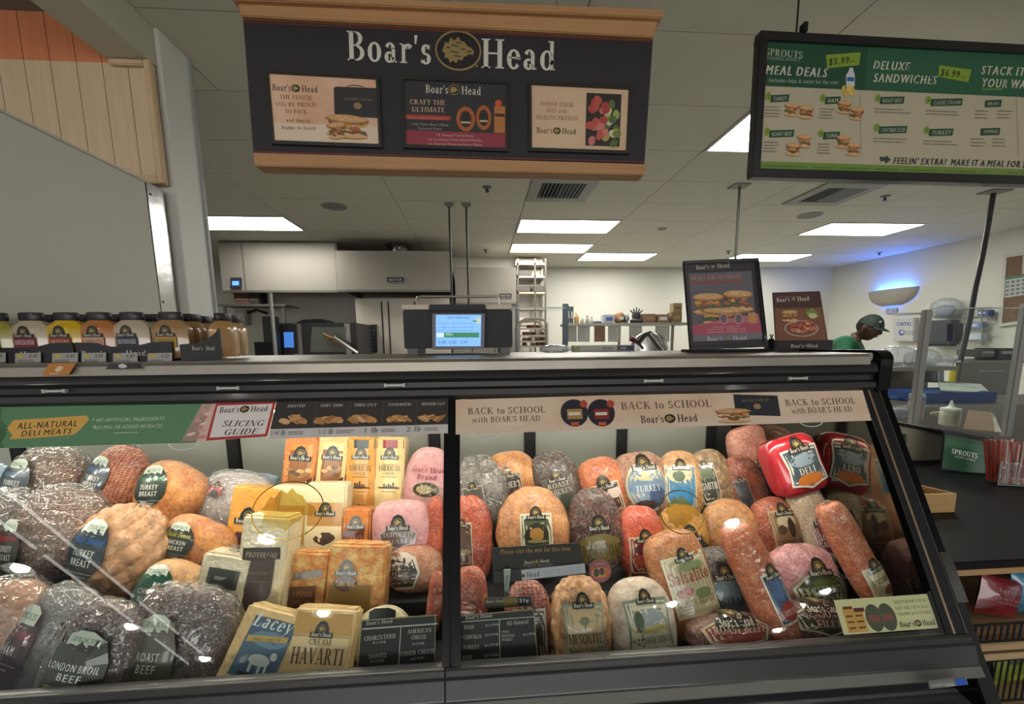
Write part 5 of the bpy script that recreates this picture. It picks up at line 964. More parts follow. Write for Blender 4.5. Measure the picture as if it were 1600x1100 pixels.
prod('capicola', 'long orange capicola sausage with blue and red label leaning left in front', 'sausage', 1187, 910, 1.17, 30, 88, 'log', SAL, -16, 26, lab=bh(.3, -.22, 1.3, .85, '33456a', 'cfc7b4', [('CAPICOLA', -.34, .1, 'd0b0a4', .8)], archw=.55, shape='rect', art=[('41608c', 0, .12, .4, .2), ('8c2c2c', 0, -.28, .45, .16)]))
prod('corned_beef', 'pink corned beef top round with green label, right front', 'meat', 1255, 912, 1.25, 54, 56, 'loaf', mm('a86a70', 'c48c92', 'd6a8ac', 22), -2, 26, pat='wrinkle', lab=bh(.1, -.15, 1.6, 1.25, '3c4a28', 'c0bca4', [('CORNED BEEF', -.02, .13, 'c4c6b0', .78), ('TOP ROUND', -.2, .13, 'c4c6b0', .7)], archw=.3, shape='wide', art=[('55702c', 0, .15, .25, .1)]))
prod('roast_beef', 'low brown roast beef with red and cream banner label in front of the pastrami', 'meat', 1138, 990, 1.12, 64, 30, 'loaf', mm('5c3a30', '7c5446', '946c5c', 18), 0, 30, pat='wrinkle', cd=1., lab=bh(0, .2, 1.6, 1.5, '94403a', 'c4baa0', [('ROAST BEEF', -.05, .22, 'd0c4ac', .7)], archw=0, shape='wide'))
prod('roast_beef', 'low brown peppery beef with dark label beside the cream card, front right', 'meat', 1268, 975, 1.13, 58, 34, 'loaf', mm('54362c', '7a5448', '8c685a', 22), 4, 30, pat='wrinkle', cd=1., lab=bh(0, .25, 1.6, 1.4, '34302c', 'b5ad98', [('SEASONED', .05, .2, 'b98a84', .7), ('FILET', -.2, .18, 'b98a84', .4)], archw=0, shape='wide'))
prod('mesquite_turkey', 'tan string-marked turkey breast with mesquite wood smoked label, front row', 'meat', 907, 975, 1.15, 46, 66, 'loaf', mm('a87848', 'c0946a', 'd0aa84', 12), 0, 24, pat='diamond', res=(96, 64), e1=.85, lab=bh(0, -.1, 1.3, 1.45, 'bda47a', '7f8a80', [('MESQUITE', -.13, .13, '3a3228', .82), ('WOOD SMOKED', -.27, .09, '4a4034', .8), ('TURKEY BREAST', -.38, .06, '5a5040', .7)], archw=.36, art=[('6f7258', 0, .17, .12, .06), ('5a5040', 0, .08, .012, .07)]))
prod('lower_sodium_turkey', 'white turkey breast with landscape picture label, front row', 'meat', 1001, 972, 1.15, 51, 64, 'loaf', mm('bfae9c', 'd2c4b4', 'dcd0c4', 8), -3, 24, egg=.04, lab=bh(.05, -.02, 1.3, 1.4, 'c9c2aa', '7c8478', [('46% LOWER SODIUM', -.22, .09, '3f4238', .85)], archw=.3, shape='shield', art=[('8f979c', 0, .12, .38, .16), ('b3a862', 0, -.02, .4, .06), ('3f4f30', -.22, .1, .1, .15)]))
prod('black_forest_ham', 'dark red netted ham behind the turkey price sign', 'meat', 826, 975, 1.17, 36, 64, 'loaf', RIB, 0, 22, pat='net', res=(96, 64), e1=.85, lab=bh(0, -.2, 1.3, 1.3, '3a2a24', 'a8a294', archw=0, shape='rect'))
prod('red_ham', 'glossy red ham by the middle post above the turkey price sign', 'meat', 735, 935, 1.22, 26, 46, 'loaf', mm('94381e', 'ad5230', 'c87c5c', 30), 0, 20, e1=.7)
prod('red_ham', 'dark red sliver of ham left of the middle post above the cheese price sign', 'meat', 680, 940, 1.24, 12, 44, 'loaf', mm('94381e', 'ad5230', 'c87c5c', 30), 6, 20, e1=.7)

# --- small signs in the case
def sign(pts, Y, name, label, cat='sign', col='1f2221', lean=.25, edge=None, group=None):
    P = at(*pts[3], Y=Y); N = V((0, -1, lean)).normalized()
    f = Fr(*[onplane(x, y, P, N) for x, y in pts]); t = thing(name, label, cat, f(f.w/2, 0, 0), group=group)
    f.slab(MB(), 0, 0, f.w, f.h, -.0015, .0015).build('card', mat(col, .6), t, bevel=.0)
    p = Print(lambda u, v, d: f(u, v, d+.0016), t, .7)
    if edge: p.frame(edge, 0, 0, f.w, f.h, .0022)
    return f, t, p, uvof(f, P, N)
f, t, p, uv = sign([(565, 969), (681, 960), (680, 1040), (558, 1046)], 1.03, 'price_sign', 'black price sign for charcuterie and cheese standing left of the middle post', edge='8c8762')
C1 = 'b5b8ae'; p.rect(C1, *uv(562, 982), *uv(681, 974.8)); tq(p, uv, C1, "Boar's Head", (568, 975), (610, 972), 6, 'serif')
p.poly(C1, [uv(621, 1041), uv(622.3, 1041), uv(623.8, 978), uv(622.6, 978)], 1)
for s, a, b2, h in (('CHARCUTERIE', (566, 1000), (617, 996), 7), ('$15.29/lb', (580, 1005), (601, 1004), 4), ('LOAVES', (575, 1028), (603, 1026), 7), ('$13.29/lb', (578, 1034), (599, 1033), 4), ('AMERICAN', (634, 990), (672, 988), 6.5), ('CHEESE', (640, 999), (664, 998), 6), ('$10.99/lb', (642, 1008), (661, 1007), 4), ('OTHER CHEESE', (624, 1025), (678, 1020), 7), ('$12.49/lb', (640, 1031), (660, 1029), 4)): tq(p, uv, C1, s, a, b2, h, 'serif')
p.flush()
f, t, p, uv = sign([(716, 962), (834, 951), (840, 1025), (716, 1038)], 1.03, 'price_sign', 'black price sign for ham, chicken, turkey and beef standing right of the middle post', edge='8c8762')
p.poly(C1, [uv(718, 971), uv(834, 962.5), uv(834, 963.7), uv(718, 972.3)], 1); tq(p, uv, C1, "Boar's Head", (724, 968), (766, 964), 6, 'serif'); p.poly(C1, [uv(779, 1029), uv(780.3, 1029), uv(778.5, 968), uv(777.3, 968)], 1)
for s, y, w, pr_ in (('HAM', 983, 16, '$13.99/lb'), ('CHICKEN', 998, 29, '$14.99/lb'), ('TURKEY', 1014, 26, '$13.99/lb'), ('BEEF', 1030, 16, '$19.99/lb')):
    tq(p, uv, C1, s, (722, y), (722+w, y-1), 6, 'serif'); tq(p, uv, C1, pr_, (756, y-4), (777, y-6), 4, 'serif')
tq(p, uv, C1, 'All-Natural*', (789, 977), (826, 973), 6.5, 'serif')
for s, y in (('OVEN', 989), ('ROASTED', 995), ('TURKEY', 1001)): tq(p, uv, C1, s, (782, y), (782+len(s)*2.9, y-.5), 4.2, 'serif')
tq(p, uv, C1, '$13.99/lb', (815, 993), (835, 991), 4, 'serif'); p.flush()
f, t, p, uv = sign([(768, 856), (905, 848), (912, 878), (770, 892)], 1.17, 'visit_the_deli_sign', 'black sign asking to visit the deli for this item, above the price rail', col='23221f', lean=.15)
tq(p, uv, 'b08a4e', 'Please visit the deli for this item.', (781, 867), (894, 858), 7, 'serif', .2); q = uv(838, 877); p.logo('cfcabc', q[0], q[1], .072); tq(p, uv, '7c7664', 'fresh meals', (816, 886), (862, 883), 5, 'serif'); p.flush()
f, t, p, uv = sign([(770, 893), (912, 879), (914, 897), (772, 911)], 1.16, 'price_strip', 'clear rail strip with white printed insert under the please visit sign', col='2d2d30', lean=.15)
p.poly('b9bcc4', [uv(815, 890), uv(914, 880), uv(915, 895), uv(816, 906)], 1); tq(p, uv, '3a3a38', 'Head', (823, 902), (844, 900), 8, 'serif'); p.ell('4a4638', *uv(818, 899), .004, .006, 12)
for k in range(3):
    for s in ('SANDWICHES, PLATTERS AND', ): tq(p, uv, '7c7e86', s, (850, 893+k*4.2), (908, 886.5+k*4.4), 2.2)
p.flush()
f, t, p, uv = sign([(787, 890), (798, 889), (794, 934), (789, 934)], 1.14, 'price_tag_clip', 'small clear plastic tag clip hanging from the rail strip', 'clip', col='9aa89e', lean=.1); p.rect('7c8a80', f.w*.2, f.h*.1, f.w*.8, f.h*.8); p.flush()
c = at(938, 892, Y=1.15); t = thing('round_sticker', 'round red promotional sticker at the right end of the rail strip', 'sticker', c, Matrix.Rotation(math.radians(-12), 4, 'X')); Mx = wm(t); rr = .033
MB(Mx @ Matrix.Rotation(math.pi/2, 4, 'X')).lathe([(rr, -.001), (rr, .001)], n=30).build('disc', mat('8c3440', .35, coat=.5), t); p = Print(lambda u, v, d: Mx @ V((u, -.0012-d, v)), t)
p.ell('c0803c', 0, -.004, .027, .016, 20); p.ell('2a241c', -.012, -.004, .008, .012, 12); p.ell('3c2c24', .004, -.001, .008, .011, 12); p.rect('c45a2c', .014, -.014, .024, .008); p.text('d0a8a4', 'AMERICAN', 0, .018, .005, 'serif', 'c', .03); p.flush()
f, t, p, uv = sign([(757, 935), (830, 931), (831, 946), (758, 951)], 1.10, 'shelf_tag', 'small shelf tag with protein grams standing behind the turkey price sign', col='3c3830', lean=.2)
p.rect('7c6a34', f.w*.4, f.h*.1, f.w*.7, f.h*.9); p.rect('2a2c30', f.w*.72, f.h*.1, f.w*.98, f.h*.95); p.text('d8d8d8', '21g', f.w*.84, f.h*.4, f.h*.4, bold=.08); p.text('b9b4a4', "Boar's Head", f.w*.22, f.h*.55, f.h*.3, 'serif', 'c', f.w*.38); p.text('8c8460', 'ALL NATURAL', f.w*.24, f.h*.1, f.h*.3, 'serif', 'c', f.w*.42); p.flush()
f, t, p, uv = sign([(1303, 938), (1447, 928), (1466, 981), (1319, 992)], .985, 'flavour_card', 'cream picture card about no artificial colors at the bottom right of the case', col='c2bf94', lean=.5)
p.rect('cfcb9c', 0, 0, f.w, f.h); p.rect('c9964c', f.w*.05, f.h*.05, f.w*.26, f.h*.72); p.rect('6e2c20', f.w*.06, f.h*.72, f.w*.16, f.h*.8); p.rect('5c2a20', f.w*.17, f.h*.62, f.w*.28, f.h*.74)
for k in range(6): p.rect('54382a', f.w*(.07+.1*(k % 2)), f.h*(.15+.17*(k//2)), f.w*(.14+.1*(k % 2)), f.h*(.2+.17*(k//2)))
for x in (.36, .5): p.ell('4c5040', f.w*x, f.h*.42, f.w*.09, f.h*.4, 22); p.rect('7c4a40', f.w*(x-.06), f.h*.3, f.w*(x+.06), f.h*.5)
for s, y in (("THAT'S BOAR'S HEAD", .78), ('NO ARTIFICIAL', .6), ('COLORS or FLAVORS', .43)): p.text('8a8658', s, f.w*.79, f.h*y, f.h*.09, 'serif', 'c', f.w*.36)
p.logo('3c3a2c', f.w*.79, f.h*.18, f.w*.38); p.flush()
# ------------------------------------------------------------------ on top of the case
TOP = 1.411
def nb(x0, x1, y0, y1, z0, z1, name, m, par, **k): return MB().box(x0, x1, y0, y1, z0, z1).build(name, m, par, **k)
# counter scale
Y = 1.78; a = at(629, 485, Y=Y); b2 = at(801, 543, Y=Y); x0, x1 = a.x, b2.x; zt = a.z; zb = b2.z
t = thing('counter_scale', 'dark customer-facing deli scale with a bright blue price screen', 'scale', ((x0+x1)/2, Y, TOP))
SM = mat('1b1d25', .6)
nb(x0, x1, Y, Y+.07, zb, zt, 'body', SM, t, bevel=.004)
s0 = at(672, 478, Y=Y-.02); s1 = at(759, 545, Y=Y-.02); nb(s0.x, s1.x, Y-.03, Y+.05, s1.z, s0.z, 'display_housing', mat('15171e', .6), t, bevel=.005); nb(s0.x-.003, s1.x+.003, Y-.045, Y+.05, s0.z-.02, s0.z+.004, 'hood', SM, t, bevel=.004)
f = frY([(681, 492), (752, 492), (751, 541), (681, 541)], Y-.032)
f.slab(MB(), -.014, -.01, f.w+.014, f.h+.005, 0, .001).build('bezel', mat('0a1236', .3), t); f.slab(MB(), 0, 0, f.w, f.h, .001, .002).build('screen', mat('6fa6e0', .4, emit=1.0), t)
p = Print(lambda u, v, d: f(u, v, d+.0022), t); E2 = lambda c: mat(c, .4, emit=.7)
p.rect(E2('1c7a50'), f.w*.02, f.h*.28, f.w*.96, f.h*.44); p.rect(E2('cfe4f5'), f.w*.02, f.h*.29, f.w*.18, f.h*.43); p.text(E2('243a5c'), 'SPROUTS FARMERS MARKET', f.w*.5, f.h*.88, f.h*.07, 'sans', 'c', f.w*.5); p.text(E2('e0f0ff'), 'DELI', f.w*.3, f.h*.35, f.h*.07)
for s, x in (('0.000', .15), ('0.000', .38), ('13.99', .62)): p.text(E2('2a4470'), s, f.w*x, f.h*.07, f.h*.12, 'sans', 'c', f.w*.17)
for y in (.72, .6, .5): p.rect(E2('4c7db5'), f.w*.03, f.h*y, f.w*.8, f.h*(y+.012))
for x in (.18, .4, .62, .8): p.rect(E2('4c7db5'), f.w*x, f.h*.5, f.w*(x+.008), f.h*.72)
p.ell(E2('b8c4b0'), f.w*.93, f.h*.82, f.w*.06, f.h*.1, 14); p.ell(E2('4c8a6a'), f.w*.86, f.h*.8, f.w*.05, f.h*.03, 12)
p.flush()
nb(x0-.004, x1-.0, Y+.0, Y+.3, zt+.003, zt+.022, 'platter', mat('8f857a', .45, .8), t, bevel=.003)
r0 = at(650, 463, Y=Y+.02); r1 = at(780, 463, Y=Y+.02); zz = zt+.02
MB().tube([(r0.x, Y+.03, zz), (r0.x, Y+.03, r0.z-.012), (r0.x+.004, Y+.03, r0.z-.003), (r0.x+.014, Y+.03, r0.z), (r1.x-.014, Y+.03, r1.z), (r1.x-.004, Y+.03, r1.z-.003), (r1.x, Y+.03, r1.z-.012), (r1.x, Y+.03, zz)], .005, 8).build('guard_rail', mat('a8a49a', .3, .8), t, smooth=True)
for x in (x0+.012, x1-.05):
    for y in (Y+.0, Y+.25): nb(x, x+.04, y, y+.03, TOP, zb, 'foot', mat('5c5c5c', .5), t)
nb(x0+.05, x1-.05, Y+.04, Y+.28, zb, zb+.02, 'chassis', mat('3a3c44', .5), t)

# poster in black stand, brochure holder
P0 = at(1078, 549, Y=1.60); N0 = V((0, -1, .06)).normalized()
f = Fr(*[onplane(x, y, P0, N0) for x, y in ((1068, 408), (1184, 403), (1199, 542), (1079, 547))])
t = thing('poster_stand', 'tall standing black framed sandwich poster on the steel top', 'poster stand', f(f.w/2, 0)-V((0, 0, .004)))
f.slab(MB(), 0, 0, f.w, f.h, -.008, 0).build('backing', mat('1a181c', .4), t); b = f.border(MB(), .013, -.01, .006).build('frame', mat('1e1b20', .35, coat=.3), t, bevel=.001)
b = MB(); b.box(f(0, 0).x-.01, f(f.w, 0).x+.012, 1.585, 1.66, TOP, TOP+.012); b.build('base', BLACK, t, bevel=.002)
uv = uvof(f, P0, N0); p = Print(f, t)
p.rect('262026', .013, .013, f.w-.013, f.h-.013); p.rect('5d5a62', *uv(1082, 533), *uv(1184, 423)); 
tq(p, uv, 'b5b0a4', "Boar's", (1097, 420), (1118, 419), 7, 'serif'); tq(p, uv, 'b5b0a4', 'Head', (1131, 418), (1151, 417), 7, 'serif'); p.ell('8c7a50', *uv(1124, 415.5), .008, .006, 14)
tq(p, uv, 'c4785c', 'CRAFT THE ULTIMATE', (1087, 436), (1167, 434), 5.5, 'serif'); tq(p, uv, 'b0443c', 'BEEF & CHEDDAR SANDWICH', (1087, 443), (1166, 441), 4.5)
p.poly('8c3a3a', [uv(1085, 441), uv(1168, 439), uv(1168, 441), uv(1085, 443)], 1)
for (x, y, w, h, r) in ((1112, 474, .125, .088, -.02), (1158, 470, .12, .088, -.04), (1132, 494, .17, .07, -.05)):
    q = uv(x, y); p.sandwich(q[0], q[1], w, h, r)
p.poly('b56a70', [uv(1084, 508), uv(1186, 490), uv(1189, 524), uv(1083, 524)], 1); p.rect('a84a5c', uv(1083, 524)[0], uv(1083, 524)[1], uv(1188, 524)[0], uv(1083, 507)[1])
for x in (1132, 1155): q = uv(x, 498); p.ell('b8868a', q[0], q[1], .018, .021, 20); p.ell('6e5e64', q[0], q[1], .013, .016, 18)
q = uv(1176, 497); p.rect('c08a50', q[0]-.016, q[1]-.02, q[0]+.016, q[1]+.02)
for y, w in ((512, 40), (516, 60), (520, 62)): tq(p, uv, 'd8b4b8', 'roast beef, cheddar and bold flavour'[:24], (1135-w/2, y), (1135+w/2, y-1), 2.8)
p.rect('6f6c78', uv(1083, 534)[0], uv(1083, 534)[1], uv(1188, 534)[0], uv(1083, 524)[1]); tq(p, uv, 'c4c0bc', "Boar's", (1104, 533), (1128, 532), 7, 'serif'); tq(p, uv, 'c4c0bc', 'Head', (1143, 532), (1165, 531), 7, 'serif'); p.ell('8c8464', *uv(1136, 529), .008, .006, 14)
p.flush()
P0 = at(1215, 532, Y=1.66); N0 = V((0, -1, .1)).normalized(); f = Fr(*[onplane(x, y, P0, N0) for x, y in ((1208, 457), (1281, 455), (1294, 534), (1213, 535))])
t = thing('brochure_rack', 'small black rack holding a brown sandwich brochure, right of the poster stand', 'brochure holder', (f(f.w/2, 0).x, 1.66, TOP))
f.slab(MB(), 0, 0, f.w, f.h, -.006, 0).build('brochure', mat('4a2c26', .4, coat=.4), t)
uv = uvof(f, P0, N0); p = Print(f, t); p.rect('44241f', 0, 0, f.w, f.h)
tq(p, uv, 'cfc6b8', "Boar's", (1218, 471), (1240, 470), 7, 'serif'); tq(p, uv, 'cfc6b8', 'Head', (1252, 470), (1272, 469), 7, 'serif'); p.ell('8c7a50', *uv(1246, 466), .009, .007, 14); p.lines('8c7468', *uv(1222, 463), .1, .002, 1, .01)
p.rect('7a4e34', .0, f.h*.02, f.w*.98, f.h*.68)
q = uv(1237, 493); p.sandwich(q[0], q[1], .07, .05, 0); q = uv(1272, 490); p.ell('6f8a3c', q[0], q[1], .025, .02, 12, 1, 0, .2); p.ell('c9c08c', q[0], q[1]-.008, .02, .01, 12, 1, 0, .2)
q = uv(1252, 513); p.ell('b8a890', q[0], q[1], .07, .033, 24); p.ell('6e4a34', q[0], q[1], .064, .029, 24)
for k in range(60):
    a_ = random.random()*6.28; r_ = random.random()**.5; p.ell(('a8482c', 'c4704c', 'd8a88c', '8c3424', 'b5603c')[k % 5], q[0]+.055*r_*math.cos(a_), q[1]+.006+.022*r_*math.sin(a_), random.uniform(.006, .014), random.uniform(.003, .006), 8, 1, random.uniform(-.8, .8), .2)
p.flush()
g = frY([(1215, 532), (1301, 532), (1302, 548), (1215, 549)], 1.635); xx0, xx1 = g(0, 0).x, g(g.w, 0).x
MB().box(xx0, xx1, 1.64, 1.72, TOP, g(0, g.h).z).build('tray', mat('1c1a1c', .4, coat=.3), t, bevel=.001); p = Print(lambda u, v, d: V((xx0+u, 1.64-d, TOP+v)), t); hh = g(0, g.h).z-TOP
p.text('c9c4b8', "Boar's", g.w*.36, hh*.32, hh*.34, 'serif', 'c', g.w*.23); p.text('c9c4b8', 'Head', g.w*.64, hh*.32, hh*.34, 'serif', 'c', g.w*.2); p.ell('7c6a48', g.w*.51, hh*.48, .006, .005, 12); p.flush()
c = at(1206, 530, Y=1.64); t = thing('binder_clip', 'black spring clip between poster stand and brochure rack', 'clip', (c.x, 1.64, TOP))
MB().box(c.x-.012, c.x+.008, 1.63, 1.65, TOP, TOP+.05).build('jaw', GLOSSB, t, bevel=.004); MB().tube([(c.x-.002, 1.64, TOP+.05), (c.x-.008, 1.64, TOP+.066), (c.x+.004, 1.64, TOP+.066), (c.x-.002, 1.64, TOP+.05)], .0025, 6).build('handle', BLACK, t)

# mustard bottles in printed trays
def bottle(x, y, col, label, lab=None, sc=1., rot=0, z=TOP+.008):
    t = thing('condiment_bottle', label, 'bottle', (x, y, z), (0, 0, rot), 'squeeze bottles in the black trays'); Mx = wm(t) @ Matrix.Diagonal((sc*1.04, sc*.6, sc, 1))
    pr = [(.046, 0), (.050, .004), (.051, .02), (.051, .082), (.047, .094), (.030, .108), (.026, .112)]
    body = MB(Mx @ Matrix.Rotation(math.pi/8, 4, 'Z')).lathe([(r*1.04, z_) for r, z_ in pr], n=8).build('body', mat(col, .25, coat=.8, c2=col, vs=3), t, smooth=True)
    MB(Mx).lathe([(.029, .110), (.031, .113), (.031, .130), (.029, .133), (.012, .134)], n=20).build('cap', mat('232228', .4), t, smooth=True)
    if lab:
        def mp(u, v, d):
            return Mx @ V((u, -.0512-d*2, v))
        p = Print(mp, t); p.rect(lab[0], -.027, .03, .027, .062, 6, 1); p.text(lab[2], lab[1], 0, .042, .013, 'serif', 'c', .048); arch(p, 0, .073, .034); p.flush('label', 'lettering')
    return t
bt = [(-2, 'a09a44', ('2c2c24', 'PICKLE', 'c4bf9c'), 'olive green relish bottle cut off at the left edge'), (55, 'b8a890', ('7a2a3c', 'HORSERADISH', 'd8ccc0'), 'cream horseradish bottle with maroon label, front row'), (109, 'c9a618', ('8a3a2c', 'MUSTARD', 'd8b8a0'), 'bright yellow mustard bottle, front row'), (160, 'b06f3c', ('c9a088', 'CHIPOTLE', '5c2a20'), 'orange sauce bottle with pale square label, front row'),
      (211, 'b8a893', ('2a2a38', 'MAYONNAISE', 'd0d0dc'), 'cream mayonnaise bottle with dark label, front row'), (271, '9c7a4c', ('b5903c', 'HONEY', '3a2c1c'), 'tan honey mustard bottle with gold label, right end of front row')]
for px, col, lb, lab in bt:
    c = at(px, 530, Y=1.455); bottle(c.x, 1.455, col, lab, lb, 1.06)
for px, Yb, col, lab in ((85, 1.55, 'a89a84', 'cream bottle behind the gap between cream and yellow bottles'), (137, 1.55, 'c9a618', 'yellow bottle in the second row behind the orange sauce'), (188, 1.55, 'b06f3c', 'orange bottle in the second row behind the orange and mayonnaise bottles'), (246, 1.55, 'b5a893', 'pale bottle in the second row left of the honey mustard'), (-20, 1.55, 'a09a44', 'olive bottle in the second row at the left edge'),
                         (303, 1.55, 'a07a48', 'tan bottle just right of and behind the honey mustard'), (322, 1.66, 'a07a48', 'second tan bottle in the receding row at the tray end'), (336, 1.78, 'a07a48', 'third tan bottle in the receding row at the tray end'), (352, 1.53, 'b08650', 'tan bottle seen edge-on right of the tray side panel'), (368, 1.64, 'b08650', 'last tan bottle at the right end of the bottle display')):
    c = at(px, 530, Y=Yb); bottle(c.x, Yb, col, lab, None, 1.06, 1.45 if px > 298 else 0)
def tray(pa, pb, label, end=False):
    x0 = at(pa, 560, Y=1.415).x; x1 = at(pb, 560, Y=1.415).x; t = thing('bottle_tray', label, 'tray', ((x0+x1)/2, 1.42, TOP), group='black bottle trays'); m = mat('242427', .5)
    nb(x0, x1, 1.418, 1.5, TOP, TOP+.006, 'base', m, t)
    P = [(x0, .046), (x0+.05, .046), (x0+.07, .05), (x0+.1, .052), (x1-.12, .052), (x1-.06, .052), (x1-.03, .065), (x1, .066)] if not end else None
    zs = [(x0, TOP), (x1, TOP), (x1, TOP+.058), (x1-.06, TOP+.056), (x1-.11, TOP+.044), (x0+.09, TOP+.044), (x0+.05, TOP+.056), (x0, TOP+.058)]
    MB().prism([(x, 1.412, z) for x, z in zs], (0, .004, 0)).build('front_panel', m, t)
    p = Print(lambda u, v, d: V((x0+u, 1.412-d, TOP+v)), t)
    for u in (.16, .5, .84):
        w = (x1-x0); p.text('c4bfb4', "Boar's Head", 0, 0, .0001) if False else None
    p.text('c9c4b8', "Boar's", (x1-x0)*.18, .016, .016, 'serif', 'c', .07); p.text('c9c4b8', 'Head', (x1-x0)*.62, .016, .016, 'serif', 'c', .06)
    p.flush(); return t, x0, x1
tray(-60, 118, 'black printed bottle tray at left under the olive to yellow bottles'); tray(122, 272, 'black printed bottle tray under the orange to honey bottles')
a = at(283, 563, Y=1.41); b2 = at(347, 562, Y=1.47); t = thing('tray_side', 'black swooping side panel with white brand lettering at the bottle display end', 'panel', ((a.x+b2.x)/2, 1.44, TOP))
h1 = at(347, 512, Y=1.47).z; Q = [(0, 0), (1, 0), (1, 1), (.9, .84), (.7, .66), (.4, .52), (0, .48)]; hx = b2.x-a.x
MB().prism([(a.x+hx*u, 1.41+.06*u, TOP+(h1-TOP)*v) for u, v in Q], (0, .006, 0)).build('panel', mat('2b3030', .45), t)
p = Print(lambda u, v, d: V((a.x+hx*u, 1.4095+.06*u-d, TOP+(h1-TOP)*v)), t); p.text('c9c4b8', "Boar's", .42, .3, .13, 'serif', 'c', .26); p.text('c9c4b8', 'Head', .74, .3, .13, 'serif', 'c', .22); p.rect('4a5450', .25, .2, .85, .205); p.flush()
for k, (px, w) in enumerate(((-10, 38), (44, 40), (102, 40), (147, 38), (196, 38), (250, 38))):
    g = frY([(px-w/2, 552), (px+w/2, 551), (px+w/2, 566), (px-w/2, 567)], 1.406)
    t = thing('price_label', ('white shelf price label at the left edge below the olive bottle', 'white shelf price label below the horseradish bottle', 'white shelf price label above the orange hanging tag', 'white shelf price label below the orange sauce bottle', 'white shelf price label above the black hanging tag', 'white shelf price label at the right below the honey mustard')[k], 'price label', g(g.w/2, 0), group='white price labels on the bottle trays')
    g.slab(MB(), 0, 0, g.w, g.h, -.0008, .0008).build('card', mat('a5a49e', .5), t); p = Print(lambda u, v, d: g(u, v, d+.0008), t)
    p.rect('c9b03c', g.w*.08, g.h*.55, g.w*.32, g.h*.85); p.text('3a3a38', ('4.49', '4.49', '4.49', '3.99', '4.49', '4.29')[k], g.w*.72, g.h*.5, g.h*.36, 'sans', 'c', g.w*.34, bold=.05); p.lines('6e6e6a', g.w*.1, g.h*.2, g.w*.7, g.h*.1, 2, g.h*.16); p.flush()
for pts, c, nm, lab in (([(77, 568), (119, 567), (108, 585), (66, 587)], 'b5722c', 'orange', 'orange sale tag bent over the steel edge under the yellow bottle'), ([(172, 568), (210, 567), (221, 576), (165, 577)], '2b2a2c', 'black', 'black tag with white oval bent over the steel edge')):
    g = frY(pts, 1.272); t = thing('hanging_tag', lab, 'tag', g(g.w/2, 0), group='tags over the steel edge')
    g.slab(MB(), 0, 0, g.w, g.h, -.0008, .0008).build('card', mat(c, .5), t); p = Print(lambda u, v, d: g(u, v, d+.0008), t); p.ell('cdb8a4' if nm == 'orange' else 'c4c4c4', g.w*.5, g.h*.52, g.w*.14, g.h*(.25 if nm == 'orange' else .38), 18); p.rect('d8c4ac', g.w*.25, g.h*.1, g.w*.6, g.h*.16) if nm == 'orange' else None; p.flush()
# crumpled film and carton on the back of the steel top
c = at(868, 548, Y=2.0)
prod('plastic_bag', 'crumpled clear plastic bag on the steel top right of the scale', 'plastic bag', 868, 545, 1.98, 24, 6, 'loaf', clear((.93, .95, .96), 1.8, .12, bump=(30, 1.0), haze=.5, hc=(.6, .62, .63)), 0, 0, pat='wrinkle', cd=2.)
g = frY([(894, 545), (992, 546), (992, 552), (896, 552)], 2.02); t = thing('film_carton', 'long white and blue wrapping film carton lying on the steel top', 'carton', (g(g.w/2, 0).x, 2.02, TOP))
nb(g(0, 0).x, g(g.w, 0).x, 2.02, 2.07, TOP, TOP+.03, 'box', mat('b5b3aa', .6), t, bevel=.001); p = Print(lambda u, v, d: V((g(0, 0).x+u, 2.02-d, TOP+v)), t); p.rect('8f8a5c', .0, .004, .03, .026); p.text('3a4a8c', 'ANCHOR', g.w*.55, .009, .012, fit=.05, bold=.05); p.rect('4a4a60', g.w*.7, .004, g.w*.97, .026); p.rect('9c9ca8', g.w*.75, .01, g.w*.85, .02); p.flush()

# ------------------------------------------------------------------ kitchen background
def hood(pts, Y, D, label, badge=None, disp=False):
    g = frY(pts, Y); t = thing('exhaust_hood', label, 'exhaust hood', (g(g.w/2, 0).x, Y, g(0, 0).z), group='steel kitchen canopies')
    x0, x1, z0, z1 = g(0, 0).x, g(g.w, 0).x, g(0, 0).z, g(0, g.h).z
    b = MB(); b.box(x0, x1, Y, Y+.03, z0, z1).box(x0, x0+.03, Y+.03, Y+D, z0, z1).box(x1-.03, x1, Y+.03, Y+D, z0, z1).box(x0, x1, Y, Y+D, z1, z1+.02)
    b.build('canopy', mat('989288', .5, .6, bump=(6, .15), stretch=(1, 1, .3)), t); nb(x0+.03, x1-.03, Y+.03, Y+D, z0+.1, z0+.13, 'filter_bank', mat('2f2e2c', .6), t)
    nb(x0, x1, Y-.012, Y+.03, z0-.02, z0+.01, 'lower_lip', mat('77736b', .4, .8), t)
    return t, g
t, g = hood([(348, 380), (531, 380), (531, 455), (348, 455)], 6.4, 1.0, 'wide steel range hood at left with a small blue control screen')
d = frY([(361, 434), (377, 434), (377, 450), (361, 450)], 6.38); d.slab(MB(), 0, 0, d.w, d.h, -.01, .02).build('control_box', mat('1c2438', .4), t); d.slab(MB(), d.w*.2, d.h*.25, d.w*.85, d.h*.65, .02, .024).build('control_screen', mat('5a90d8', .4, emit=1.1), t)
nb(g(g.w*.19, 0).x, g(g.w*.2, 0).x, 6.392, 6.4, g(0, 0).z, g(0, g.h).z, 'seam', mat('6e6a62', .5, .5), t); nb(g(g.w*.98, 0).x, g(g.w, 0).x, 6.392, 6.4, g(0, 0).z, g(0, g.h).z, 'seam', mat('6e6a62', .5, .5), t)
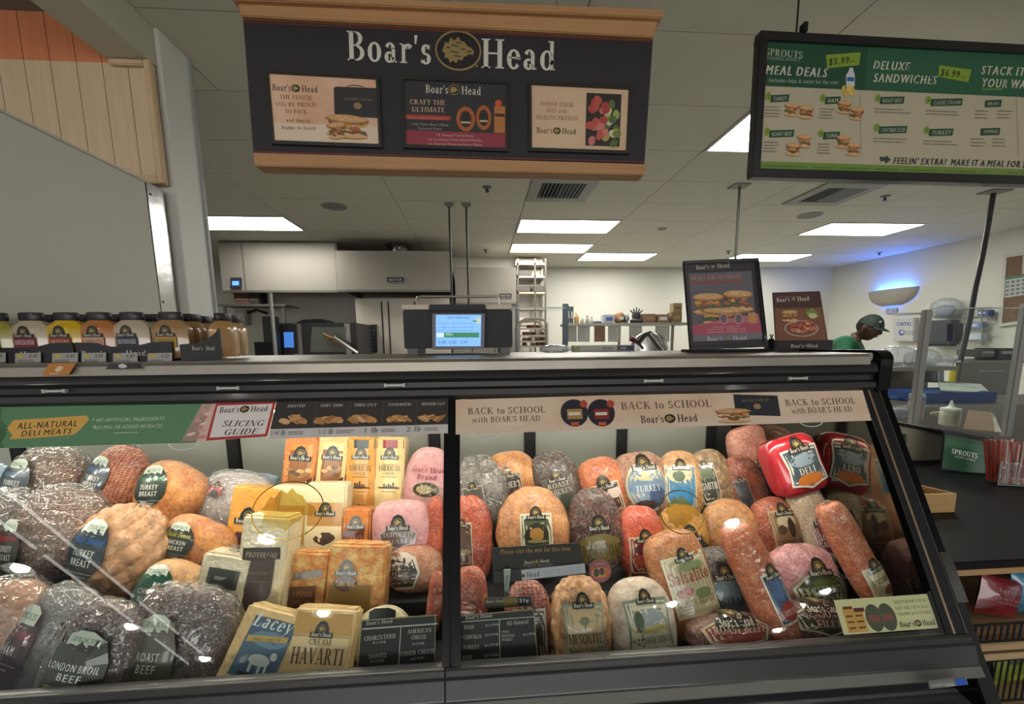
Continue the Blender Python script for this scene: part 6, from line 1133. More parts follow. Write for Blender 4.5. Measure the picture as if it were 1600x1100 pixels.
def badge(x, y, w, h, Y, t):
    q = frY([(x-w/2, y-h/2), (x+w/2, y-h/2), (x+w/2, y+h/2), (x-w/2, y+h/2)], Y); nbd = q.slab(MB(), 0, 0, q.w, q.h, 0, .01).build('maker_badge', mat('1d1d1f', .4), t); p = Print(lambda u, v, d: q(u, v, d+.01), nbd); p.frame('a5a29c', 0, 0, q.w, q.h, q.h*.08); p.text('c9c6be', 'BAXTER', q.w*.5, q.h*.28, q.h*.42, bold=.08, fit=q.w*.75); p.flush()
t, g = hood([(528, 394), (704, 394), (704, 454), (528, 454)], 6.15, 1.2, 'steel oven canopy with black maker badge in the middle of the kitchen'); badge(618, 437, 28, 9, 6.14, t)
t, g = hood([(712, 420), (807, 420), (807, 474), (712, 474)], 6.5, .9, 'smaller steel oven canopy right of the hanging rods'); badge(790, 462, 20, 8, 6.49, t)
t = thing('exhaust_duct', 'short round galvanised duct rising from the oven canopy to the ceiling', 'duct', (-1.0, 6.55, 2.72))
c = at(623, 385, Y=6.55); MB().lathe([(.13, 2.70), (.13, 2.879)], (c.x, 6.6, 0), 24).build('pipe', mat('a5a39c', .2, 1., bump=(30, .4)), t, smooth=True); MB().lathe([(.17, 2.84), (.2, 2.879)], (c.x, 6.6, 0), 24).build('collar', mat('4a4a48', .5), t, smooth=True)
# ovens beneath
def cab(pts, Y, D, name, label, m, zb=0.0, cat='oven'):
    g = frY(pts, Y); x0, x1, z1 = g(0, 0).x, g(g.w, 0).x, g(0, g.h).z
    t = thing(name, label, cat, ((x0+x1)/2, Y, zb)); nb(x0, x1, Y, Y+D, zb, z1, 'body', m, t, bevel=.01); return t, g, x0, x1, z1
SB = mat('c2baac', .5, .5, bump=(5, .1), stretch=(1, 1, .3))
t, g, x0, x1, z1 = cab([(560, 466), (705, 466), (705, 560), (560, 560)], 6.5, .9, 'rack_oven', 'tall steel rack oven with black keypad below the middle canopy', SB)
for u in (.27, .34, .62): nb(x0+(x1-x0)*u, x0+(x1-x0)*u+.02, 6.49, 6.5, .1, z1-.05, 'door_seam', mat('2c2b29', .6), t)
k = frY([(571, 508), (589, 507), (590, 551), (572, 551)], 6.49); kp = k.slab(MB(), 0, 0, k.w, k.h, 0, .02).build('keypad', mat('1e1e20', .4), t); b = MB()
for i in range(3):
    for j in range(6): k.slab(b, k.w*(.2+.22*i), k.h*(.1+.13*j), k.w*(.34+.22*i), k.h*(.16+.13*j), .02, .025)
b.build('button', mat('5a5a60', .5), kp)
t, g, x0, x1, z1 = cab([(708, 478), (806, 478), (806, 560), (708, 560)], 6.7, .7, 'proofing_cabinet', 'steel proofing cabinet behind the counter scale, right of the rods', mat('8c877c', .4, .7))
for u in (.3, .65): nb(x0+(x1-x0)*u, x0+(x1-x0)*u+.02, 6.69, 6.7, .1, z1-.05, 'door_seam', mat('4a4844', .6), t)
t, g, x0, x1, z1 = cab([(433, 505), (559, 503), (559, 560), (433, 560)], 5.6, .8, 'combi_oven', 'black fronted combi oven with lit touch screen and glass door at left', mat('2c2c2e', .4), 0)
for u0, u1 in ((0, .05), (.23, .33), (.86, .93)): nb(x0+(x1-x0)*u0, x0+(x1-x0)*u1, 5.585, 5.6, 1.0, z1-.01, 'steel_stile', mat('8f8b84', .3, .9), t)
g = frY([(488, 511), (541, 511), (541, 550), (485, 550)], 5.58); g.slab(MB(), 0, 0, g.w, g.h, 0, .01).build('door_glass', mat('6d706a', .1, coat=1., c2='7d7f76', vs=3), t)
for k in range(5): pa, pb = (505+5*k, 522+3*k), (515+4*k, 527+2*k); MB().tube([at(*pa, Y=5.56), at(*pb, Y=5.56)], .02, 6).build('food_tray', mat(('8c7050', 'a8763c', '7c4a3c')[k % 3], .6), t)
MB().tube([at(523, 526, Y=5.5), at(560, 551, Y=5.5)], .03, 10).build('door_handle', CHROME, t)
d = frY([(444, 519), (459, 519), (460, 543), (445, 543)], 5.57); d.slab(MB(), -d.w*.3, -d.h*.4, d.w*1.3, d.h*1.5, -.01, .01).build('control_panel', mat('15161c', .3), t); d.slab(MB(), 0, 0, d.w, d.h, .01, .014).build('screen', mat('3f78c8', .4, emit=.9), t)
t = thing('serving_tray', 'black upturned tray lying on top of the combi oven', 'tray', at(497, 503, Y=5.8)); a = at(462, 502, Y=5.8); b2 = at(517, 496, Y=5.8)
MB().hexa([V((a.x, 5.75, z1)), V((b2.x, 5.75, z1)), V((b2.x-.1, 5.75, z1+.06)), V((a.x+.1, 5.75, z1+.05)), V((a.x, 6.1, z1)), V((b2.x, 6.1, z1)), V((b2.x-.1, 6.1, z1+.06)), V((a.x+.1, 6.1, z1+.05))]).build('tray', BLACKM, t, bevel=.01)
# black stool-like stack and shelf at far left
t, g, x0, x1, z1 = cab([(411, 494), (430, 494), (430, 526), (411, 526)], 5.4, .15, 'coffee_grinder', 'dark box-shaped appliance beside the combi oven', mat('232326', .5), 1.2, 'appliance'); nb(x0-.1, x1-.02, 5.38, 5.56, 0.9, z1-.3 if z1-.3 > 1.4 else 1.45, 'lower_body', BLACKM, t)
sh = thing('wire_shelf', 'steel wire wall shelf behind the white post carrying boxes', 'shelf', at(390, 475, Y=6.42)); a = at(332, 472, Y=6.42); b2 = at(446, 478, Y=6.42)
zs = (a.z+b2.z)/2
MB().box(a.x, b2.x, 6.42, 6.44, zs-.03, zs).build('front_rail', STEELD, sh); b = MB()
for k in range(20): b.box(a.x+(b2.x-a.x)*k/20, a.x+(b2.x-a.x)*k/20+.012, 6.44, 7.0, zs-.012, zs)
b.build('shelf_wire', STEELD, sh)
for px in (352, 444): q = at(px, 500, Y=6.45); nb(q.x-.015, q.x+.015, 6.45, 6.48, 0, zs-.03, 'bracket', STEELD, sh)
q = at(426, 500, Y=4.9); MB().tube([(q.x, 4.9, at(421, 458, Y=4.9).z), (q.x, 4.9, 0)], .02, 8).build('pole', mat('a5a59f', .4, .3), thing('standing_pole', 'thin pale standing pole in front of the combi oven', 'pole', (q.x, 4.9, 0)))
for px, w, h, c, lab, nm in ((378, 24, 22, '5a3a30', 'brown cardboard box on the left wall shelf', 'cardboard_box'), (397, 16, 22, '2c2724', 'dark box beside the brown one on the left wall shelf', 'storage_box')):
    q0 = at(px-w/2, 475, Y=6.5); q1 = at(px+w/2, 475-h, Y=6.5); t = thing(nm, lab, 'box', (q0.x, 6.5, zs)); nb(q0.x, q1.x-.01, 6.5, 6.75, zs+.001, q1.z, 'carton', mat(c, .7), t, bevel=.008); nb(q0.x+.02, q1.x-.03, 6.49, 6.5, zs+.06, zs+.08, 'tape', mat('7c6a58', .6), t)
q0 = at(367, 508, Y=7.35); q1 = at(384, 484, Y=7.35); t = thing('electric_box', 'grey electric box with cables under the left wall shelf', 'electric box', (q0.x, 7.4, q0.z)); nb(q0.x, q1.x, 7.35, 7.5, q0.z, q1.z, 'box', mat('9c9a92', .5), t, bevel=.01); nb(q0.x+.03, q1.x-.03, 7.34, 7.35, q0.z+.05, q1.z-.05, 'cover', mat('b5b3aa', .5), t)
MB().tube([at(384, 490, Y=7.4), at(400, 484, Y=7.4), at(418, 490, Y=7.4)], .02, 6).build('cable', BLACKM, t)
# rolled steel curtain, pan rack, sneeze rail
g = frY([(807, 418), (849, 418), (849, 548), (807, 548)], 7.35); t = thing('steel_cabinet', 'tall mirror-like steel shelving cabinet against the back wall edge', 'cabinet', (g(g.w/2, 0).x, 7.35, 0)); x0, x1 = g(0, 0).x, g(g.w, 0).x
nb(x0, x1, 7.4, 7.49, 0, 2.86, 'back_panel', mat('8f8a80', .2, .95), t)
for k, z in enumerate((1.75, 2.0, 2.25, 2.5, 2.7)): nb(x0, x1, 7.1, 7.4, z, z+.03, 'shelf', mat('b5aa96', .3, .6), t)
for u in (0, .6, .97): nb(x0+(x1-x0)*u, x0+(x1-x0)*u+.025, 7.1, 7.13, 0, 2.8, 'upright', mat('5c5850', .4, .6), t)
for k, (u, z) in enumerate(((.3, 2.53), (.25, 2.28), (.8, 2.28), (.3, 1.78))): nb(x0+(x1-x0)*u-.12, x0+(x1-x0)*u+.1, 7.15, 7.35, z, z+.1, 'folded_liner', mat('4c4842' if k != 3 else 'c9c6bd', .6), t, bevel=.02)
# sheet pan rack (white rounded frame)
Yr = 4.2; t = thing('pan_rack', 'low white tubular bun pan rack with rounded top behind the scale', 'rack', at(830, 548, Y=Yr)); RK = mat('b5b1a6', .4, .3)
pts = [(813, 780), (811, 512), (814, 503), (820, 499), (842, 498), (850, 500), (855, 506), (855, 780)]
zz = None
for dy in (0, .35): MB().tube([at(x, y, Y=Yr)+V((0, dy, 0)) for x, y in pts], .013, 8).build('hoop', RK, t, smooth=True)
for k, y in enumerate((513, 524, 533, 541)):
    a = at(813, y, Y=Yr); b2 = at(855, y, Y=Yr); MB().box(a.x, b2.x, Yr, Yr+.02, a.z-.012, a.z+.004).box(a.x, a.x+.02, Yr+.02, Yr+.35, a.z-.012, a.z+.004).box(b2.x-.02, b2.x, Yr+.02, Yr+.35, a.z-.012, a.z+.004).build('runner', RK, t)
    for i in range(5):
        if (k+i) % 4: MB().lathe([(.02, 0), (.028, .012), (.022, .03), (.006, .034)], (a.x+.05+i*.045, Yr+.08, a.z+.004), 10).build('bread_roll', mat(('6e4430', '7c3a2c', '8c6a4a')[(k+i) % 3], .6), t, smooth=True)
t = thing('glass_rail', 'glass shelf with green edge and steel posts behind the steel top', 'glass shelf', at(845, 482, Y=3.4)); a = at(806, 481, Y=3.4); b2 = at(884, 483, Y=3.4)
MB().box(a.x, b2.x, 3.4, 3.75, a.z-.006, a.z+.004).build('glass_shelf', GLASS2, t); nb(a.x, b2.x, 3.395, 3.4, a.z-.006, a.z+.004, 'glass_edge', GEDGE, t)
for px, w in ((807, .012), (884, .04)): q = at(px, 500, Y=3.4); nb(q.x-w/2, q.x+w/2, 3.4, 3.43, 0, a.z+.03, 'post', mat('5c6a72', .4, .3), t)
# back prep shelf with supplies
Ys = 5.6; a = at(884, 505, Y=Ys); b2 = at(1085, 503, Y=Ys); zs = a.z
sh = thing('prep_shelf', 'long steel overshelf along the back wall loaded with supplies', 'shelf', ((a.x+b2.x)/2, Ys, 0)); nb(a.x, b2.x, Ys, Ys+.4, zs-.03, zs, 'shelf_top', mat('8f8c84', .4, .7), sh, bevel=.004)
for px in (885, 970, 1054): q = at(px, 520, Y=Ys); nb(q.x-.015, q.x+.015, Ys+.05, Ys+.08, .95, zs-.03, 'upright', STEELD, sh)
q = at(884, 520, Y=Ys+.2); nb(a.x-.1, b2.x, Ys-.2, Ys+.6, .92, .96, 'table_top', mat('9c9a94', .35, .7), sh); nb(a.x-.05, b2.x-.05, Ys+.1, Ys+.5, 0, .92, 'table_base', STEELD, sh)
def onshelf(px, w, h, name, label, cat, col, kind='box', group=None, top=None):
    q = at(px, 505, Y=Ys+.1); s = (q-EYE).dot(FW)/FPX; x, W_, H_ = q.x, w*s, h*s; t = thing(name, label, cat, (x, Ys+.15, zs), group=group); m = mat(col, .6, c2=None)
    if kind == 'box': nb(x-W_/2, x+W_/2, Ys+.08, Ys+.08+min(W_, .25), zs+.001, zs+H_, 'carton', m, t, bevel=.005); nb(x-W_*.3, x+W_*.3, Ys+.074, Ys+.08, zs+H_*.3, zs+H_*.7, 'label', mat(top or 'b8b4a8', .6), t)
    elif kind == 'bottle':
        MB().lathe([(W_*.45, 0), (W_*.5, H_*.05), (W_*.5, H_*.6), (W_*.25, H_*.78), (W_*.2, H_*.8)], (x, Ys+.15, zs+.001), 14).build('body', m, t, smooth=True); MB().lathe([(W_*.24, H_*.8), (W_*.24, H_), (W_*.1, H_*1.02)], (x, Ys+.15, zs), 12).build('cap', mat(top or 'c9c6bd', .5), t, smooth=True)
    elif kind == 'heap':
        v, f_ = loaf_mesh(W_/2, H_/2, .1, .7, .9, 0, 'wrinkle', px); MB(Matrix.Translation((x, Ys+.15, zs+H_/2))).add(v, f_).build('wrap', m, t, smooth='all'); nb(x-W_*.2, x+W_*.2, Ys+.03, Ys+.05, zs+H_*.3, zs+H_*.55, 'band', mat(top or '5a6a8c', .6), t)
    return t
onshelf(887, 5, 27, 'binder', 'first dark slate binder at the left end of the back shelf', 'binder', '3f4a52'); onshelf(893, 5, 26, 'binder', 'second dark slate binder beside the first on the back shelf', 'binder', '46525a')
onshelf(902, 8, 17, 'sauce_bottle', 'orange topped bottle right of the binders', 'bottle', 'b58a54', 'bottle'); onshelf(911, 6, 11, 'small_jar', 'small pale jar next to the orange topped bottle', 'jar', '9ca08c', 'bottle'); onshelf(919, 6, 12, 'small_jar', 'small dark capped jar right of the pale jar', 'jar', '8a8c80', 'bottle', top='4a5a5c'); onshelf(926, 5, 10, 'small_jar', 'smallest jar in the row on the back shelf', 'jar', '9a9c94', 'bottle', top='4c5450')
onshelf(934, 14, 4, 'folded_cloth', 'flat grey folded cloth on the back shelf', 'cloth', '6c6e66', 'heap'); onshelf(951, 17, 13, 'tissue_box', 'white and blue tissue pack on the back shelf', 'box', 'a8aab0', 'box', top='3f5aa0')
onshelf(969, 14, 17, 'supply_bag', 'crumpled brown and white supply bag on the back shelf', 'bag', '8c6a4a', 'heap', top='c9c4b8'); onshelf(979, 7, 15, 'supply_bag', 'small grey bag squeezed behind the dark glove', 'bag', '8a8c88', 'heap', top='5a5a5c')
onshelf(1014, 20, 14, 'cardboard_box', 'wide brown carton right of the dark glove', 'box', '7c6248', 'box', top='8a6e50'); onshelf(1035, 19, 13, 'cardboard_box', 'brown carton with a white label on the back shelf', 'box', '806448', 'box', top='c9c4b8')
onshelf(1056, 17, 16, 'cardboard_box', 'lower brown carton beside the standing poster', 'box', '75603f', 'box', top='8c7452'); t = onshelf(1057, 14, 30, 'cardboard_box', 'upper tan carton poking up beside the standing poster', 'box', '877250', 'box', top='5c4c34')
for c_ in children(t):
    for v in c_.data.vertices:
        if v.co.z < .1: v.co.z += .135
# glove on a stand
t = onshelf(996, 18, 7, 'glove_holder', 'dark heap with an upright black glove on the back shelf', 'glove', '2e2c2b', 'heap', top='3f4244'); q = at(996, 505, Y=Ys+.1); MBk = MB()
MBk.lathe([(.05, 0), (.06, .05), (.05, .09)], (q.x+.0, Ys+.15, zs+.05), 12).build('palm', mat('232423', .6), t, smooth=True)
for k in range(5): a_ = -.5+.25*k; MB().tube([(q.x+.04*(k-2)*.5, Ys+.15, zs+.13), (q.x+.05*(k-2)*.6+a_*.05, Ys+.15, zs+.17+.02*(2-abs(k-2)))], .011, 8, r2=.008).build('finger', mat('232423', .6), t, smooth=True)
for k, (px, w, c) in enumerate(((894, 14, 'a09f96'), (912, 19, 'a5a49c'), (937, 17, '6e5238'), (959, 18, 'a5a49c'), (993, 20, '9a9a92'), (1035, 22, 'a0a098'))):
    g = frY([(px-w/2, 509), (px+w/2, 509), (px+w/2, 534), (px-w/2, 534)], Ys+.02)
    t = thing('paper_sheet', ('narrow paper sheet hanging at the left end under the back shelf', 'second paper sheet hanging under the small jars', 'brown clipboard sheet hanging under the back shelf', 'paper sheet hanging right of the brown clipboard', 'paper sheet hanging below the dark glove', 'wide paper sheet hanging near the standing poster')[k], 'paper', g(g.w/2, 0), group='papers hung under the shelf')
    g.slab(MB(), 0, 0, g.w, g.h, -.002, 0).build('sheet', mat(c, .6), t); p = Print(g, t)
    if k != 2: p.frame('77766e', g.w*.05, g.h*.04, g.w*.95, g.h*.96, .008); p.lines('85847c', g.w*.15, g.h*.85, g.w*.65, .012, 7, g.h*.11)
    p.flush()
# slicer-like chrome machine
t = thing('meat_slicer', 'chrome meat slicer with a red handle behind the steel top', 'slicer', at(1018, 548, Y=3.0)); L3 = lambda pts, r, n, m: MB().tube([at(x, y, Y=3.0) for x, y in pts], r, 10).build(n, m, t, smooth=True)
L3([(998, 536), (1008, 523), (1018, 520)], .016, 'arm', mat('4a4846', .3, .7)); L3([(1014, 521), (1034, 546)], .028, 'food_pusher', CHROME); L3([(1018, 521), (1026, 524), (1040, 546)], .014, 'guide_bar', CHROME); L3([(985, 528), (993, 532)], .02, 'handle', mat('7a2a2c', .4)); L3([(992, 530), (1004, 545)], .014, 'lever', mat('3a3836', .4))
q = at(1015, 545, Y=3.0); MB().lathe([(.12, -.01), (.14, .0), (.14, .02), (.1, .03)], n=28, T=Matrix.Translation((q.x, 3.02, q.z-.02)) @ Matrix.Rotation(math.pi/2, 4, 'X')).build('blade', CHROME, t, smooth=True); nb(q.x-.2, q.x+.25, 2.9, 3.3, .9, q.z-.12, 'base', mat('a5a39d', .3, .8), t, bevel=.02); nb(q.x-.3, q.x+.3, 2.7, 3.5, .86, .90, 'worktable_top', STEELD, t); nb(q.x-.2, q.x+.25, 2.8, 3.4, 0, .86, 'worktable_base', STEELD, t)

# right wall things
def frX(pts, X): return Fr(*[at(x, y, X=X) for x, y in pts])
t = thing('insect_lamp', 'half bowl wall light trap glowing blue above the worker', 'wall lamp', (7.0, 7.0, 2.02)); b = MB(); n = 16; vs = []
Yc, hw, zt_ = 7.02, .44, 2.30
for j in range(7):
    k = j/6; rr = (1-(k*.93)**2.4)**.5
    for i in range(n+1): a_ = math.pi*i/n; vs.append((7.045-.17*math.sin(a_)*rr, Yc-math.cos(a_)*hw*rr, zt_-.27*k))
b.add(vs, [(j*(n+1)+i, j*(n+1)+i+1, (j+1)*(n+1)+i+1, (j+1)*(n+1)+i) for j in range(6) for i in range(n)]); b.build('bowl', mat('8f8b80', .5), t, smooth=True)
MB().tube([(7.0, Yc-.3, zt_-.02), (7.0, Yc+.3, zt_-.02)], .015, 8).build('tube', mat('3a78ff', .4, emit=150.), t)
nb(7.02, 7.048, 6.9, 7.1, 1.9, 1.99, 'outlet', mat('8c8a84', .5), t); MB().tube([(7.02, 7.0, 1.95), (6.98, 6.95, 1.9), (7.03, 6.5, 1.87), (7.03, 5.9, 1.86)], .01, 6).build('cable', mat('8a8880', .5), t)
g = frX([(1401, 497), (1435, 496), (1434, 534), (1402, 533)], 7.03); t = thing('first_aid_cabinet', 'white wall cabinet with a blue supplier logo right of the worker', 'cabinet', g(g.w/2, 0)); g.slab(MB(), 0, 0, g.w, g.h, -.015, .08).build('box', mat('a9aba8', .5), t, bevel=.01); p = Print(lambda u, v, d: g(u, v, d*3+.081), t); p.text('2a3a8c', 'CINTAS', g.w*.56, g.h*.66, g.h*.17, bold=.1, fit=g.w*.7); p.ell('3a4a90', g.w*.45, g.h*.38, .05, .05, 16); p.ell('a9aba8', g.w*.47, g.h*.4, .03, .03, 14); p.lines('6e7078', g.w*.55, g.h*.4, .2, .015, 2, .04); p.flush()
g = frX([(1452, 501), (1506, 500), (1505, 538), (1455, 539)], 7.0); t = thing('towel_dispenser', 'dark blue paper towel dispenser on the right wall behind the sneeze guard', 'dispenser', g(g.w/2, 0)); g.slab(MB(), 0, 0, g.w, g.h, -.045, .2).build('cover', mat('14182e', .15, coat=1.), t, bevel=.05, seg=4); g.slab(MB(), g.w*.2, -.02, g.w*.8, 0.01, .0, .15).build('chute', BLACKM, t)
g = frX([(1466, 468), (1509, 466), (1508, 497), (1466, 497)], 7.0); vs, fs = loaf_mesh(g.w/2, g.h/2, .12, .7, .8, 0, 'wrinkle', 3); t = thing('glove_bag', 'clear plastic bag holding blue items on the right wall above the towel dispenser', 'bag', g(g.w/2, g.h/2, .08)); RZ = Matrix.Translation(g(g.w/2, g.h/2, .1)) @ Matrix.Rotation(math.pi/2, 4, 'Z'); MB(RZ).add(vs, fs).build('bag', FILMW, t, smooth='all'); MB(RZ @ Matrix.Diagonal((.7, .5, .6, 1)) @ Matrix.Translation((0, 0, -g.h*.2))).add(vs, fs).build('contents', mat('23305c', .5), t, smooth='all')
# wire wall rack on right
t = thing('wire_wall_rack', 'thin wire rack holding blue boxes on the right wall beside the hanging cord', 'rack', at(1530, 520, X=6.9))
for y in (483, 497, 515, 533): MB().tube([at(1505, y, X=6.9), at(1550, y-2, X=6.9)], .012, 6).build('wire', mat('7c7c7a', .4, .5), t)
for x in (1507, 1534): MB().tube([at(x, 482, X=6.9), at(x, 540, X=6.9)], .012, 6).build('wire', mat('7c7c7a', .4, .5), t)
for (x, y, w, h, c, lab) in ((1540, 489, 18, 10, '3a4a7c', 'blue carton on the top tier of the right wall rack'), (1527, 508, 18, 10, '6c7ca8', 'pale blue carton on the middle tier of the right wall rack'), (1527, 526, 22, 12, 'a8acb0', 'white carton on the bottom tier of the right wall rack')):
    g = frX([(x-w/2, y-h/2), (x+w/2, y-h/2), (x+w/2, y+h/2), (x-w/2, y+h/2)], 6.95); t = thing('glove_carton', lab, 'box', g(g.w/2, 0), group='cartons on the right wall rack'); g.slab(MB(), 0, 0, g.w, g.h, -.05, .04).build('carton', mat(c, .6), t, bevel=.005); g.slab(MB(), g.w*.1, g.h*.3, g.w*.7, g.h*.7, .04, .043).build('label', mat('b5b8bc', .6), t)
# cork board
g = frX([(1571, 398), (1640, 388), (1640, 500), (1562, 511)], 7.04); t = thing('cork_board', 'cork notice board with a calendar at the right edge', 'notice board', g(g.w/2, 0)); g.slab(MB(), 0, 0, g.w, g.h, -.01, .015).build('cork', mat('5f4a38', .8, c2='6f5744', vs=30), t); g.border(MB(), .04, -.01, .03).build('frame', mat('b0aea4', .5), t)
g2 = Fr(*[g(u, v, .02) for u, v in ((g.w*.3, g.h*.93), (g.w*1., g.h*.93), (g.w*1., g.h*.46), (g.w*.06, g.h*.46))]); gm = Fr(g(g.w*.07, g.h*.68, .017), g(g.w*.95, g.h*.68, .017), g(g.w*.95, g.h*.4, .017), g(g.w*.07, g.h*.4, .017)); gm.slab(MB(), 0, 0, gm.w, gm.h, 0, .004).build('calendar', mat('a5a9a2', .6), t); gm2 = Fr(g(g.w*.45, g.h*.95, .017), g(g.w*.95, g.h*.95, .017), g(g.w*.95, g.h*.69, .017), g(g.w*.45, g.h*.69, .017)); gm2.slab(MB(), 0, 0, gm2.w, gm2.h, 0, .004).build('notice', mat('a5a39a', .6), t)
p = Print(lambda u, v, d: gm(u, v, d*4+.004), t); p.rect('2f6a50', 0, gm.h*.88, gm.w, gm.h)
for i in range(7):
    for j in range(4): p.rect('5c6660', gm.w*(.04+.135*i), gm.h*(.08+.2*j), gm.w*(.13+.135*i), gm.h*(.2+.2*j))
p.flush()

# ------------------------------------------------------------------ right: prep line, sneeze guard, black counter
Yp = 2.12; TZ = lambda px: at(px, 652+(px-1399)*.215, Y=Yp)
a, b2 = TZ(1386), TZ(1640)
t = thing('sandwich_station', 'cream fronted sandwich prep line with a dark edged top behind the sneeze guard', 'counter', ((a.x+b2.x)/2, Yp, 0)); PM = mat('a39c88', .6)
MB().hexa([V((a.x-.25, Yp+.01, 0)), V((b2.x, Yp+.01, 0)), V((b2.x, Yp+.01, b2.z-.02)), V((a.x-.25, Yp+.01, a.z+.008)), V((a.x-.25, Yp+.03, 0)), V((b2.x, Yp+.03, 0)), V((b2.x, Yp+.03, b2.z-.02)), V((a.x-.25, Yp+.03, a.z+.008))]).build('front_panel', PM, t)
def slabtop(dz0, dz1, y0, y1, nm, m): return MB().hexa([V((a.x-.25, y0, a.z+.03+dz0)), V((b2.x, y0, b2.z+dz0)), V((b2.x, y0, b2.z+dz1)), V((a.x-.25, y0, a.z+.03+dz1)), V((a.x-.25, y1, a.z+.03+dz0)), V((b2.x, y1, b2.z+dz0)), V((b2.x, y1, b2.z+dz1)), V((a.x-.25, y1, a.z+.03+dz1))]).build(nm, m, t)
slabtop(-.022, -.004, Yp-.01, Yp+.4, 'dark_edge', BLACKM); slabtop(-.004, .0, Yp-.005, Yp+.4, 'ledge', mat('b9b7ae', .4))
q = at(1439, 690, Y=Yp); g = frY([(1408, 678), (1415, 678), (1415, 692), (1411, 692)], Yp+.008); g.slab(MB(), 0, 0, g.w, g.h, 0, .004).build('green_sign', mat('2f5a44', .6), t)
# steel backsplash and table further in
nb(a.x-.1, b2.x+1.6, 2.55, 3.05, 0, 1.02, 'work_table', STEELD, t)
def zl(px): x = at(px, 650, Y=Yp).x; return a.z+.03+(b2.z-a.z-.03)*(x-(a.x-.25))/(b2.x-a.x+.25)
t = thing('sneeze_guard', 'glass sneeze guard between two grey square posts at right', 'sneeze guard', (at(1500, 650, Y=Yp).x, Yp+.05, 1.0)); PG_ = mat('8f8f8a', .4, .4)
for (bx0, bx1), (tx0, tx1), tyy in (((1421, 1437), (1437, 1451), 484), ((1569, 1585), (1594, 1610), 474)):
    q0 = at((bx0+bx1)/2, 655, Y=Yp+.05); q1 = at((tx0+tx1)/2, tyy, Y=Yp+.05); w = .021; b = MB()
    MB().box(q0.x-w, q0.x+w, Yp+.04, Yp+.07, q0.z-.1, q1.z).build('post', PG_, t, bevel=.004)
ga, gb = at(1444, 487, Y=Yp+.06), at(1602, 477, Y=Yp+.06); z0 = at(1430, 648, Y=Yp+.06).z
nb(ga.x+.03, gb.x-.02, Yp+.053, Yp+.058, z0-.02, (ga.z+gb.z)/2, 'glass_panel', GLASS2, t); nb(ga.x+.03, gb.x-.02, Yp+.0525, Yp+.0585, (ga.z+gb.z)/2, (ga.z+gb.z)/2+.004, 'glass_edge', mat('b5c0bc', .3), t)
# things on the ledge
c = at(1443, 655, Y=Yp+.12); t = thing('spice_jar', 'tall clear jar of brown spice beside the left guard post', 'jar', (c.x, Yp+.17, c.z)); zz = zl(1443)+.003
MB().lathe([(.033, 0), (.035, .01), (.035, .10), (.03, .11)], (c.x, Yp+.17, zz), 20).build('contents', mat('6a5540', .7, c2='8a7258', vs=90), t, smooth=True); MB().lathe([(.037, 0), (.038, .01), (.038, .13), (.034, .145)], (c.x, Yp+.17, zz), 20).build('glass', FILM, t, smooth=True); MB().lathe([(.036, .13), (.036, .15), (.02, .152)], (c.x, Yp+.17, zz), 20).build('lid', mat('8a8a84', .4), t, smooth=True)
c = at(1499, 650, Y=Yp+.15); t = thing('squeeze_bottle', 'clear squat squeeze bottle with a white pointed nozzle', 'bottle', (c.x, Yp+.2, c.z)); zz = zl(1499)+.003
MB().lathe([(.045, 0), (.048, .01), (.048, .075), (.04, .085)], (c.x, Yp+.2, zz), 20).build('body', mat('a5a494', .3, coat=.6), t, smooth=True); MB().lathe([(.047, .083), (.047, .098), (.02, .105), (.012, .115), (.004, .145)], (c.x, Yp+.2, zz), 20).build('nozzle_cap', mat('bdbdb5', .4), t, smooth=True)
P0 = at(1508, 664, Y=Yp-.0); f = Fr(*[at(x, y, Y=yy) for x, y, yy in ((1513, 641, Yp+.1), (1548, 645, Yp+.1), (1553, 675, Yp-.06), (1505, 671, Yp-.06))]); t = thing('deli_paper', 'brown deli paper sheet flopping over the prep line edge', 'paper', f(f.w/2, 0)); f.slab(MB(), 0, 0, f.w, f.h, 0, .004).build('sheet', mat('8a7762', .7), t); f2 = Fr(*[at(x, y, Y=yy) for x, y, yy in ((1548, 645, Yp+.1), (1553, 650, Yp+.1), (1564, 676, Yp-.06), (1553, 675, Yp-.06))]); f2.slab(MB(), 0, 0, f2.w, f2.h, 0, .004).build('white_layer', mat('b5b0a4', .6), t)
for px, w, h, dy, lab, col in ((1405, 24, 10, .2, 'grey crumpled cloth on the ledge left of the guard post', '7c8088'), (1472, 20, 4, .28, 'cream crumpled paper on the ledge behind the squeeze bottle', '99937c')):
    prod('crumpled_cloth', lab, 'cloth', px, zl and 646, Yp+dy, w, h*.8, 'loaf', mat(col, .7), 0, 0, pat='wrinkle', cd=.9)
# blue crate, lid, bags behind
g = frY([(1433, 611), (1548, 619), (1540, 655), (1430, 645)], 2.75); x0, x1 = g(0, 0).x, g(g.w, 0).x; zc = g(0, 0).z; t = thing('blue_crate', 'blue corrugated crate with white lid flaps behind the sneeze guard', 'crate', ((x0+x1)/2, 2.75, 1.02)); nb(x0, x1, 2.7, 3.03, 1.021, g(0, g.h).z-.01, 'box', mat('173468', .6), t, bevel=.005)
lf = Fr(*[at(x, y, Y=yy) for x, y, yy in ((1464, 597, 3.05), (1532, 602, 3.05), (1547, 616, 2.72), (1470, 611, 2.72))]); lf.slab(MB(), 0, 0, lf.w, lf.h, 0, .01).build('lid', mat('a5b0a4', .6), t); p = Print(lambda u, v, d: lf(u, v, d+.011), t); p.ell('2a3a34', lf.w*.28, lf.h*.55, .02, .02, 12); p.ell('2a3a34', lf.w*.75, lf.h*.5, .02, .02, 12); p.flush()
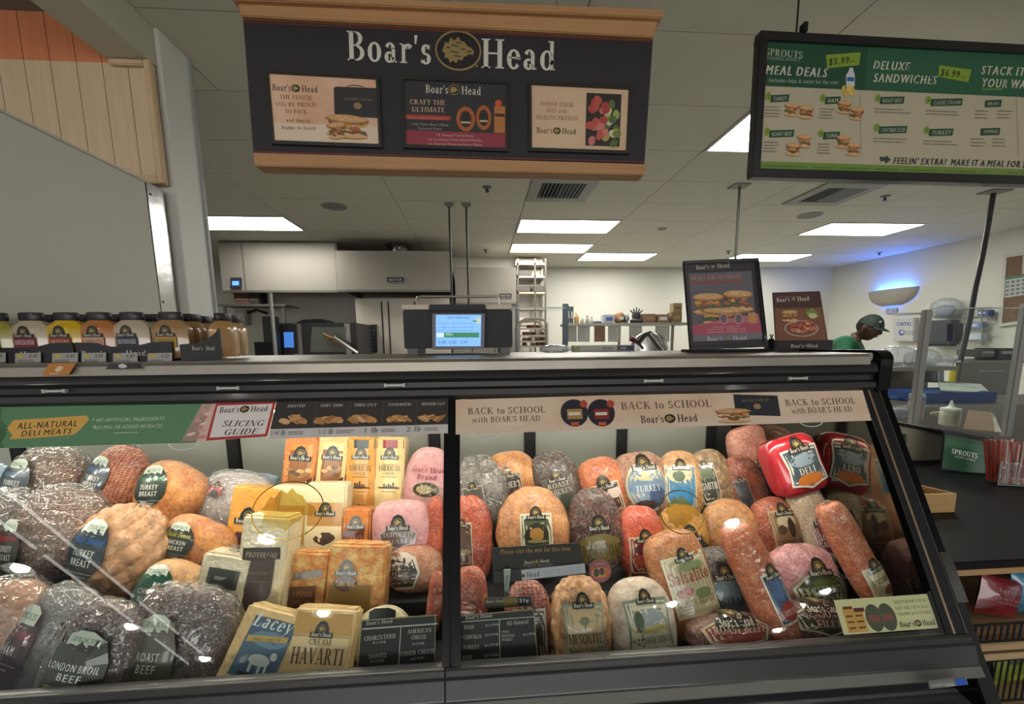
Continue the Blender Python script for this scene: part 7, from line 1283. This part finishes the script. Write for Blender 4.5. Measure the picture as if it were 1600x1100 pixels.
g = frY([(1384, 620), (1428, 612), (1428, 650), (1390, 650)], 2.9); nb(g(0, 0).x, g(g.w, 0).x-.01, 2.85, 3.2, 1.021, g(0, g.h).z, 'blue_bin', mat('22406e', .6), None, label='second blue bin at the end of the case left of the guard post', cat='bin', bevel=.01)
g = frY([(1384, 568), (1450, 568), (1448, 622), (1384, 622)], 3.3); t = thing('steel_splash', 'brushed steel backsplash panel left behind the guard post', 'panel', (g(0, 0).x, 3.3, 1)); nb(g(0, 0).x-.2, g(g.w, 0).x, 3.3, 3.34, 1.0, g(0, g.h).z, 'panel', mat('6c675c', .35, .7), t, bevel=.005); nb(g(0, 0).x-.2, g(g.w, 0).x, 3.29, 3.3, g(0, g.h).z-.01, g(0, g.h).z+.01, 'rim', STEEL, t)
g = frY([(1500, 567), (1586, 564), (1580, 625), (1500, 615)], 3.4); t = thing('steel_splash', 'brushed steel panel at right behind the yellow plug', 'panel', (g(0, 0).x, 3.4, 1)); nb(g(0, 0).x, g(g.w, 0).x, 3.42, 3.45, 0, g(0, g.h).z, 'panel', mat('67645c', .35, .7), t, bevel=.005); nb(g(g.w*.3, 0).x, g(g.w*.8, 0).x, 3.41, 3.42, g(0, g.h*.7).z, g(0, g.h*.74).z, 'seam', mat('8c8a82', .4, .5), t)
for px, py, w, h, lab in ((1400, 557, 32, 15, 'heap of clear plastic bags behind the end of the case'), (1440, 560, 30, 14, 'heap of clear plastic bags directly behind the left guard post'), (1470, 566, 22, 11, 'small heap of clear plastic bags left of the yellow plug')):
    prod('plastic_bag', lab, 'plastic bag', px, py, 3.2, w*.9, h, 'loaf', FILMW, 0, 0, pat='wrinkle', cd=.8)
nb(at(1380, 575, Y=3.0).x, at(1500, 575, Y=3.0).x, 3.0, 3.29, at(1400, 574, Y=3.0).z-.03, at(1400, 574, Y=3.0).z, 'steel_shelf', STEELD, None, label='steel shelf carrying the plastic bag heaps', cat='shelf', bevel=.004)
for x, y, w, h, lab, c in ((1543, 552, 26, 12, 'grey receipt printer on the right worktop', '55534e'), (1573, 553, 30, 18, 'black label printer by the right guard post', '1e1d24')):
    g = frY([(x-w/2, y-h/2), (x+w/2, y-h/2), (x+w/2, y+h/2), (x-w/2, y+h/2)], 3.7); t = thing('label_printer', lab, 'printer', g(g.w/2, 0)); g.slab(MB(), 0, 0, g.w, g.h, -.2, 0).build('body', mat(c, .5), t, bevel=.01); g.slab(MB(), g.w*.2, g.h*.5, g.w*.8, g.h*.75, 0, .01).build('slot', mat('8c8a84', .5), t)
g = frY([(1380, 559), (1600, 559), (1600, 563), (1380, 563)], 3.6); nb(at(1520, 562, Y=3.6).x, at(1640, 562, Y=3.6).x, 3.6, 4.1, at(1560, 563, Y=3.6).z-.03, at(1560, 563, Y=3.6).z, 'printer_shelf', STEELD, None, label='steel worktop shelf holding the two printers at right', cat='shelf', bevel=.004)
g = frY([(1456, 577), (1477, 574), (1477, 598), (1457, 598)], 3.1); t = thing('metal_clamp_box', 'grey metal clamp box left of the yellow plug', 'box', g(g.w/2, 0)); g.slab(MB(), 0, 0, g.w, g.h, -.08, 0).build('body', mat('77797a', .4, .5), t, bevel=.01); g.slab(MB(), g.w*.3, 0, g.w*.45, g.h, 0, .012).build('rib', mat('9c9c9a', .4, .5), t)

# black counter with wooden trim
c0 = at(1492, 879, Z=.8); X0 = 1.322; Yf = c0.y; Yb = 2.11
t = thing('bakery_counter', 'black laminate counter with pale wood edge right of the case', 'counter', (2.2, 1.5, 0)); nb(X0, 3.6, Yf, Yb, .775, .80, 'top', mat('100f11', .5), t, bevel=.002)
mat('100f11', .5).node_tree.nodes['Principled BSDF'].inputs['Specular IOR Level'].default_value = .15; nb(X0, 3.6, Yf-.002, Yf+.3, .757, .775, 'wood_edge', mat('a5835a', .5), t)
nb(X0, 3.6, 1.62, 1.64, .0, .757, 'back_panel', mat('2a211c', .6), t); nb(X0+.001, X0+.02, Yf+.04, 1.62, 0.0, .757, 'side_panel', mat('2a211c', .6), t)
zsf = at(1560, 998, Y=1.12).z; WSH = mat('a58a66', .5, c2='b59a74', vs=5, stretch=(.4, 4, 9))
b_ = nb(X0+.02, 3.58, 1.10, 1.62, zsf-.06, zsf, 'shelf_board', WSH, t, bevel=.003); nb(X0+.02, 3.58, 1.092, 1.10, zsf-.028, zsf-.024, 'groove', mat('5c4a38', .6), t)
nb(X0+.02, 3.58, 1.10, 1.62, .22, .28, 'shelf_board', WSH, t, bevel=.003)
def rack(z0, z1, lab):
    r = thing('wire_fence', lab, 'wire rack', (2, 1.1, z0), group='wire shelf fences')
    for z in (z0, z1): MB().tube([(X0+.03, 1.105, z), (3.5, 1.105, z)], .0035, 6).build('rail', BLACKM, r)
    for k in range(40): MB().tube([(X0+.03+.022*k, 1.105, z0), (X0+.03+.022*k, 1.105, z1)], .0028, 5, cap=False).build('wire', BLACKM, r)
rack(zsf+.004, zsf+.062, 'black wire fence holding chip bags on the upper shelf'); rack(.31, .455, 'black wire fence on the lower shelf in front of the green bags')
def chips(x, y, z, w, h, col, c2, label, text, tc, tilt=0, yaw=0):
    R = Matrix.Rotation(yaw, 4, 'Z') @ Matrix.Rotation(tilt, 4, 'Y') @ Matrix.Rotation(-.12, 4, 'X'); t = thing('chip_bag', label, 'chip bag', (x, y, z), R); Mx = wm(t); vs = []; fs = []; n = 14
    for side in (-1, 1):
        for j in range(n+1):
            for i in range(n+1):
                u = -1+2*i/n; v = j/n; b = (1-abs(u)**2.5)*math.sin(math.pi*min(1, max(0, v)))**.6
                vs.append((u*w/2*(1-.06*math.sin(math.pi*v)), side*(.002+b*w*.19)+noise.noise(V((u*3, v*5, side+x*9)))*.006*b, v*h))
    for s in (0, 1):
        o = s*(n+1)**2
        for j in range(n):
            for i in range(n): q = (o+j*(n+1)+i, o+j*(n+1)+i+1, o+(j+1)*(n+1)+i+1, o+(j+1)*(n+1)+i); fs.append(q if s == 0 else q[::-1])
    MB(Mx).add(vs, fs).build('bag', mat(col, .3, coat=.6, c2=c2, vs=8), t, smooth='all')
    T = BVHTree.FromPolygons([V(q) for q in vs], fs)
    def mp(u, v, d):
        h_ = T.ray_cast(V((u, -1, v)), V((0, 1, 0))); q = h_[0] or V((u, 0, v)); return Mx @ (q+V((0, -.0012-d, 0)))
    p = Print(mp, t)
    for (s, u, v, hh, fw) in text: p.text(tc, s, u*w, v*h, hh*h, 'sans', 'c', fw*w, .1, .06)
    p.ell(c2, 0, h*.25, w*.25, h*.1, 14, 3, 0, .1); p.flush(); return t
c = at(1543, 985, Y=1.2)
chips(c.x+.03, 1.21, zsf+.012, .17, .13, '6e1822', '8a2030', 'dark red chip bag on the upper shelf nearest the case', [('Sprouts', 0, .68, .1, .5), ('SEA SALT & VINEGAR', .0, .5, .06, .6), ('POTATO CHIPS', .0, .4, .05, .5)], 'a89a94', .25)
chips(c.x-.03, 1.38, zsf+.012, .17, .14, '54121a', '6a1a24', 'darker red chip bag behind the first one', [('KETTLE', 0, .6, .1, .5)], '9c8a84', -.15)
c = at(1600, 960, Y=1.2); chips(c.x+.05, 1.22, zsf+.012, .16, .14, '2f7a98', '3f8cae', 'blue and white chip bag at the right edge of the upper shelf', [('Sprouts', 0, .78, .12, .6), ('Natural', 0, .6, .1, .6)], 'b9c4c8', .03)
chips(c.x+.25, 1.25, zsf+.012, .16, .14, '8c7a3c', 'a8944c', 'tan chip bag outside the frame right of the blue one', [('CORN', 0, .6, .1, .5)], '3a2a1c')
for k, (px, col, c2, lab) in enumerate(((1570, '6f7f2a', '94a63a', 'lime green bag on the lower shelf nearest the case'), (1592, '59702c', '7f9438', 'second green bag on the lower shelf'), (1618, '8c8a4c', 'a8a464', 'pale green bag on the lower shelf at the edge'))):
    c = at(px, 1060, Y=1.2); chips(c.x+.03, 1.2+.05*k, .285, .14, zsf-.1-.285, col, c2, lab, [('PEAS', 0, .6, .1, .5)], '2a3018', (-.1, .1, 0)[k])
# tablet kiosk, wood box, straws
p0 = at(1473, 735, Z=.8); P0 = p0; N0 = V((-.42, -1, .28)).normalized(); f = Fr(*[onplane(x, y, P0, N0) for x, y in ((1473, 671), (1550, 686), (1543, 752), (1468, 734))])
t = thing('order_kiosk', 'black countertop ordering tablet with green start screen', 'tablet', f(f.w/2, 0)); D = V((.16, .2, 0)); bb = MB()
fr_ = [f(0, 0, 0), f(f.w, 0, 0), f(f.w, f.h, 0), f(0, f.h, 0)]; bk = [V((q.x+.13, q.y+.09, .802 if i < 2 else q.z-.005)) for i, q in enumerate(fr_)]
MB().hexa(fr_+bk).build('housing', mat('1d1e21', .5), t, bevel=.006)
sc_ = Fr(*[onplane(x, y, P0, N0) for x, y in ((1477, 679), (1543, 691), (1537, 745), (1471, 730))]); p = Print(lambda u, v, d: sc_(u, v, d*2+.002), t); p.rect(mat('1f4630', .3, emit=.35, c2='28523a', vs=5), 0, 0, sc_.w, sc_.h)
p.poly(mat('2c5c3c', .3, emit=.3), [(0, sc_.h*.6), (sc_.w*.6, sc_.h*.72), (sc_.w, sc_.h*.6), (sc_.w, sc_.h*.85), (0, sc_.h*.9)], 1); p.text(mat('c4ccc0', .4, emit=.4), 'SPROUTS', sc_.w*.5, sc_.h*.48, sc_.h*.14, 'serif', 'c', sc_.w*.62); p.text(mat('a4b0a0', .4, emit=.3), 'FARMERS MARKET', sc_.w*.52, sc_.h*.38, sc_.h*.06, 'serif', 'c', sc_.w*.5); p.flush('screen', 'lettering')
fb0, fb1 = at(1447, 800, Z=.802), at(1491, 800, Z=.802); hb = at(1493, 771, Y=fb1.y).z-.802; x0, x1, y0 = fb0.x-.05, fb1.x, fb1.y; y1 = y0+.16
t = thing('wooden_box', 'small open pale wooden box on the black counter', 'box', ((x0+x1)/2, y0, .802)); BX = mat('b5935e', .5, c2='c4a26c', vs=8, stretch=(1, 4, 6)); tk = .009; sh_ = -.06
def bp(nm, xa, xb, ya, yb, za, zb): 
    pts = [(xa, ya, za), (xb, ya, za), (xb, ya, zb), (xa, ya, zb), (xa, yb, za), (xb, yb, za), (xb, yb, zb), (xa, yb, zb)]
    MB().hexa([V((x+(y-y0)*-.35, y, z)) for x, y, z in pts]).build(nm, BX, t)
bp('bottom', x0, x1, y0, y1, .802, .808); bp('front_side', x0, x1, y0, y0+tk, .808, .802+hb); bp('back_side', x0, x1, y1-tk, y1, .808, .802+hb); bp('left_side', x0, x0+tk, y0+tk, y1-tk, .808, .802+hb); bp('right_side', x1-tk, x1, y0+tk, y1-tk, .808, .802+hb)
c = at(1592, 757, Z=.802); t = thing('straw_holder', 'clear acrylic holder packed with red and white paper straws at the right edge', 'straw holder', c); q0 = at(1559, 758, Z=.802)
hx0, hy0 = q0.x, q0.y; 
MB().tube([(hx0, hy0, .802+.11), (hx0, hy0, .805), (hx0+.11, hy0-.04, .805), (hx0+.11, hy0-.04, .91)], .003, 8).build('acrylic_edge', mat('a5acae', .15, coat=1.), t)
b = MB(); b.hexa([V((hx0, hy0, .803)), V((hx0+.11, hy0-.04, .803)), V((hx0+.11, hy0-.04, .91)), V((hx0, hy0, .91)), V((hx0, hy0+.001, .803)), V((hx0+.11, hy0-.039, .803)), V((hx0+.11, hy0-.039, .91)), V((hx0, hy0+.001, .91))]); b.build('acrylic_front', FILM, t)
r0 = mat('a83e2e', .5); r1 = mat('c9bdb6', .5); r2 = mat('b0665a', .5)
sg = thing('straw_bundle', 'packed bundle of red and white wrapped straws leaning in the acrylic holder', 'straws', (hx0+.06, hy0+.03, .805))
for k in range(46):
    u = (k % 12)/11; v = (k//12)/4; bx_, by_ = hx0+.022+u*.085, hy0+.006-u*.034+v*.06+.005; tl = (u-.35)*.06+random.uniform(-.01, .01)
    MB().tube([(bx_, by_, .808), (bx_+tl, by_+.01+v*.02, .808+.185+random.uniform(-.006, .01))], .0042, 6).build('straw', (r0, r1, r1, r2)[(k*7) % 4], sg)

# ------------------------------------------------------------------ the worker
def worker():
    hd = at(1359, 512, Y=3.42); t = thing('person', 'deli worker in a green t-shirt and dark green cap looking down at work', 'person', (hd.x-.02, 3.58, 0))
    cx_, cy_ = hd.x-.055, 3.56; hz = hd.z; fx = .10   # faces +x, a little towards the viewer
    J = {'pel': (cx_-.05, cy_, .95), 'wst': (cx_-.05, cy_, 1.08), 'chs': (cx_-.04, cy_, 1.28), 'nck0': (cx_-.005, cy_, 1.43), 'nck': (cx_+.02, cy_, 1.49), 'head': (cx_+.05, cy_-.01, hz-.01)}
    s = 1.43-.05
    P = [V(J['pel']), V(J['wst']), V(J['chs']), V((cx_-.02, cy_, 1.37)), V((cx_+.03, cy_-.05, 1.44)), V((cx_+.07, cy_-.12, 1.475))]
    R = [(.14, .17), (.12, .15), (.13, .19), (.12, .17), (.055, .055), (.05, .05)]; E = [(0, 1), (1, 2), (2, 3), (3, 4), (4, 5)]
    for sd in (-1, 1):
        o = len(P); P += [V((cx_-.01, cy_+sd*.17, 1.385)), V((cx_+.03, cy_+sd*.24, 1.12)), V((cx_+.22, cy_+sd*.17, 1.03)), V((cx_+.28, cy_+sd*.15, 1.01))]; R += [(.065, .065), (.045, .045), (.033, .033), (.03, .022)]; E += [(3, o), (o, o+1), (o+1, o+2), (o+2, o+3)]
        for k in range(4):
            q = len(P); P += [V((cx_+.325, cy_+sd*.15+(k-1.5)*.02, 1.005)), V((cx_+.355-.006*abs(k-1), cy_+sd*.15+(k-1.5)*.022, .985)), V((cx_+.36-.006*abs(k-1), cy_+sd*.15+(k-1.5)*.022, .962))]; R += [(.010, .010), (.009, .009), (.008, .008)]; E += [(o+3, q), (q, q+1), (q+1, q+2)]
        q = len(P); P += [V((cx_+.29, cy_+sd*.15-sd*.035, 1.0)), V((cx_+.315, cy_+sd*.15-sd*.05, .985))]; R += [(.011, .011), (.009, .009)]; E += [(o+3, q), (q, q+1)]
        q = len(P); P += [V((cx_-.05, cy_+sd*.09, .86)), V((cx_-.03, cy_+sd*.10, .48)), V((cx_-.05, cy_+sd*.10, .09)), V((cx_+.09, cy_+sd*.11, .04))]; R += [(.095, .095), (.06, .06), (.045, .045), (.04, .035)]; E += [(0, q), (q, q+1), (q+1, q+2), (q+2, q+3)]
    BR = Matrix.Translation((cx_, cy_, 0)) @ Matrix.Rotation(math.radians(-48), 4, 'Z') @ Matrix.Translation((-cx_, -cy_, 0)); BI = BR.inverted()
    P = [BR @ p for p in P]
    for p in P:
        if p.z > 1.2: p.z += .055
        elif p.z > .9: p.z += .02
    P[5] = V((hd.x-.035, hd.y+.05, hz-.05)); P[4] = P[3]*.42+P[5]*.58; P[4].z -= .01
    me = bpy.data.meshes.new('skin'); me.from_pydata([tuple(p) for p in P], E, []); o = bpy.data.objects.new('tmp', me); COL.objects.link(o)
    o.modifiers.new('s', 'SKIN'); o.modifiers.new('u', 'SUBSURF').levels = 2
    sv = me.skin_vertices[0].data
    for i, r in enumerate(R): sv[i].radius = r
    for v in sv: v.use_root = False
    sv[0].use_root = True
    dg = bpy.context.evaluated_depsgraph_get(); m2 = bpy.data.meshes.new_from_object(o.evaluated_get(dg)); bpy.data.objects.remove(o)
    SK = mat('3f291f', .5, sss=.1, c2='4a3226', vs=8); GRN = mat('1d5c3c', .8, bump=(60, .3)); PAN = mat('232428', .8); SHO = mat('1a1a1a', .5)
    # head: shaped sphere joined into the same mesh
    nbody = len(m2.polygons)
    bm = bmesh.new(); bm.from_mesh(m2); rr = bmesh.ops.create_uvsphere(bm, u_segments=32, v_segments=24, radius=1.)
    HM = Matrix.Translation((hd.x+.0, hd.y, hz)) @ Matrix.Rotation(math.radians(-66), 4, 'Z') @ Matrix.Rotation(math.radians(24), 4, 'Y') @ Matrix.Scale(.87, 4)
    for v in rr['verts']:
        x, y, z = v.co; k = 1.
        if z < 0: k = 1+.34*z   # jaw narrower
        X, Y_, Z = x*.098*(1 if x < 0 else (1+.02)), y*.076*k, z*.122
        if x > 0:
            X *= (1-.1*abs(z)) ; n_ = math.exp(-((y/.16)**2+((z+.12)/.17)**2)); X += .024*n_
            X -= .010*math.exp(-(((abs(y)-.38)/.16)**2+((z-.06)/.1)**2)); X += .008*math.exp(-((y/.3)**2+((z+.47)/.08)**2)); X += .01*math.exp(-((y/.3)**2+((z+.85)/.15)**2))
        v.co = HM @ V((X, Y_, Z))
    for f_ in bm.faces: f_.smooth = True
    bm.to_mesh(m2); bm.free()
    for m_ in (SK, GRN, PAN, SHO): m2.materials.append(m_)
    for k_, p_ in enumerate(m2.polygons):
        c = BI @ p_.center; i = 0; x_ = c.x-cx_
        if k_ >= nbody: i = 0
        elif c.z < .1: i = 3
        elif c.z < .98 and x_ < .14: i = 2
        elif (p_.center-P[5]).length > .105 and (x_ < .09 or c.z > 1.28) and c.z > .97: i = 1
        p_.material_index = i
    Mi = wm(t).inverted(); m2.transform(Mi); b = bpy.data.objects.new('body', m2); COL.objects.link(b); b.parent = t
    for nm, dx, y, z, s_, c in (('eye', .090, .03, .006, .0095, 'c9c4bb'), ('eye', .090, -.03, .006, .0095, 'c9c4bb')):
        MB(HM @ Matrix.Translation((dx, y, z))).lathe([(.001, -s_), (s_*.8, -s_*.6), (s_, 0), (s_*.8, s_*.6), (.001, s_)], n=12).build(nm, mat('1a1412' if True else c, .2, coat=1), t, smooth=True)
    MB(HM).add([(.097, -.022, -.054), (.103, 0, -.051), (.097, .022, -.054), (.1, 0, -.064)], [(0, 1, 2, 3)]).build('mouth', mat('4a241e', .5), t)
    for sd in (-1, 1): MB(HM @ Matrix.Translation((-.005, sd*.077, -.005)) @ Matrix.Diagonal((.55, .35, 1, 1))).lathe([(.004, -.032), (.022, -.02), (.03, 0), (.027, .02), (.008, .034)], n=14).build('ear', SK, t, smooth=True)
    # hair, cap
    v_, f_ = [], []; n = 24
    def dome(sc, z0, nm, m, top=.5*math.pi):
        vs = []; fs = []
        for j in range(9):
            ph = z0+(top-z0)*j/8
            for i in range(n): th = 2*math.pi*i/n; vs.append((math.cos(ph)*math.cos(th)*.102*sc-.004, math.cos(ph)*math.sin(th)*.081*sc, math.sin(ph)*.118*sc))
        for j in range(8):
            for i in range(n): fs.append((j*n+i, j*n+(i+1) % n, (j+1)*n+(i+1) % n, (j+1)*n+i))
        MB(HM).add(vs, fs).build(nm, m, t, smooth='all')
    vs, fs = loaf_mesh(.066, .078, .07, .9, .9, 0, 'lumpy', 2); MB(HM @ Matrix.Translation((-.046, 0, .012))).add(vs, fs).build('hair', mat('15110f', .9, bump=(120, .6)), t, smooth='all')
    CAP = mat('15271f', .7, bump=(90, .3)); dome(1.09, .22, 'cap_crown', CAP); b = MB(HM); vs = []
    for i in range(13):
        a_ = -1.1+2.2*i/12; vs += [(.105*math.cos(a_), .085*math.sin(a_), .032), (.105*math.cos(a_)+.055*math.cos(a_*.8)*math.cos(a_*.6), .088*math.sin(a_), .022-.012*math.sin(a_)**2)]
    fs = [(2*i, 2*i+1, 2*i+3, 2*i+2) for i in range(12)]; vs2 = [(x, y, z+.004) for x, y, z in vs]; m_ = len(vs); b.add(vs+vs2, [f_[::-1] for f_ in fs]+[tuple(q+m_ for q in f_) for f_ in fs]+[(2*i+1, 2*i+1+m_, 2*i+3+m_, 2*i+3) for i in range(12)]).build('cap_brim', CAP, t)
    MB(HM @ Matrix.Translation((.072, -.05, .085))).box(-.008, .008, -.012, .004, -.008, .012).build('cap_badge', mat('8a988c', .6), t, bevel=.003)
    # printed shirt name strip
    q = at(1368, 537, Y=cy_-.17); 
    return t
worker()
